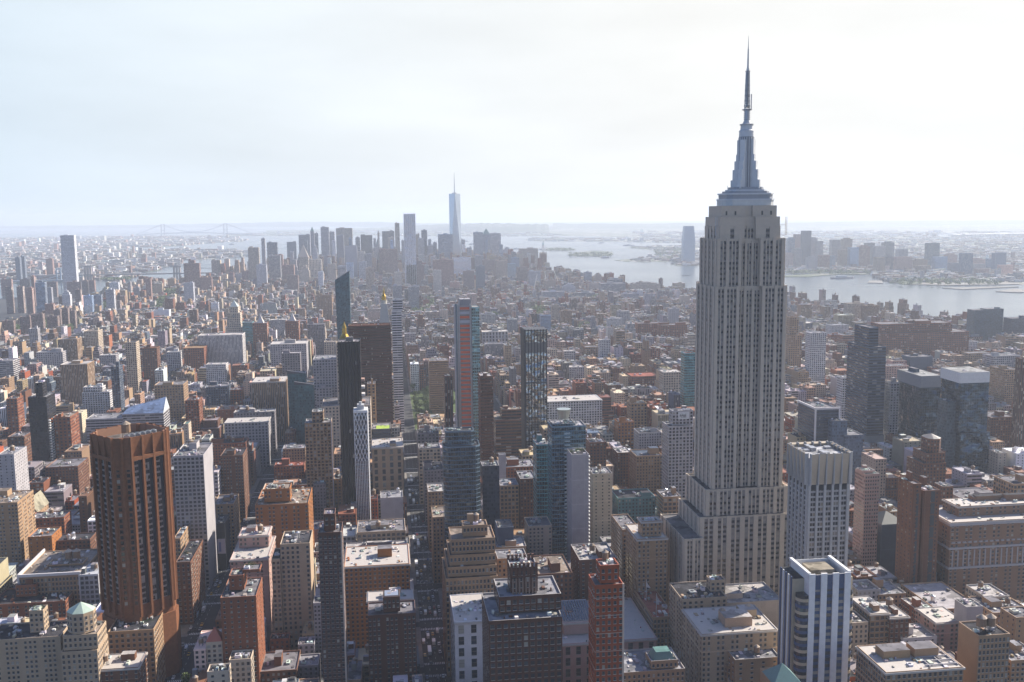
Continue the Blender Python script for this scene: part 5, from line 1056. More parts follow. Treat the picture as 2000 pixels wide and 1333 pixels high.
# ---------------------------------------------------------------- skyline towers: (left, right, top row, distance or height, depth, style, wall colour, top)
hz = (.34, .35, .37)
SK = [  # downtown cluster
(484,505,484,4600,30,'V','beige',0),(510,517,466,4900,22,'N','lgray',0),(521,541,474,5200,40,'V','slate',0),(560,578,473,5900,34,'D','slate',0),(583,605,459,5800,45,'V','gray',0),
(606,613,452,5600,24,'P','gray',2),(613,621,456,5700,24,'V','slate',0),(626,642,444,5200,32,'N','lgray',0),(643,653,453,5500,28,'V','lgray',0),(656,688,446,5700,40,'V','beige',0),
(657,671,460,5100,32,'N','gray',0),(673,697,481,4900,36,'B','gray',0),(694,703,464,5300,26,'V','gray',0),(704,727,460,5500,36,'D','dark',0),(729,746,478,5153,34,'P','cream',1),
(746,770,452,5900,36,'D','dark',0),(757,769,464,5250,28,'V','cream',0),(771,780,436,5127,22,'V','beige',0),(788,811,418,4300,24,'G','lgray',0),(811,819,458,5500,24,'N','tan',0),
(823,834,450,5400,26,'N','slate',0),(817,828,466,5250,26,'V','lgray',0),(856,884,458,5250,45,'V','blueg',0),(524,547,500,4700,40,'V','gray',0),(583,602,502,4650,30,'V','beige',2),
(602,628,508,4700,36,'A','cream',0),(610,620,480,4900,26,'P','lgray',1),(740,776,487,4750,34,'V','brick',0),(793,828,505,4300,40,'P','brown',1),(846,886,508,4200,44,'P','brick',0),
(884,920,504,4700,44,'G','lgray',0),(925,943,454,5500,30,'V','blueg',0),(943,957,458,5650,36,'V','blueg',2),(958,978,456,5600,40,'R','lgray',0),(980,1001,484,5600,40,'P','lgray',1),
(1015,1051,486,5300,50,'V','beige',0),(1055,1068,494,5100,30,'P','tan',0),(928,945,500,4900,34,'V','gray',0),(943,967,508,4700,36,'P','brown',0),(968,990,510,4600,36,'P','tan',0),
(992,1007,515,4500,26,'G','glass',0),(998,1014,504,4800,28,'D','blueg',0),(698,712,492,4900,30,'P','cream',0),(712,726,496,4700,30,'V','gray',0),(714,730,524,4100,30,'Q','tan',0),
(770,784,532,3900,26,'P','cream',0),(767,785,558,3400,30,'Q','gray',0),(798,818,560,3300,30,'Q','gray',0),(500,520,518,4300,32,'P','lgray',0),(551,574,518,4500,36,'P','brick',0),
(621,631,531,4200,22,'P','white',0),(537,552,498,4900,30,'P','brick',0),(586,604,520,4450,40,'P','beige',1),(830,846,480,5400,30,'P','lgray',0),(900,908,468,5500,24,'V','lgray',0),
(930,947,520,4000,30,'N','slate',0),(1142,1156,532,4300,26,'G','slate',0),(1162,1176,534,4300,26,'P','beige',1),(1190,1216,546,3950,40,'R','slate',0),(1174,1222,554,3800,50,'R','gray',0),
(1230,1290,552,3900,50,'P','beige',1),(1060,1102,570,3600,40,'L','lgray',0),(1218,1248,574,3500,36,'L','lgray',0),(1130,1162,572,3650,44,'R','gray',0),(1333,1348,550,4900,26,'P','slate',0),
(566,573,492,5000,22,'N','lgray',0),(531,537,487,5300,20,'G','slate',0),(594,600,470,5400,20,'V','slate',0),(648,655,470,5200,22,'G','lgray',0),(681,688,466,5350,22,'N','blueg',0),(729,734,466,5600,18,'V','lgray',0),(737,741,455,5153,14,'P','cream',2),
(762,768,470,5000,20,'G','blueg',0),(784,790,470,5000,20,'N','lgray',0),(836,842,468,5500,18,'V','blueg',0),(846,853,474,5300,22,'N','lgray',0),(868,875,474,5100,20,'V','blueg',0),(903,909,478,5400,20,'G','lgray',0),(913,921,484,5000,26,'V','lgray',0),
(948,953,470,5300,18,'N','blueg',0),(975,982,478,5300,22,'G','slate',0),(1002,1009,494,5200,24,'V','lgray',0),(905,926,530,4000,26,'P','brown',0),(846,862,528,4000,28,'P','cream',0),(660,676,520,4400,26,'V','lgray',0),(640,656,516,4500,26,'P','beige',0),(676,690,514,4600,24,'G','blueg',0),
(560,582,538,4100,26,'P','brown',0),(700,716,512,4500,26,'S','lgray',0),(1010,1030,522,4300,26,'V','brown',0),(1034,1056,530,4200,30,'L','lgray',0),(1064,1086,548,4000,30,'P','tan',0),(1100,1124,556,3800,30,'P','lgray',1),
# river edge and housing towers, far left
(38,56,546,4300,16,'P','brown',0),(90,110,551,4300,16,'P','brown',0),(130,156,551,4250,16,'P','brick',0),(159,170,548,4250,16,'P','brown',0),(173,184,548,4250,16,'P','brick',0),(1,22,546,4400,16,'P','brick',0),(117,144,460,4380,30,'N','white',0),
(358,389,511,4300,26,'Q','brick',3),(390,404,542,4200,20,'P','brick',0),(403,413,542,4150,20,'P','brick',0),(472,484,530,4600,20,'P','brick',0),(446,456,533,4600,20,'P','brick',0),
(29,38,503,5300,24,'N','slate',0),(40,47,501,5350,24,'N','slate',0),(89,102,506,5600,24,'P','brick',0),(218,243,508,6900,30,'N','gray',0),(68,87,552,3350,20,'G','slate',0),
(91,100,562,3800,16,'P','gray',0),(162,179,578,3390,20,'G','blueg',0),(181,197,577,3480,20,'G','slate',0),(216,234,588,3390,22,'P','brown',0),(120,136,568,3640,20,'S','white',1),
(4,26,627,2840,16,'Q','brown',0),(38,58,619,2870,18,'Q','brown',0),(60,83,614,2840,18,'Q','brown',0),(91,112,618,2900,18,'Q','brown',0),(104,117,605,3000,16,'Q','brown',0),
(118,132,602,3020,16,'Q','brown',0),(133,146,607,3040,16,'Q','brown',0),(87,104,594,3250,18,'Q','brick',0),(146,157,566,3500,16,'Q','brown',0),(284,294,545,3900,18,'P','brick',0),
(260,272,562,3980,20,'N','gray',0),(213,231,552,4250,22,'S','white',0),(298,330,606,3230,26,'B','white',0),(358,377,553,3740,26,'P','lgray',0),(412,426,592,3240,20,'G','lgray',0),
(60,66,540,3900,16,'P','brick',0),(10,22,560,3600,18,'P','brown',0),(32,44,560,3600,18,'P','brown',0),(50,62,563,3500,18,'P','brick',0),(206,222,566,3300,18,'S','lgray',0),
]
JC = [(1540,1553,466,5600),(1554,1567,458,5650),(1569,1585,451,5500),(1584,1597,466,5500),(1597,1608,471,5450),(1551,1566,485,5300),(1579,1597,504,5150),(1602,1621,499,5200),(1625,1642,469,5600),(1647,1665,467,5650),
(1641,1660,488,5300),(1661,1678,484,5250),(1679,1700,482,5250),(1693,1709,475,5450),(1710,1730,481,5400),(1727,1747,474,5500),(1755,1774,487,5200),(1712,1729,503,4850),(1730,1748,502,4900),(1752,1782,502,4800),
(1813,1836,475,5100),(1785,1812,508,5000),(1795,1818,519,4750),(1827,1851,502,4900),(1850,1870,498,5100),(1858,1880,514,4700),(1881,1901,495,4500),(1900,1925,507,4900),(1903,1926,516,4650),(1910,1932,526,4480),
(1925,1945,508,4900),(1945,1966,494,4700),(1956,1979,518,4400),(1980,2005,536,4300),(1700,1718,537,4700),(1620,1632,500,5400),(1536,1550,496,5300)]
TONE = {'beige': 'pale beige', 'lgray': 'light grey', 'gray': 'grey', 'slate': 'dark slate', 'cream': 'cream', 'dark': 'near black', 'tan': 'tan', 'brick': 'red brick', 'brown': 'brown', 'blueg': 'blue grey', 'glass': 'bluish glass', 'white': 'white', 'orange': 'orange brick', 'red': 'deep red', 'pink': 'pinkish', 'dbrown': 'dark brown', 'teal': 'teal', 'wroof': 'white'}
USED = {}
ORD = ['', 'second ', 'third ', 'fourth ', 'fifth ', 'sixth ', 'seventh ', 'eighth ', 'ninth ', 'tenth ']
def autolabel(desc, x, y, z, marks):
    p = proj(x, y, z)
    cand = []
    for s, a, b, c in marks:
        q = proj(a, b, c)
        if q: cand.append((math.hypot(q[0] - p[0], (q[1] - p[1]) * 1.4), s, q))
    cand.sort()
    for d, s, q in cand[:8]:
        dx, dy = p[0] - q[0], p[1] - q[1]
        rel = ('just ' if d < 45 else '') + ('left of' if dx < 0 else 'right of') if abs(dx) > abs(dy) else ('above' if dy < 0 else 'below')
        L = '%s %s the %s' % (desc, rel, s)
        if L not in USED: USED[L] = 1; return L
    for d, s, q in cand[:8]:
        dx, dy = p[0] - q[0], p[1] - q[1]
        rel = ('upper ' if dy < 0 else 'lower ') + ('left' if dx < 0 else 'right')
        L = '%s to the %s of the %s' % (desc, rel, s)
        if L not in USED: USED[L] = 1; return L
    for k in range(1, 10):
        L = '%snearest %s by the %s' % (ORD[k], desc, cand[0][1])
        if L not in USED: USED[L] = 1; return L
    return None
def short16(t): return ' '.join(t.split()[:16]) if len(t.split()) > 16 else t
def skyline():
    marks = []; objs = []
    base = [('tall tapering glass tower', 889, 420, 5328), ('wide pale slab tower', 672, 446, 5700), ('tallest boxy white tower', 800, 418, 4300), ('pale pyramid topped tower', 592, 495, 4650), ('dark slab tower', 715, 460, 5500),
            ('brown ziggurat block', 811, 505, 4300), ('brick twin slabs', 758, 487, 4750), ('broad cream slab by the river', 1033, 486, 5300), ('green pyramid topped tower', 950, 456, 5650), ('cream pair of slabs by the river', 494, 484, 4600),
            ('zigzag patterned white tower', 130, 460, 4380), ('lone brown tower with stepped top', 373, 511, 4300), ('long park of trees', 325, 590, 3400), ('tallest dark tower over the river', 1577, 451, 5500), ('curved top slab over the river', 1347, 441, 6075),
            ('wavy tower over the river', 1891, 495, 4500), ('round vent building on the pier', 1709, 537, 4700), ('blocky pair over the river', 1824, 475, 5100), ('low terraced blocks by the river', 1260, 552, 3900), ('housing towers at the left edge', 15, 627, 2350)]
    for s, px, py, Y in base:
        X, Z = atY(px, py, Y); marks.append((s, X, Y, Z))
    n = 0
    for xl, xr, yt, Y, D, st, c, top in SK:
        x0, x1, y0, y1, z = tier(xl, xr, yt, 0, D, Y=Y); far = Y > 3700
        W_ = x1 - x0; slim = (z / W_)
        desc = '%s %s %s' % (TONE[c], 'slim' if slim > 5 else ('broad' if slim < 1.8 else 'tall'), {0: 'tower', 1: 'stepped tower', 2: 'tower with pyramid roof', 3: 'tower with stepped top'}[top])
        if Y < 4000 and z < 60: desc = desc.replace('tower', 'block')
        fixed = {117: 'white tower with zigzag glass pattern standing alone before Brooklyn', 788: 'tallest boxy white tower with a notched crown in the downtown cluster', 358: 'lone brown brick tower with a stepped top beside the bay'}.get(xl)
        lab = fixed if (fixed and Y in (4380, 4300)) else autolabel(desc, (x0 + x1) / 2, y0, z, marks)
        if lab is None: continue
        T = [(B4(x0, x1, y0, y1), 0, z)]; w3 = W_ * .3
        if top == 1: T = [(B4(x0, x1, y0, y1), 0, z * .8), (B4(x0 + W_ * .12, x1 - W_ * .12, y0 + 3, y1 - 3), z * .8, z * .92), (B4(x0 + w3, x1 - w3, y0 + 6, y1 - 6), z * .92, z)]
        if top == 3: T = [(B4(x0, x1, y0, y1), 0, z - 8), (B4(x0 + w3, x1 - w3, y0 + 3, y1 - 3), z - 8, z + 4)]
        cc = tuple(v * k_ for v, k_ in zip(tuple(q * .75 + .09 for q in C_(c)), (1.25, 1.32, 1.42)))  # distance haze put into the wall colour: paler, flatter and bluer
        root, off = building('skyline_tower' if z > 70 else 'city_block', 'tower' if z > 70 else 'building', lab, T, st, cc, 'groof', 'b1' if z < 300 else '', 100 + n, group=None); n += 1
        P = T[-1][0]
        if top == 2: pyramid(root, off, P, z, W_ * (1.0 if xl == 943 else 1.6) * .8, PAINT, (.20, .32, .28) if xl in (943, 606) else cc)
        if top == 1 and xl == 729: pyramid(root, off, P, z, 30, PAINT, (.20, .32, .28), 'spire')
        if xl == 788:
            for i in range(7):
                m = MB(); xx = x0 + (W_ - 2) * i / 6; m.box(xx, xx + 1.6, y0 - 1, y0, 0, z + 3, PAINT, (.55, .55, .56)); m.build('fin', root, off)
    gj = random.Random(5)
    for i, (xl, xr, yt, Y) in enumerate(JC):
        x0, x1, y0, y1, z = tier(xl, xr, yt, 0, 34, Y=Y); st = gj.choice('QVNGRD'); c = gj.choice(['lgray', 'gray', 'slate', 'tan', 'blueg', 'pink', 'brick', 'lgray', 'glass'])
        if i == 2: c = 'slate'; st = 'D'
        if i == 34: c = 'white'; st = 'B'
        W_ = x1 - x0; slim = z / W_; desc = '%s %s %s' % (TONE[c], 'slim' if slim > 4 else ('broad' if slim < 2 else 'tall'), 'tower' if z > 60 else 'block')
        lab = {2: 'darkest tallest tower across the river', 34: 'white vent building alone on a pier across the river', 26: 'slim wavy fronted tower across the river'}.get(i) or autolabel(desc, (x0 + x1) / 2, y0, z, marks[-8:])
        if lab is None: continue
        root, off = building('waterfront_tower', 'tower' if z > 60 else 'building', lab, [(B4(x0, x1, y0, y1), 0, z)] + ([(B4(x0 + W_ * .2, x1 - W_ * .2, y0 + 6, y1 - 6), z, z + 6)] if i % 3 == 0 else []), st, C_(c), 'groof', '', 300 + i)
    # tapering glass tower with spire
    cx, cy = 391, 5328; z = atY(889, 379, cy)[1]; zs = atY(889, 338, cy)[1]; a = 30
    off = (cx, cy, 0); root = empty('tapering_glass_tower', off, 'tallest tapering pale glass tower with a spire in the downtown cluster', 'skyscraper')
    P0 = B4(cx - a, cx + a, cy - a, cy + a); b = a * 1.0; P1 = [(cx, cy - b), (cx + b, cy), (cx, cy + b), (cx - b, cy)]
    mb = MB(); mb.prism(P0, 0, 57, ST['V'][2], (.4, .42, .45), top=False); g = simple('pale_glass', (.40, .45, .52), .12, metal=.6, noise=.2, scale=.02); g2 = GLASSW[1]
    for i in range(4):
        j = (i + 1) % 4; mb.poly([(*P0[i], 57), (*P0[j], 57), (*P1[i], z)], g); mb.poly([(*P0[j], 57), (*P1[j], z), (*P1[i], z)], g)
    mb.build('wall', root, off); m = MB(); m.poly([(*p, z) for p in P1], ROOF, (.3, .3, .3)); m.lathe(cx, cy, [(14, z), (14, z + 6)], 16, METAL, (.5, .5, .5)); m.build('roof', root, off)
    m = MB(); m.bar((cx, cy, z), (cx, cy, zs), 3.2, METAL, (.45, .45, .48), 6, .8); m.build('spire', root, off); OCC.prism(P0, 0, z, ROOF, (0, 0, 0)); ALLFP.append((cx - a, cx + a, cy - a, cy + a, z))
    # curved slab across the river
    Y = 6075; x0, z = atY(1336, 450, Y); x1 = atY(1358, 450, Y)[0]; zt = atY(1347, 442, Y)[1]; off = ((x0 + x1) / 2, Y + 30, 0); cx = off[0]; d = (x1 - x0) / 2
    root = empty('curved_glass_tower', off, 'tall blue glass tower with curved shoulders alone on the far shore left of the skyscraper', 'skyscraper'); mb = MB()
    P = B4(cx - d, cx + d, Y, Y + 50); Q = B4(cx - d * .8, cx + d * .8, Y + 5, Y + 45); mb.loft(P, 0, P, z * .7, None, K['blueg'], style='G', top=False); mb.loft(P, z * .7, Q, zt, None, K['blueg'], style='G'); mb.build('wall', root, off)
    m = MB(); m.poly([(*p, zt + .3) for p in Q], ROOF, (.4, .42, .45)); m.build('roof', root, off); OCC.prism(P, 0, z, ROOF, (0, 0, 0)); ALLFP.append((cx - d, cx + d, Y, Y + 50, zt))
def landmarks():
    # suspension bridge far away
    A = atZ(319, 460, 0); B_ = atZ(441, 460, 0); off = ((A[0] + B_[0]) / 2, (A[1] + B_[1]) / 2, 0)
    root = empty('suspension_bridge', off, 'distant grey suspension bridge with two tall towers on the horizon at left', 'bridge'); tops = []
    for (x, y), px, top in ((A, 319, 438.5), (B_, 441, 437)):
        h = atY(px, top, y)[1]; tops.append((x, y, h)); m = MB()
        for s in (-28, 28): m.box(x + s - 9, x + s + 9, y - 10, y + 10, 0, h, PAINT, (.25, .28, .32))
        for zz in (h - 12, h * .42): m.box(x - 28, x + 28, y - 8, y + 8, zz, zz + 10, PAINT, (.25, .28, .32))
        m.build('bridge_tower', root, off)
    dz = atY(380, 454.3, A[1])[1]; m = MB(); d = ((B_[0] - A[0]) * .45, (B_[1] - A[1]) * .45); p0 = (A[0] - d[0], A[1] - d[1]); p1 = (B_[0] + d[0], B_[1] + d[1])
    pts = [(p0[0] + (p1[0] - p0[0]) * i / 20, p0[1] + (p1[1] - p0[1]) * i / 20, dz - 40 * abs(i / 10 - 1) ** 2) for i in range(21)]
    for a, b in zip(pts, pts[1:]): m.bar(a, b, 8, PAINT, (.25, .28, .32))
    m.build('deck', root, off)
    for s in (0, 1):
        m = MB(); n = 16; pr = None
        for i in range(n + 1):
            t = i / n; x = A[0] + (B_[0] - A[0]) * t; y = A[1] + (B_[1] - A[1]) * t; zz = tops[0][2] + (tops[1][2] - tops[0][2]) * t - (tops[0][2] - dz - 12) * (1 - (2 * t - 1) ** 2); q = (x + s * 30 - 15, y, zz)
            if pr: m.bar(pr, q, 3.0, PAINT, (.25, .28, .32))
            pr = q
        for e, (tx, ty, th) in zip((p0, p1), tops): m.bar((tx + s * 30 - 15, ty, th), (e[0], e[1], dz - 30), 3.0, PAINT, (.25, .28, .32))
        m.build('cable', root, off)
    # stone towered bridge over the east river
    A = (atZ(171, 548, 0)); B_ = atZ(345, 549, 0); Y = (A[1] + B_[1]) / 2; off = ((A[0] + B_[0]) / 2, Y, 0); root = empty('stone_bridge', off, 'stone towered bridge crossing the narrow river at left', 'bridge'); tt = []
    for px in (171, 345):
        x, h = atY(px, 519, Y); m = MB(); w_ = 20
        for s in (-1, 0, 1): m.box(x + s * 14 - 4, x + s * 14 + 4, Y - 8, Y + 8, 0, h, PAINT, (.30, .25, .23))
        m.box(x - 18, x + 18, Y - 8.3, Y + 8.3, h - 10, h + 1, PAINT, (.30, .25, .23)); m.box(x - 18, x + 18, Y - 8.3, Y + 8.3, 30, 38, PAINT, (.30, .25, .23)); m.build('bridge_tower', root, off); tt.append((x, h))
    m = MB(); dz = atY(250, 535, Y)[1]; x0 = atY(60, 545, Y)[0]; x1 = atY(470, 545, Y)[0]; m.box(x0, x1, Y - 13, Y + 13, dz - 6, dz, PAINT, (.22, .20, .20), bottom=True); m.build('deck', root, off)
    for s in (-10, 10):
        m = MB(); pr = None
        for i in range(13):
            t = i / 12; x = tt[0][0] + (tt[1][0] - tt[0][0]) * t; q = (x, Y + s, tt[0][1] - (tt[0][1] - dz - 4) * (1 - (2 * t - 1) ** 2))
            if pr: m.bar(pr, q, .7, METAL, (.4, .4, .4))
            pr = q
        m.bar((tt[0][0], Y + s, tt[0][1]), (x0 + 100, Y + s, dz), .7, METAL, (.4, .4, .4)); m.bar((tt[1][0], Y + s, tt[1][1]), (x1, Y + s, dz), .7, METAL, (.4, .4, .4)); m.build('cable', root, off)
    # blue steel bridge tower and cables, far left
    Y = 4900; root = empty('steel_bridge', (atY(60, 540, Y)[0], Y, 0), 'blue grey steel suspension bridge with pale sweeping cables at the left edge', 'bridge'); off = tuple(root.location); m = MB(); x = atY(115, 540, Y)[0]; h = atY(115, 524, Y)[1]
    for s in (-9, 9): m.box(x + s - 2.5, x + s + 2.5, Y - 3, Y + 3, 0, h, PAINT, (.25, .33, .42))
    for zz in (h - 6, h - 26, h - 46): m.box(x - 9, x + 9, Y - 2, Y + 2, zz, zz + 4, PAINT, (.25, .33, .42))
    m.build('bridge_tower', root, off)
    for s in (-14, 14):
        m = MB(); pr = None
        for i in range(14):
            t = i / 13; px = -60 + 175 * t; X = atY(px, 540, Y)[0]; ww = (1 - t); zz = 30 + (h - 30) * ((abs(t - .62) / .62) ** 1.7); q = (X, Y + s, min(h, zz))
            if pr: m.bar(pr, q, .9, PAINT, (.5, .55, .6))
            pr = q
        m.build('cable', root, off)
    m = MB(); m.box(atY(-80, 540, Y)[0], atY(150, 540, Y)[0], Y - 15, Y + 15, 30, 36, PAINT, (.22, .25, .3)); m.build('deck', root, off)
    # statue on its island
    x, y = atZ(1061, 488, 0); z = atY(1061, 470.5, y)[1]; off = (x, y, 0); root = empty('harbour_statue', off, 'tiny green statue with raised arm on a pedestal, standing on the left harbour island', 'statue')
    m = MB(); m.lathe(x, y, [(45, 0), (45, 10), (16, 11), (11, z * .5), (13, z * .5)], 4, PAINT, (.45, .40, .36), rot=.78); m.build('pedestal', root, off)
    m = MB(); m.lathe(x, y, [(7, z * .5), (8, z * .58), (6.5, z * .7), (5.5, z * .78), (3, z * .81), (3.2, z * .85), (2.4, z * .88)], 10, PAINT, (.18, .33, .30)); m.bar((x + 4, y, z * .76), (x + 7, y, z * .93), 1.6, PAINT, (.18, .33, .30)); m.bar((x + 7, y, z * .93), (x + 7, y, z), 1.9, PAINT, (.4, .36, .15), 6, .5); m.bar((x - 4, y, z * .7), (x - 6.5, y, z * .66), 2.2, PAINT, (.18, .33, .30)); m.build('figure', root, off)
    # ferry terminal with cupola on the near pier
    x, y = atZ(1330, 510, 2); off = (x, y, 0); root = empty('rail_terminal', off, 'low terminal building with a pointed clock cupola on the far pier', 'building'); m = MB(); m.box(x - 60, x + 75, y, y + 50, 0, 17, ST['P'][2], (.35, .28, .24)); m.build('hall', root, off)
    m = MB(); m.lathe(x, y + 10, [(9, 0), (9, 34), (10, 36), (.4, 58)], 4, PAINT, (.25, .25, .25), rot=.78); m.build('cupola', root, off); m = MB(); m.poly([(x - 62, y - 2, 17), (x + 77, y - 2, 17), (x + 60, y + 25, 27), (x - 45, y + 25, 27)], ROOF, (.25, .25, .26)); m.poly([(x - 62, y + 52, 17), (x - 45, y + 25, 27), (x + 60, y + 25, 27), (x + 77, y + 52, 17)], ROOF, (.25, .25, .26)); m.build('roof', root, off)
    # long causeway at right
    x0, y0 = atZ(1860, 464.5, 0); x1, y1 = atZ(2060, 460.5, 0); off = (x0, y0, 0); root = empty('causeway_bridge', off, 'long low causeway bridge on many piers at the far right', 'bridge'); m = MB(); m.bar((x0, y0, 32), (x1, y1, 32), 9, PAINT, (.4, .4, .42)); m.build('deck', root, off)
    for i in range(28):
        t = i / 27; m = MB(); X, Y = x0 + (x1 - x0) * t, y0 + (y1 - y0) * t; m.box(X - 7, X + 7, Y - 8, Y + 8, 0, 28, PAINT, (.35, .35, .36)); m.build('pier', root, off)
    # cranes
    for i, (px, py, tx, ty, Y) in enumerate(((1043, 562, 1049, 537, 3700), (1089, 547, 1081, 527, 4300), (1066, 545, 1064, 531, 4300), (815, 560, 817, 556, 3300), (903, 578, 908, 565, 3300))):
        X, Z = atY(px, py, Y); X2, Z2 = atY(tx, ty, Y); lab = ['white luffing crane above the rooftops right of the downtown cluster', 'crane leaning left near the river bank', 'short crane beside the leaning river bank crane', 'small crane tip in the rooftops below the downtown towers', 'pale crane jib above the orange striped tower'][i]
        if i > 2: continue
        root = empty('tower_crane', (X, Y, 0), lab, 'crane', 'cranes over the rooftops'); m = MB(); m.bar((X, Y, 0), (X, Y, Z), 1.3, PAINT, (.6, .6, .58)); m.build('crane_mast', root, (X, Y, 0)); m = MB(); m.bar((X, Y, Z), (X2, Y, Z2), 1.0, PAINT, (.65, .64, .6)); m.build('crane_jib', root, (X, Y, 0))
    for i, (px, py) in enumerate(((1228, 480), (1175, 475), (1182, 504), (1282, 505), (1645, 544), (1008, 487), (922, 478), (453, 478), (910, 472))):
        x, y = atZ(px, py, 0); m = MB(); L = 60 if i in (4, 0) else 34; m.prism([(x - L, y), (x - L * .8, y - 9), (x + L * .8, y - 9), (x + L, y), (x + L * .8, y + 9), (x - L * .8, y + 9)], -1, 6, PAINT, (.22, .22, .25)); m.box(x - L * .5, x + L * .3, y - 6, y + 6, 6, 14, PAINT, (.6, .6, .58))
        o = m.build('ferry', None, (x, y, 0)); tag(o, ['barge low in the bay above the round island', 'small boat between the two harbour islands', 'ferry just right of the round harbour island', 'boat near the far pier tip', 'long barge off the far river bank at right', 'boat in the bay right of the downtown cluster', 'boat beside the tapering glass tower at its right', 'speeding boat in the bay at left', 'boat above the pyramid roofed downtown tower'][i], 'boat', 'boats in the bay')
# ---------------------------------------------------------------- ground, water, hills
def wmat():
    m, t, b = nodes('water'); geo = N(t, 'ShaderNodeTexCoord')
    n1 = N(t, 'ShaderNodeTexNoise', i2=.035, i3=6.0); n2 = N(t, 'ShaderNodeTexNoise', i2=.0012, i3=3.0)
    t.links.new(geo.outputs['Object'], n1.inputs[0]); t.links.new(geo.outputs['Object'], n2.inputs[0])
    bp = N(t, 'ShaderNodeBump'); bp.inputs['Strength'].default_value = .35; bp.inputs['Distance'].default_value = 1.2
    t.links.new(n1.outputs[0], bp.inputs['Height']); t.links.new(bp.outputs[0], b.inputs['Normal'])
    b.inputs['Base Color'].default_value = (.035, .055, .07, 1)
    t.links.new(mth(t, 'ADD', .14, mth(t, 'MULTIPLY', n2.outputs[0], .22)), b.inputs['Roughness']); return m
def farmat(name, cols, scale, pos=(.35, .5, .62)):
    m, t, b = nodes(name); geo = N(t, 'ShaderNodeTexCoord'); v = N(t, 'ShaderNodeTexVoronoi'); v.inputs['Scale'].default_value = scale
    t.links.new(geo.outputs['Object'], v.inputs[0]); r = N(t, 'ShaderNodeValToRGB'); r.color_ramp.interpolation = 'CONSTANT'
    n = N(t, 'ShaderNodeTexNoise', i2=scale * .06, i3=4.0); t.links.new(geo.outputs['Object'], n.inputs[0])
    e = r.color_ramp.elements; e[0].color = (*cols[0], 1); e[1].position = .45; e[1].color = (*cols[1], 1)
    for p, c in zip((.68, .86, .95), cols[2:]): q = e.new(p); q.color = (*c, 1)
    s = N(t, 'ShaderNodeSeparateColor'); t.links.new(v.outputs['Color'], s.inputs[0]); t.links.new(s.outputs[0], r.inputs[0])
    f = mth(t, 'GREATER_THAN', n.outputs[0], .52)
    t.links.new(mixc(t, f, r.outputs[0], cols[0]), b.inputs['Base Color']); b.inputs['Roughness'].default_value = .9; return m
WATER = wmat(); URB = farmat('suburb_ground', [(.06, .085, .04), (.12, .12, .10), (.22, .18, .15), (.40, .38, .36), (.6, .6, .58)], .03)
WOODY = farmat('wooded_ground', [(.05, .075, .03), (.06, .08, .035), (.08, .09, .05), (.2, .19, .17)], .02)
def sheet(name, pts, z, mat, depth=3):
    mb = MB(); P = pts
    a = sum(P[i][0] * P[(i + 1) % len(P)][1] - P[(i + 1) % len(P)][0] * P[i][1] for i in range(len(P)))
    if a < 0: P = P[::-1]
    mb.poly([(x, y, z) for x, y in P], mat)
    for i in range(len(P)):
        a, b = P[i], P[(i + 1) % len(P)]; mb.poly([(*a, z - depth), (*b, z - depth), (*b, z), (*a, z)], mat)
    return tag(mb.build(name), kind='structure')
G = lambda L: [atZ(x, y, 0) for x, y in L]
MAN = [(-1100, -600), (-1050, 1300), (-1400, 2300), (-1800, 3100), (-1850, 3700), (-1500, 4350), (-800, 4900), (-450, 5500), (-150, 6200), (250, 6500), (480, 6350)] + G([(1078, 541), (1100, 545), (1140, 550), (1200, 560), (1260, 566), (1300, 571), (1365, 574), (1420, 584), (1541, 588), (1612, 602), (1720, 620), (1825, 630), (1900, 644), (2010, 652)]) + [(2100, 1500), (2150, -600)]
def inside(x, y, P):
    r = False; j = len(P) - 1
    for i in range(len(P)):
        if (P[i][1] > y) != (P[j][1] > y) and x < (P[j][0] - P[i][0]) * (y - P[i][1]) / (P[j][1] - P[i][1]) + P[i][0]: r = not r
        j = i
    return r
BK = G([(-80, 560), (60, 552), (178, 547), (200, 546), (225, 547), (250, 543), (268, 539), (250, 533), (285, 532), (312, 529), (300, 524), (345, 518), (352, 513), (300, 511), (345, 508), (390, 508), (440, 504), (484, 500.5), (484, 493), (430, 491), (375, 490), (310, 488), (240, 493), (205, 492.5), (225, 488), (262, 484), (330, 482), (396, 477), (440, 473.5), (474, 472.5), (466, 467), (450, 463), (400, 460), (350, 461.5), (250, 462), (170, 464), (60, 466), (-80, 467)])
SI = G([(443, 461.5), (470, 461.5), (560, 461), (700, 460.5), (812, 461.5), (900, 462.5), (975, 462), (1075, 461), (1100, 458), (1000, 452), (900, 447), (800, 446), (700, 449), (600, 452), (520, 455), (450, 458)])
BAY = G([(1025, 468), (1045, 471), (1090, 471.5), (1180, 472), (1240, 473), (1300, 474), (1370, 474), (1400, 470), (1300, 466), (1200, 465.5), (1120, 466), (1060, 464)])
NJ = G([(1095, 461), (1180, 462.5), (1300, 464.5), (1330, 474), (1400, 480), (1275, 480.5), (1228, 484.3), (1270, 488), (1296, 496), (1292, 501), (1250, 505), (1200, 508.5), (1222, 511.5), (1300, 511.5), (1335, 511), (1313, 516), (1325, 520), (1366, 519), (1420, 524), (1536, 533), (1640, 531), (1700, 535), (1715, 545), (1765, 556), (1845, 558), (1950, 556), (2080, 556)])
cxh, cyh = CAM[0], CAM[1]; RAD = 35500
def arc(a0, a1, r=RAD, n=12): return [(cxh + r * math.sin(R(a0 + (a1 - a0) * i / n)), cyh + r * math.cos(R(a0 + (a1 - a0) * i / n))) for i in range(n + 1)]
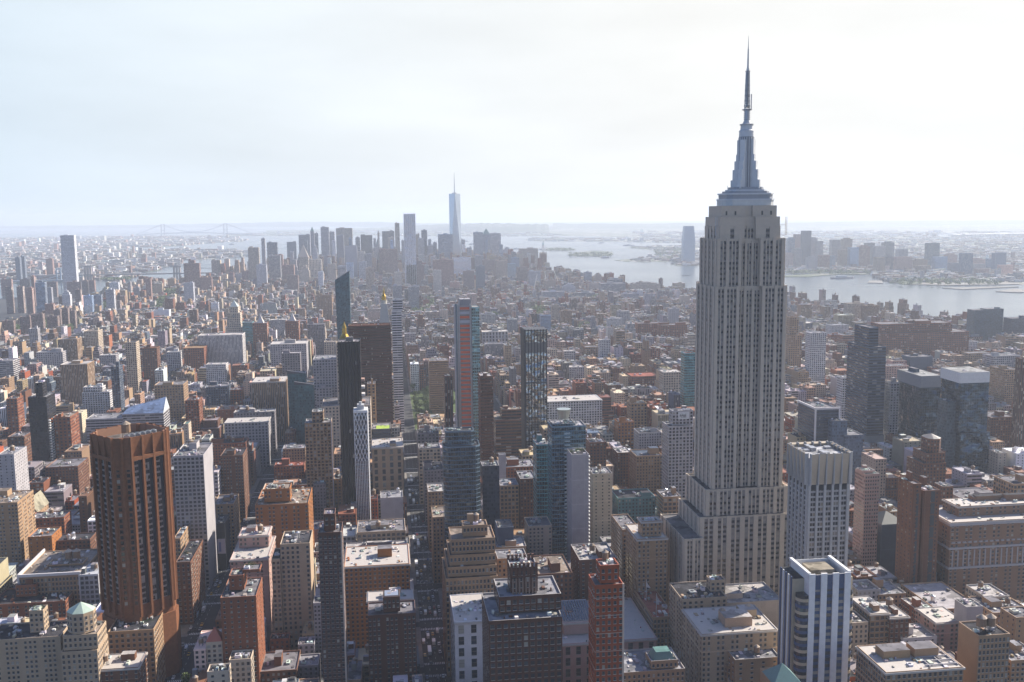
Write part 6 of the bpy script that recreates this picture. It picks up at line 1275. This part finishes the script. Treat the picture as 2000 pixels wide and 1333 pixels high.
def setting():
    mb = MB(); n = 60; P = [(cxh + (RAD + 200) * math.sin(2 * math.pi * i / n), cyh + (RAD + 200) * math.cos(2 * math.pi * i / n), -1.5) for i in range(n)]
    mb.poly(P[::-1], WATER); tag(mb.build('water'), kind='structure')
    sheet('ground', MAN, 0, ASPH); sheet('brooklyn_ground', BK, 0, URB); sheet('island_ground', SI, 0, WOODY); sheet('peninsula_ground', BAY, 0, URB)
    far = NJ + arc(42, 8, n=14) + [atZ(1000, 443, 0)]
    sheet('far_shore_ground', far, 0, URB)
    for nm, L in (('river_inlet_water', [(1470, 449), (1532, 447.5), (1625, 451.5), (1825, 455), (1900, 457.5), (2060, 459), (2060, 471), (1960, 468.5), (1825, 462), (1732, 461), (1650, 455.5), (1560, 452)]), ('channel_water', [(1075, 462.8), (1150, 462.2), (1180, 463), (1170, 464.6), (1095, 464.6)]), ('distant_bay_water', [(1500, 438), (1700, 440), (1840, 439), (1840, 441), (1700, 442.5), (1500, 441)])):
        sheet(nm, G(L), 1.2, WATER, 1)
    for nm, L, mt in (('island', [(1051, 487), (1062, 489.5), (1100, 490), (1125, 488.5), (1120, 486), (1085, 484), (1065, 485)], WOODY), ('island', [(1108, 498), (1130, 501), (1170, 501), (1198, 497.5), (1195, 492.5), (1160, 490.5), (1135, 493)], WOODY), ('park_island', [(1500, 541), (1575, 541.5), (1640, 536), (1700, 537), (1690, 534.5), (1600, 535.5)], WOODY), ('pier', [(1694, 553), (1725, 554), (1722, 549), (1698, 549)], PAVE),
                      ('pier', [(1765, 555.5), (1850, 558.3), (1990, 556), (1990, 553), (1860, 555)], PAVE), ('pier', [(1840, 563), (1960, 560.5), (1990, 561), (1880, 566)], PAVE), ('pier', [(1945, 570), (1975, 571.5), (2010, 572), (2010, 567), (1980, 565)], PAVE), ('container_terminal', [(285, 515), (345, 517), (346, 513.5), (300, 513)], PAVE)):
        sheet(nm, G(L), 1.6, mt, 3)
    def ridge(name, L, mat, thick):
        mb = MB(); r_ = random.Random(2); rows = []; ext = []
        for (a, b) in zip(L, L[1:]):
            for k in range(10): t = k / 10; ext.append([a[i] + (b[i] - a[i]) * t for i in range(3)])
        for px, yb, yt in ext:
            x, y = atZ(px, yb, 0); h = max(4, atY(px, yt, y)[1]) * r_.uniform(.88, 1.08); d = Vector((x - cxh, y - cyh)).normalized()
            rows.append([(x, y, 0), (x + d.x * thick * .2, y + d.y * thick * .2, h * .6), (x + d.x * thick * .45, y + d.y * thick * .45, h), (x + d.x * thick, y + d.y * thick, -2)])
        for a, b in zip(rows, rows[1:]):
            for i in range(3): mb.poly([a[i], b[i], b[i + 1], a[i + 1]], mat)
        tag(mb.build(name), kind='structure')
    ridge('hills', [(-60, 447, 442.5), (60, 447, 442), (160, 446.5, 441), (300, 445.5, 439.5), (450, 444, 437), (540, 443.5, 434.5), (640, 443, 434), (740, 442.5, 434.5), (820, 442, 437), (900, 441, 437)], WOODY, 1800)
    ridge('hills', [(520, 454, 453), (620, 452, 450), (740, 449, 446), (805, 449, 442), (880, 452, 439.5), (935, 454, 437.5), (1000, 455, 438.5), (1080, 455, 440)], WOODY, 2500)
    ridge('hills', [(1080, 447, 438), (1250, 447, 438.5), (1400, 446, 437), (1560, 443, 436), (1700, 441, 434), (2060, 438, 431)], WOODY, 2500)
# ---------------------------------------------------------------- street grid
AV = [(-1130, -1110), (-855, -830), (-640, -615), (-432, -405), (-288, -265), (-152, -118), (28, 54), (176, 203), (488, 516), (770, 798), (1052, 1080), (1332, 1358), (1600, 1622), (1860, 1885), (2150, 2170)]
ST0 = 704.5; STEP = 79.5
PARKR = (56, 140, 1500, 1830)   # the small park beside the avenue
def zone(x, y, r):
    """typical building height for a place"""
    if y < 1000: h = r.choice([22, 28, 34, 42, 52]) if x > -300 else r.choice([18, 22, 28, 40, 55])
    elif y < 2312:
        if x < -300: h = r.choice([16, 16, 18, 20, 24, 30, 45])
        elif x < 560: h = r.choice([26, 34, 40, 46, 52, 62])
        else: h = r.choice([14, 18, 20, 26, 32, 38, 44])
    elif y < 4200:
        h = r.choice([14, 16, 16, 18, 20, 22, 26]) if r.random() < .88 else r.uniform(30, 56)
        if -200 < x < 300 and y < 3300: h += r.choice([0, 8, 16])
    elif y < 4900: h = r.choice([18, 22, 26, 32, 40, 55])
    else: h = r.choice([30, 40, 60, 80, 110])
    return h * r.uniform(.88, 1.15)
PAL = [('tan', 24), ('brick', 13), ('brown', 15), ('cream', 15), ('gray', 11), ('lgray', 12), ('beige', 15), ('white', 6), ('pink', 4), ('slate', 3), ('red', 2)]
RPAL = [('groof', 28), ('sroof', 22), ('wroof', 11), ('droof', 22), ('troof', 9), ('rroof', 1)]
def pick(P, r): return r.choices([a for a, _ in P], [b for _, b in P])[0]
GREEN = []
GSPOT = []
def green_spots():
    r = random.Random(77)
    def strip(px0, px1, py0, py1, n, sk=0, park=True):
        for _ in range(n):
            t = r.random(); py = py0 + (py1 - py0) * t; px = r.uniform(px0, px1) + sk * (1 - t); q = atZ(px, py, 8); GSPOT.append(q)
            if park: GREEN.append(q)
    strip(296, 328, 568, 606, 420, 24); strip(184, 212, 594, 610, 110); strip(84, 142, 628, 648, 170); strip(0, 60, 638, 646, 40); strip(802, 842, 606, 622, 220); strip(1032, 1064, 602, 617, 90); strip(940, 972, 614, 626, 80)
    strip(1070, 1096, 536, 541, 40); strip(196, 252, 539, 546, 110); strip(150, 205, 518, 540, 70, 0, False); strip(832, 846, 580, 606, 80); strip(1280, 1340, 483, 506, 260, 0, False); strip(1112, 1195, 493, 500, 110, 0, False); strip(1066, 1120, 485, 489, 50, 0, False)
    strip(1540, 1700, 527, 534, 120, 0, False); strip(1740, 1960, 546, 556, 150, 0, False); strip(1590, 1600, 592, 598, 20)
    for n, (a, b, c, d) in ((34, (720, 1340, 575, 700)), (30, (20, 600, 600, 720)), (16, (1540, 2000, 660, 780))):
        for _ in range(n):
            x, y = r.uniform(a, b), r.uniform(c, d); w_ = r.uniform(6, 26); strip(x, x + w_, y, y + w_ * .16, int(w_ * .7))
    strip(720, 1340, 575, 700, 200, 0, False); strip(60, 600, 600, 720, 200, 0, False)
def fillers():
    r = random.Random(11); out = []; cells = {}
    fps = list(ALLFP)
    for f in fps:
        for i in range(int(f[0] // 60), int(f[1] // 60) + 1):
            for j in range(int(f[2] // 60), int(f[3] // 60) + 1): cells.setdefault((i, j), []).append(f)
    green_spots(); gc = {}
    for q in GREEN: gc[(int(q[0] // 22), int(q[1] // 22))] = 1
    def hit(x0, x1, y0, y1):
        if (int((x0 + x1) / 2 // 22), int((y0 + y1) / 2 // 22)) in gc: return (x0, x1, y0, y1)
        for i in range(int(x0 // 60), int(x1 // 60) + 1):
            for j in range(int(y0 // 60), int(y1 // 60) + 1):
                for f in cells.get((i, j), ()):
                    if x0 < f[1] - .3 and x1 > f[0] + .3 and y0 < f[3] - .3 and y1 > f[2] + .3: return f
        return None
    guard = []
    for f in fps:
        x0, x1, y0, y1, h = f
        if y0 > 4600: continue
        k = (.38 if h > 90 else .5) if y0 > 1100 else (.1 if x1 - x0 > 60 else .22)
        a = proj(x0, y0, h * k); b = proj(x1, y0, h * k)
        if a and b: guard.append((min(a[0], b[0]) - 3, max(a[0], b[0]) + (8 if x1 < 0 else 0), max(a[1], b[1]), y0))
    def cap(x0, x1, y0, h):
        a = proj(x0, y0, h); b = proj(x1, y0, h)
        if not a or not b: return h
        lo, hi = min(a[0], b[0]), max(a[0], b[0]); lim = -1e9
        for g in guard:
            if g[3] > y0 + 5 and g[0] < hi and g[1] > lo: lim = max(lim, g[2])
        if a[1] < lim: return min(h, atY((a[0] + b[0]) / 2, lim + 2, y0)[1])
        return h
    def lotrow(xa, xb, ya, yb, wlo, whi):
        x = xa
        while x < xb - 5:
            w_ = min(r.uniform(wlo, whi), xb - x)
            if xb - x - w_ < 6: w_ = xb - x
            d0 = ya + r.choice([0, 0, 0, r.uniform(0, 4)]); d1 = yb - r.uniform(0, 5)
            y = (d0 + d1) / 2; p = proj(x + w_ / 2, d0, 15)
            if p and -60 < p[0] < 2060 and 380 < p[1] < 1480 and inside(x + w_ / 2, y, MAN):
                h = zone(x, y, r); f = hit(x + .2, x + w_ - .2, d0, d1)
                x0_, x1_ = x, x + w_ - .15
                if f and (f[1] < x + w_ - 7 or f[0] > x + 7):     # trim beside the neighbour
                    if f[0] > x + 7: x1_ = f[0] - .2
                    else: x0_ = f[1] + .2
                    if hit(x0_ + .2, x1_ - .2, d0, d1): x0_ = x1_ = 0
                elif f: x0_ = x1_ = 0
                if 40 < x < 180 and 1180 < y < 1500: h = min(h, 26)
                if x1_ - x0_ > 5:
                    if y < 4600: h = cap(x0_, x1_, d0, h)
                    if h > 7: out.append((x0_, x1_, d0, d1, h, r.choice('PPPQLLVSRT') if h > 24 else r.choice('PPPQLT'), pick(PAL, r), pick(RPAL, r), r.random()))
            x += w_
    pv = MB()
    k = -3
    while True:
        y0 = 722 + k * STEP; k += 1; y1 = y0 + 61.5
        if y0 > 6300: break
        for (a, b) in zip(AV, AV[1:]):
            xa, xb = a[1], b[0]
            if y0 > 2312: off = 30 * math.sin(y0 * .01); xa, xb = xa + off, xb + off
            mids = [xa] + ([xa + (xb - xa) * .5] if y0 > 2312 and xb - xa > 200 else []) + [xb]
            for q0, q1 in zip(mids, mids[1:]):
                if len(mids) > 2: q0, q1 = (q0, q1 - 7) if q0 == mids[0] else (q0 + 7, q1)
                p = proj((q0 + q1) / 2, y0, 0)
                if not p or p[1] > 1600: continue
                if not (inside(q0, y0, MAN) and inside(q1, y0, MAN) and inside(q0, y1, MAN) and inside(q1, y1, MAN)): pass
                elif y0 < 3200: pv.box(q0 - 4, q1 + 4, y0 - 4, y1 + 4, -.1, .15, PAVE)
                if PARKR[0] - 60 < (q0 + q1) / 2 < PARKR[1] + 40 and PARKR[2] - 55 < y0 < PARKR[3] - 20: continue
                lo, hi = (9, 28) if (y0 < 2312 and -300 < q0 < 520) else ((9, 34) if y0 < 2312 and q0 > 500 else (8, 22))
                if y0 > 2312 and r.random() < .2: lo, hi = 16, 50
                if y0 > 4200: lo, hi = 14, 34
                lotrow(q0, q1, y0, y0 + 30.5, lo, hi); lotrow(q0, q1, y0 + 31, y1, lo, hi)
    tag(pv.build('pavement'), kind='structure')
    return out
def emit(mb, rm, f, rich, tanks=None):
    x0, x1, y0, y1, h, st, wc, rc, s = f; r = random.Random(int(s * 1e9)); c = jit(C_(wc), r, .25); rcol = jit(C_(rc), r, .2)
    P = B4(x0, x1, y0, y1)
    if h > 30 and s < .42 and x1 - x0 > 11:       # a setback upper part
        rk = random.Random(int(s * 1e6)); zb = h * rk.uniform(.68, .86); a_, b_ = rk.uniform(1, 3.5), rk.uniform(1, 3.5); c_ = rk.uniform(1.5, 5)
        low = (x0, x1, y0, y1, zb); q2 = B4(x0 + a_, x1 - b_, y0 + c_, y1 - 1.5)
        rm.poly([(*p, zb) for p in P], ROOF, rcol)
        for i in range(4): mb.wall(P[i], P[(i + 1) % 4], 0, zb, st, c)
        P = q2; z_0 = zb; x0, x1, y0, y1 = bbox(P)
    else: z_0 = 0
    if rich and h > 20 and s > .3:
        k = .45; q2 = B4(x0 - k * .4, x1 + k * .4, y0 - k, y1); mb.prism(q2, h - 1.3, h - .5, PAINT, jit(tuple(v * 1.2 for v in c), r, .2), bottom=True)
    for i in range(4):
        blank = i in (1, 3) and r.random() < .55
        mb.wall(P[i], P[(i + 1) % 4], z_0, h, 'T' if i in (1, 3) and not blank and r.random() < .4 else st, c if not blank else jit(c, r, .2), blank=blank)
    cop = tuple(min(.85, v * 1.2 + .06) for v in c)
    if rich: roof_mb(rm, P, h, rcol, cop, .8)
    else: rm.poly([(*p, h) for p in P], ROOF, rcol)
    w_, d = x1 - x0, y1 - y0; bag = tanks or rm
    zr = h - (.8 if rich else 0)
    for q in range(r.choice([1, 1, 2, 2]) if w_ < 16 else r.choice([2, 3, 4])):
        bw, bd, bh = r.uniform(2, max(2.4, w_ * .35)), r.uniform(2.5, max(3, d * .3)), r.uniform(2, 4.6) if h > 20 else r.uniform(1, 3)
        bx, by = r.uniform(x0 + .6, x1 - bw - .6), r.uniform(y0 + 1, y1 - bd - 1)
        bag.box(bx, bx + bw, by, by + bd, zr, zr + bh, PAINT, jit(r.choice([c, c, (.3, .3, .3), (.5, .49, .48), (.12, .12, .13)]), r, .2), tmat=ROOF, tcol=jit(r.choice([(.5, .5, .48), (.18, .18, .19), (.25, .25, .26), rcol]), r))
    if rich:
        for q in range(int(w_ * d / 90)):
            bx, by, e = r.uniform(x0 + 1, x1 - 2), r.uniform(y0 + 1, y1 - 2), r.uniform(.5, 1.5); bag.box(bx, bx + e, by, by + e * 1.2, zr, zr + e * .8, PAINT, jit(r.choice([(.6, .6, .6), (.15, .15, .15), (.4, .38, .36)]), r, .2))
def city():
    rec = fillers(); print('fillers', len(rec), 'windows', WSTAT[0])
    nb = len([o for o in COL.objects if o.parent is None and o.get('category')]); print('top level', nb)
    for f in rec: OCC.box(f[0], f[1], f[2], f[3], 0, f[4], ROOF)
    bvh = BVHTree.FromPolygons([Vector(v) for v in OCC.v], OCC.f)
    o = Vector(CAM)
    def visible(f):
        n = 0; x0, x1, y0, y1, h = f[:5]
        for t in (.15, .5, .85):
            for (yy, zz) in ((y0 - .05, h - 1), (y0 - .05, h * .7), ((y0 + y1) / 2, h + .1)):
                p = Vector((x0 + (x1 - x0) * t, yy, zz)); d = p - o; q = proj(*p)
                if not q or not (0 < q[0] < 2000 and 0 < q[1] < 1333): continue
                hit = bvh.ray_cast(o, d.normalized(), d.length - 1.0)
                if hit[0] is None: n += 1
        return n
    sc = []
    for i, f in enumerate(rec):
        a = proj(f[0], f[2], f[4]); b = proj(f[1], f[2], 0 if f[2] > 1200 else f[4] * .3); c = proj(f[0], f[3], f[4])
        if a and b and -20 < a[0] < 2020: sc.append((abs(b[0] - a[0]) * (abs(b[1] - a[1]) * .6 + abs(a[1] - c[1])), i))
    sc.sort(reverse=True); chosen = set(); marks = LAND
    for s, i in sc[:1500]:
        if len(chosen) >= NAUTO: break
        f = rec[i]; v = visible(f)
        if v < 3: continue
        x0, x1, y0, y1, h = f[:5]
        kind = {'P': 'block', 'Q': 'apartment block', 'L': 'loft', 'V': 'ribbed block', 'S': 'gridded block', 'R': 'banded block', 'T': 'plain block'}[f[5]]
        desc = '%s%s %s with %s roof' % ('low ' if h < 20 else ('tall ' if h > 50 else ''), TONE.get(f[6], f[6]), kind, {'groof': 'grey', 'sroof': 'silver', 'wroof': 'white', 'droof': 'black', 'troof': 'tan', 'rroof': 'red'}[f[7]])
        if (x1 - x0) > 22: desc = 'wide ' + desc
        elif (x1 - x0) < 10: desc = 'narrow ' + desc
        lab = autolabel(desc, (x0 + x1) / 2, y0, h, marks)
        if lab is None: continue
        chosen.add(i); off = ((x0 + x1) / 2, (y0 + y1) / 2, 0)
        root = empty('city_building', off, lab, 'building', 'rooftops of the city blocks'); w_, r_, t_ = MB(), MB(), MB()
        emit(w_, r_, f, True, t_); w_.build('wall', root, off); r_.build('roof', root, off)
        if t_.f: t_.build('rooftop_units', root, off)
        rr = random.Random(i)
        if f[4] > 22 and rr.random() < .6:
            m = MB(); tank_mb(m, rr.uniform(x0 + 3, max(x0 + 3.1, x1 - 3)), rr.uniform(y0 + 4, y1 - 4), h - .8, rr.uniform(.75, 1)); m.build('water_tank', root, off)
    print('auto individuals', len(chosen))
    wm = MB(); rr = random.Random(9)
    for i, f in enumerate(rec):
        if i in chosen: continue
        emit(wm, wm, f, f[2] < 1900)
        if f[4] > 20 and f[2] < 3000 and rr.random() < .45: tank_mb(wm, rr.uniform(f[0] + 2.5, max(f[0] + 2.6, f[1] - 2.5)), rr.uniform(f[2] + 3, f[3] - 3), f[4] - .5, rr.uniform(.7, 1))
    o_ = wm.build('city_blocks'); tag(o_, 'dense mass of smaller low buildings filling the streets between the named buildings', 'buildings', kind='stuff')
def far_towns():
    r = random.Random(21)
    def spread(name, lab, P, n, boxpx, hs, off=0):
        mb = MB(); k = 0; tries = 0
        while k < n and tries < n * 30:
            tries += 1; px, py = r.uniform(boxpx[0], boxpx[1]), boxpx[2] + (boxpx[3] - boxpx[2]) * r.random()
            x, y = atZ(px, py, 0)
            if not inside(x, y, P): continue
            k += 1; d = y / 5000; w_, dp, h = r.uniform(14, 50) * d, r.uniform(10, 24) * d, r.choice(hs) * r.uniform(.7, 1.3)
            if r.random() < .04: h *= 2.6; w_ *= .5
            if r.random() < .08: w_ *= 2.2; h *= .7
            c = jit(r.choice([(.5, .47, .43), (.3, .17, .13), (.4, .33, .27), (.7, .68, .66), (.3, .3, .31), (.22, .14, .11)]), r, .2)
            a = r.uniform(-.25, .25); ca, sa = math.cos(a), math.sin(a)
            Q = [(x + u * ca - v * sa, y + u * sa + v * ca) for u, v in ((-w_ / 2, 0), (w_ / 2, 0), (w_ / 2, dp), (-w_ / 2, dp))]
            for i in range(4): mb.wall(Q[i], Q[(i + 1) % 4], 0, h, 'P' if y < 9000 else 'B', c)
            mb.poly([(*q, h) for q in Q], ROOF, jit(r.choice([(.72, .71, .7), (.3, .3, .31), (.5, .45, .4), (.15, .15, .16)]), r))
        tag(mb.build(name), lab, 'buildings', kind='stuff')
    spread('far_city_blocks', 'hazy low buildings of the borough beyond the narrow river at left', BK, 5200, (-20, 490, 463, 550), (9, 12, 14, 18, 24))
    spread('far_city_blocks', 'hazy low buildings of the city across the wide river at right', NJ + arc(42, 8, n=14) + [atZ(1000, 443, 0)], 4200, (1240, 2020, 452, 552), (7, 9, 11, 15))
    spread('far_city_blocks', 'pale port sheds and houses along the far side of the bay', BAY, 150, (1020, 1390, 464, 474), (10, 14))
    spread('far_city_blocks', 'houses scattered over the far hilly island', SI, 350, (450, 1090, 447, 462), (8, 12))
# ---------------------------------------------------------------- trees
def crown_mb(r, n, rad, hgt, leaf, z0, mats=(LEAF, LEAF2)):
    mb = MB(); lobes = [(r.gauss(0, rad * .42), r.gauss(0, rad * .42), z0 + hgt * r.uniform(.25, .85), rad * r.uniform(.35, .6)) for _ in range(9)]
    for i in range(n):
        cx, cy, cz, q = r.choice(lobes); u = Vector((r.gauss(0, 1), r.gauss(0, 1), r.gauss(0, 1))).normalized() * q * r.uniform(.7, 1.05)
        p = Vector((cx, cy, cz)) + Vector((u.x, u.y, u.z * .8)); a = Vector((r.gauss(0, 1), r.gauss(0, 1), r.gauss(0, .6))).normalized() * leaf; b = a.cross(Vector((r.gauss(0, 1), r.gauss(0, 1), r.gauss(0, 1)))).normalized() * leaf * .7
        mb.poly([tuple(p - a), tuple(p + b * .8), tuple(p + a), tuple(p - b)], mats[0] if i % 3 else mats[1])
    return mb
def trees():
    r = random.Random(31)
    protos = []
    for k in range(4):
        H = 14; c = crown_mb(r, 900, 5.2, 9, .55, 4.5).build('crown'); t = MB(); t.bar((0, 0, 0), (.2, 0, 6), .42, BARK, n=7, r2_=.25)
        for i in range(5): a = i * 1.26 + r.random(); t.bar((.2, 0, 4.5 + i * .4), (3.2 * math.cos(a), 3.2 * math.sin(a), 9 + r.uniform(-1, 2)), .2, BARK, n=5, r2_=.06)
        tr = t.build('trunk'); protos.append((c.data, tr.data)); bpy.data.objects.remove(c); bpy.data.objects.remove(tr)
    def tree(x, y, s, lab, grp, k):
        root = empty('park_tree', (x, y, .1), lab, 'tree', grp); root.rotation_euler.z = r.uniform(0, 6.28); root.scale = (s, s, s * r.uniform(.9, 1.15))
        for nm, me in zip(('crown', 'trunk'), protos[k % 4]): o = bpy.data.objects.new(nm, me); COL.objects.link(o); o.parent = root
    gx0, gx1, gy0, gy1 = PARKR; n = 0
    mb = MB(); mb.box(gx0 - 5, gx1, gy0, gy1, .1, .3, simple('park_grass', (.07, .10, .03), .9, noise=.5, scale=.05)); tag(mb.build('park_lawn'), kind='structure')
    for i in range(16):
        for j in range(6):
            x, y = gx0 + 6 + j * (gx1 - gx0 - 12) / 5 + r.uniform(-5, 5), gy0 + 8 + i * (gy1 - gy0 - 16) / 15 + r.uniform(-6, 6)
            p = proj(x, y, 12)
            if 780 < p[0] < 885 and r.random() < .85: tree(x, y, r.uniform(.9, 1.3), 'leafy green tree in the small park beside the central avenue', 'trees of the small park', n); n += 1
    x, y = atZ(372, 1345, 6); tree(x, y, 1.25, 'lone leafy street tree at the bottom edge beside the left avenue', None, 1)
    # far parks and street greenery, too many to count
    spots = GSPOT
    mb = MB()
    cells = {}
    for f in ALLFP: cells.setdefault((int((f[0] + f[1]) / 2 // 80), int((f[2] + f[3]) / 2 // 80)), []).append(f)
    for x, y in spots:
        d = max(1, y / 2600); R_ = r.uniform(4, 7) * min(2.2, d); h = r.uniform(14, 22) if y < 4500 else r.uniform(10, 14)
        for _ in range(26):
            u = Vector((r.gauss(0, 1), r.gauss(0, 1), r.gauss(0, 1))).normalized() * r.uniform(.5, 1); p = Vector((x + u.x * R_, y + u.y * R_, h * .65 + u.z * h * .35)); s = R_ * .26
            a = Vector((r.gauss(0, 1), r.gauss(0, 1), r.gauss(0, .5))).normalized() * s; b = a.cross(Vector((r.gauss(0, 1), r.gauss(0, 1), 1))).normalized() * s
            mb.poly([tuple(p - a), tuple(p + b), tuple(p + a), tuple(p - b)], LEAF if _ % 2 else LEAF2)
    tag(mb.build('distant_trees'), 'green tree crowns of far parks and side streets seen as soft patches', 'trees', kind='stuff')
# ---------------------------------------------------------------- traffic and road paint
def traffic():
    r = random.Random(41); mk = MB(); z = .02
    for (a, b), n in ((AV[6], 4), (AV[5], 6)):
        y = 640
        while y < 1500:
            for s in range(1, n):
                if n == 6 and s == 3: continue
                xx = a + 3 + (b - a - 6) * s / n; mk.box(xx - .08, xx + .08, y, y + 3, 0, z, LINE)
            y += 9
        for k in range(-1, 10):
            yc = 704.5 + 8.5 + k * STEP
            for s in (-9.5, 9.5):
                xx = a + 3.5
                while xx < b - 3.5: mk.box(xx, xx + .6, yc + s - 1.7, yc + s + 1.7, 0, z, LINE); xx += 1.25
    tag(mk.build('road_markings'), kind='structure')
    GL = GLASSW[0]; TY = simple('tyre', (.02, .02, .02), .9)
    def proto(kind, col):
        L, W_, H = {'car': (4.7, 1.9, 1.5), 'bus': (12, 2.6, 3.1), 'van': (6.2, 2.1, 2.6), 'truck': (8, 2.4, 3.3)}[kind]; out = []
        PT = simple('paint_%s_%d' % (kind, len(MATS)), col, .3, noise=.05, spec=.6)
        b = MB(); a = W_ / 2
        if kind == 'car':
            S_ = [(-L / 2, .35), (-L / 2, .85), (-L / 2 + .9, 1.0), (L / 2 - 1.3, .95), (L / 2, .75), (L / 2, .35)]
        elif kind == 'truck': S_ = [(-L / 2, .6), (-L / 2, H), (L / 2 - 2.2, H), (L / 2 - 2.1, 2.3), (L / 2 - .6, 2.2), (L / 2, 1.2), (L / 2, .5)]
        else: S_ = [(-L / 2, .4), (-L / 2, H), (L / 2 - .5, H), (L / 2, H - 1.2 if kind == 'van' else H - .4), (L / 2, .4)]
        for s in (-1, 1): b.poly([(s * a, y, zz) for y, zz in (S_ if s > 0 else S_[::-1])][::-1], PT)
        for (p, q) in zip(S_, S_[1:] + S_[:1]): b.poly([(-a, p[0], p[1]), (a, p[0], p[1]), (a, q[0], q[1]), (-a, q[0], q[1])], PT)
        out.append(('body', b))
        c = MB()
        if kind == 'car':
            c.loft([(-a * .92, -L / 2 + .6), (a * .92, -L / 2 + .6), (a * .92, L / 2 - 1.4), (-a * .92, L / 2 - 1.4)], .95, [(-a * .75, -L / 2 + 1.2), (a * .75, -L / 2 + 1.2), (a * .75, L / 2 - 2.1), (-a * .75, L / 2 - 2.1)], 1.45, GL, (0, 0, 0), top=False)
            rr = MB(); rr.box(-a * .75, a * .75, -L / 2 + 1.2, L / 2 - 2.1, 1.44, 1.5, PT); out.append(('roof', rr))
        else:
            for s in (-1, 1): c.box(s * (a + .02) - .01, s * (a + .02) + .01, -L / 2 + .6 if kind == 'bus' else L / 2 - 1.9, L / 2 - .7, 1.5, 2.2, GL)
            c.box(-a * .8, a * .8, L / 2 - .02, L / 2 + .03, 1.3, 2.0, GL)
        out.append(('window', c))
        for sx in (-1, 1):
            for sy in (-.32, .32):
                w_ = MB(); w_.bar((sx * a - .15 * sx, sy * L, .34), (sx * a + .06 * sx, sy * L, .34), .34, TY, n=10); out.append(('wheel', w_))
        res = []
        for nm, m in out: o = m.build(nm); res.append((nm, o.data)); bpy.data.objects.remove(o)
        return res
    kinds = [('car', (.75, .75, .75), 'white'), ('car', (.03, .03, .035), 'black'), ('car', (.3, .3, .32), 'grey'), ('car', (.75, .42, .03), 'yellow'), ('car', (.35, .04, .03), 'red'), ('bus', (.75, .75, .76), 'white'), ('van', (.75, .75, .74), 'white'), ('truck', (.72, .72, .7), 'white'), ('car', (.08, .12, .3), 'blue')]
    PR = {k: proto(k[0], k[1]) for k in kinds}
    def put(k, x, y, where, rot=0):
        root = empty({'car': 'car', 'bus': 'city_bus', 'van': 'delivery_van', 'truck': 'box_truck'}[k[0]], (x, y, .03), '%s %s in the traffic on %s' % (k[2], {'car': 'car', 'bus': 'bus', 'van': 'delivery van', 'truck': 'box truck'}[k[0]], where), {'car': 'car', 'bus': 'bus', 'van': 'van', 'truck': 'truck'}[k[0]], '%s %ss on %s' % (k[2], k[0], where)); root.rotation_euler.z = rot
        for nm, me in PR[k]: o = bpy.data.objects.new(nm, me); COL.objects.link(o); o.parent = root
    for lane, x in enumerate((33.5, 37.2, 41, 44.8, 48.6)):
        y = 690 + lane * 3
        while y < 1230:
            k = r.choices(kinds, (5, 5, 4, 3, 1, 5 if lane < 2 else 1, 3, 3, 1))[0]; L = {'car': 5, 'bus': 13, 'van': 7, 'truck': 9}[k[0]]
            if not any(abs((y + L / 2) - (713 + q * STEP)) < 8 + L / 2 for q in range(8)): put(k, x, y + L / 2, 'the central avenue')
            y += L + r.choice([2, 4, 9, 16, 26])
    for lane, x in enumerate((-148, -144, -140.5, -129, -125.5, -121.5)):
        y = 700 + lane * 4
        while y < 1100:
            k = r.choices(kinds, (4, 5, 4, 4, 1, 1, 3, 2, 1))[0]; L = {'car': 5, 'bus': 13, 'van': 7, 'truck': 9}[k[0]]
            if not any(abs((y + L / 2) - (713 + q * STEP)) < 8 + L / 2 for q in range(8)): put(k, x, y + L / 2, 'the left avenue', math.pi if lane < 3 else 0)
            y += L + r.choice([4, 9, 16, 30, 40])
def haze():
    mb = MB(); mb.box(-37000, 37000, -900, 37000, -6, 462, PAINT, bottom=True); o = mb.build('haze'); o.data.materials.clear()
    m = bpy.data.materials.new('haze_air'); m.use_nodes = True; t = m.node_tree; t.nodes.remove(t.nodes['Principled BSDF']); v = t.nodes.new('ShaderNodeVolumePrincipled')
    v.inputs['Color'].default_value = (.77, .85, .99, 1); v.inputs['Density'].default_value = HAZE; v.inputs['Anisotropy'].default_value = .18
    t.links.new(v.outputs[0], t.nodes['Material Output'].inputs['Volume']); o.data.materials.append(m); tag(o, kind='stuff')
NAUTO = 90
setting(); build_data(); skyscraper(); octagon_tower(); specials(); skyline(); landmarks(); city(); far_towns(); trees(); traffic()
haze()
print('objects', len(COL.objects))
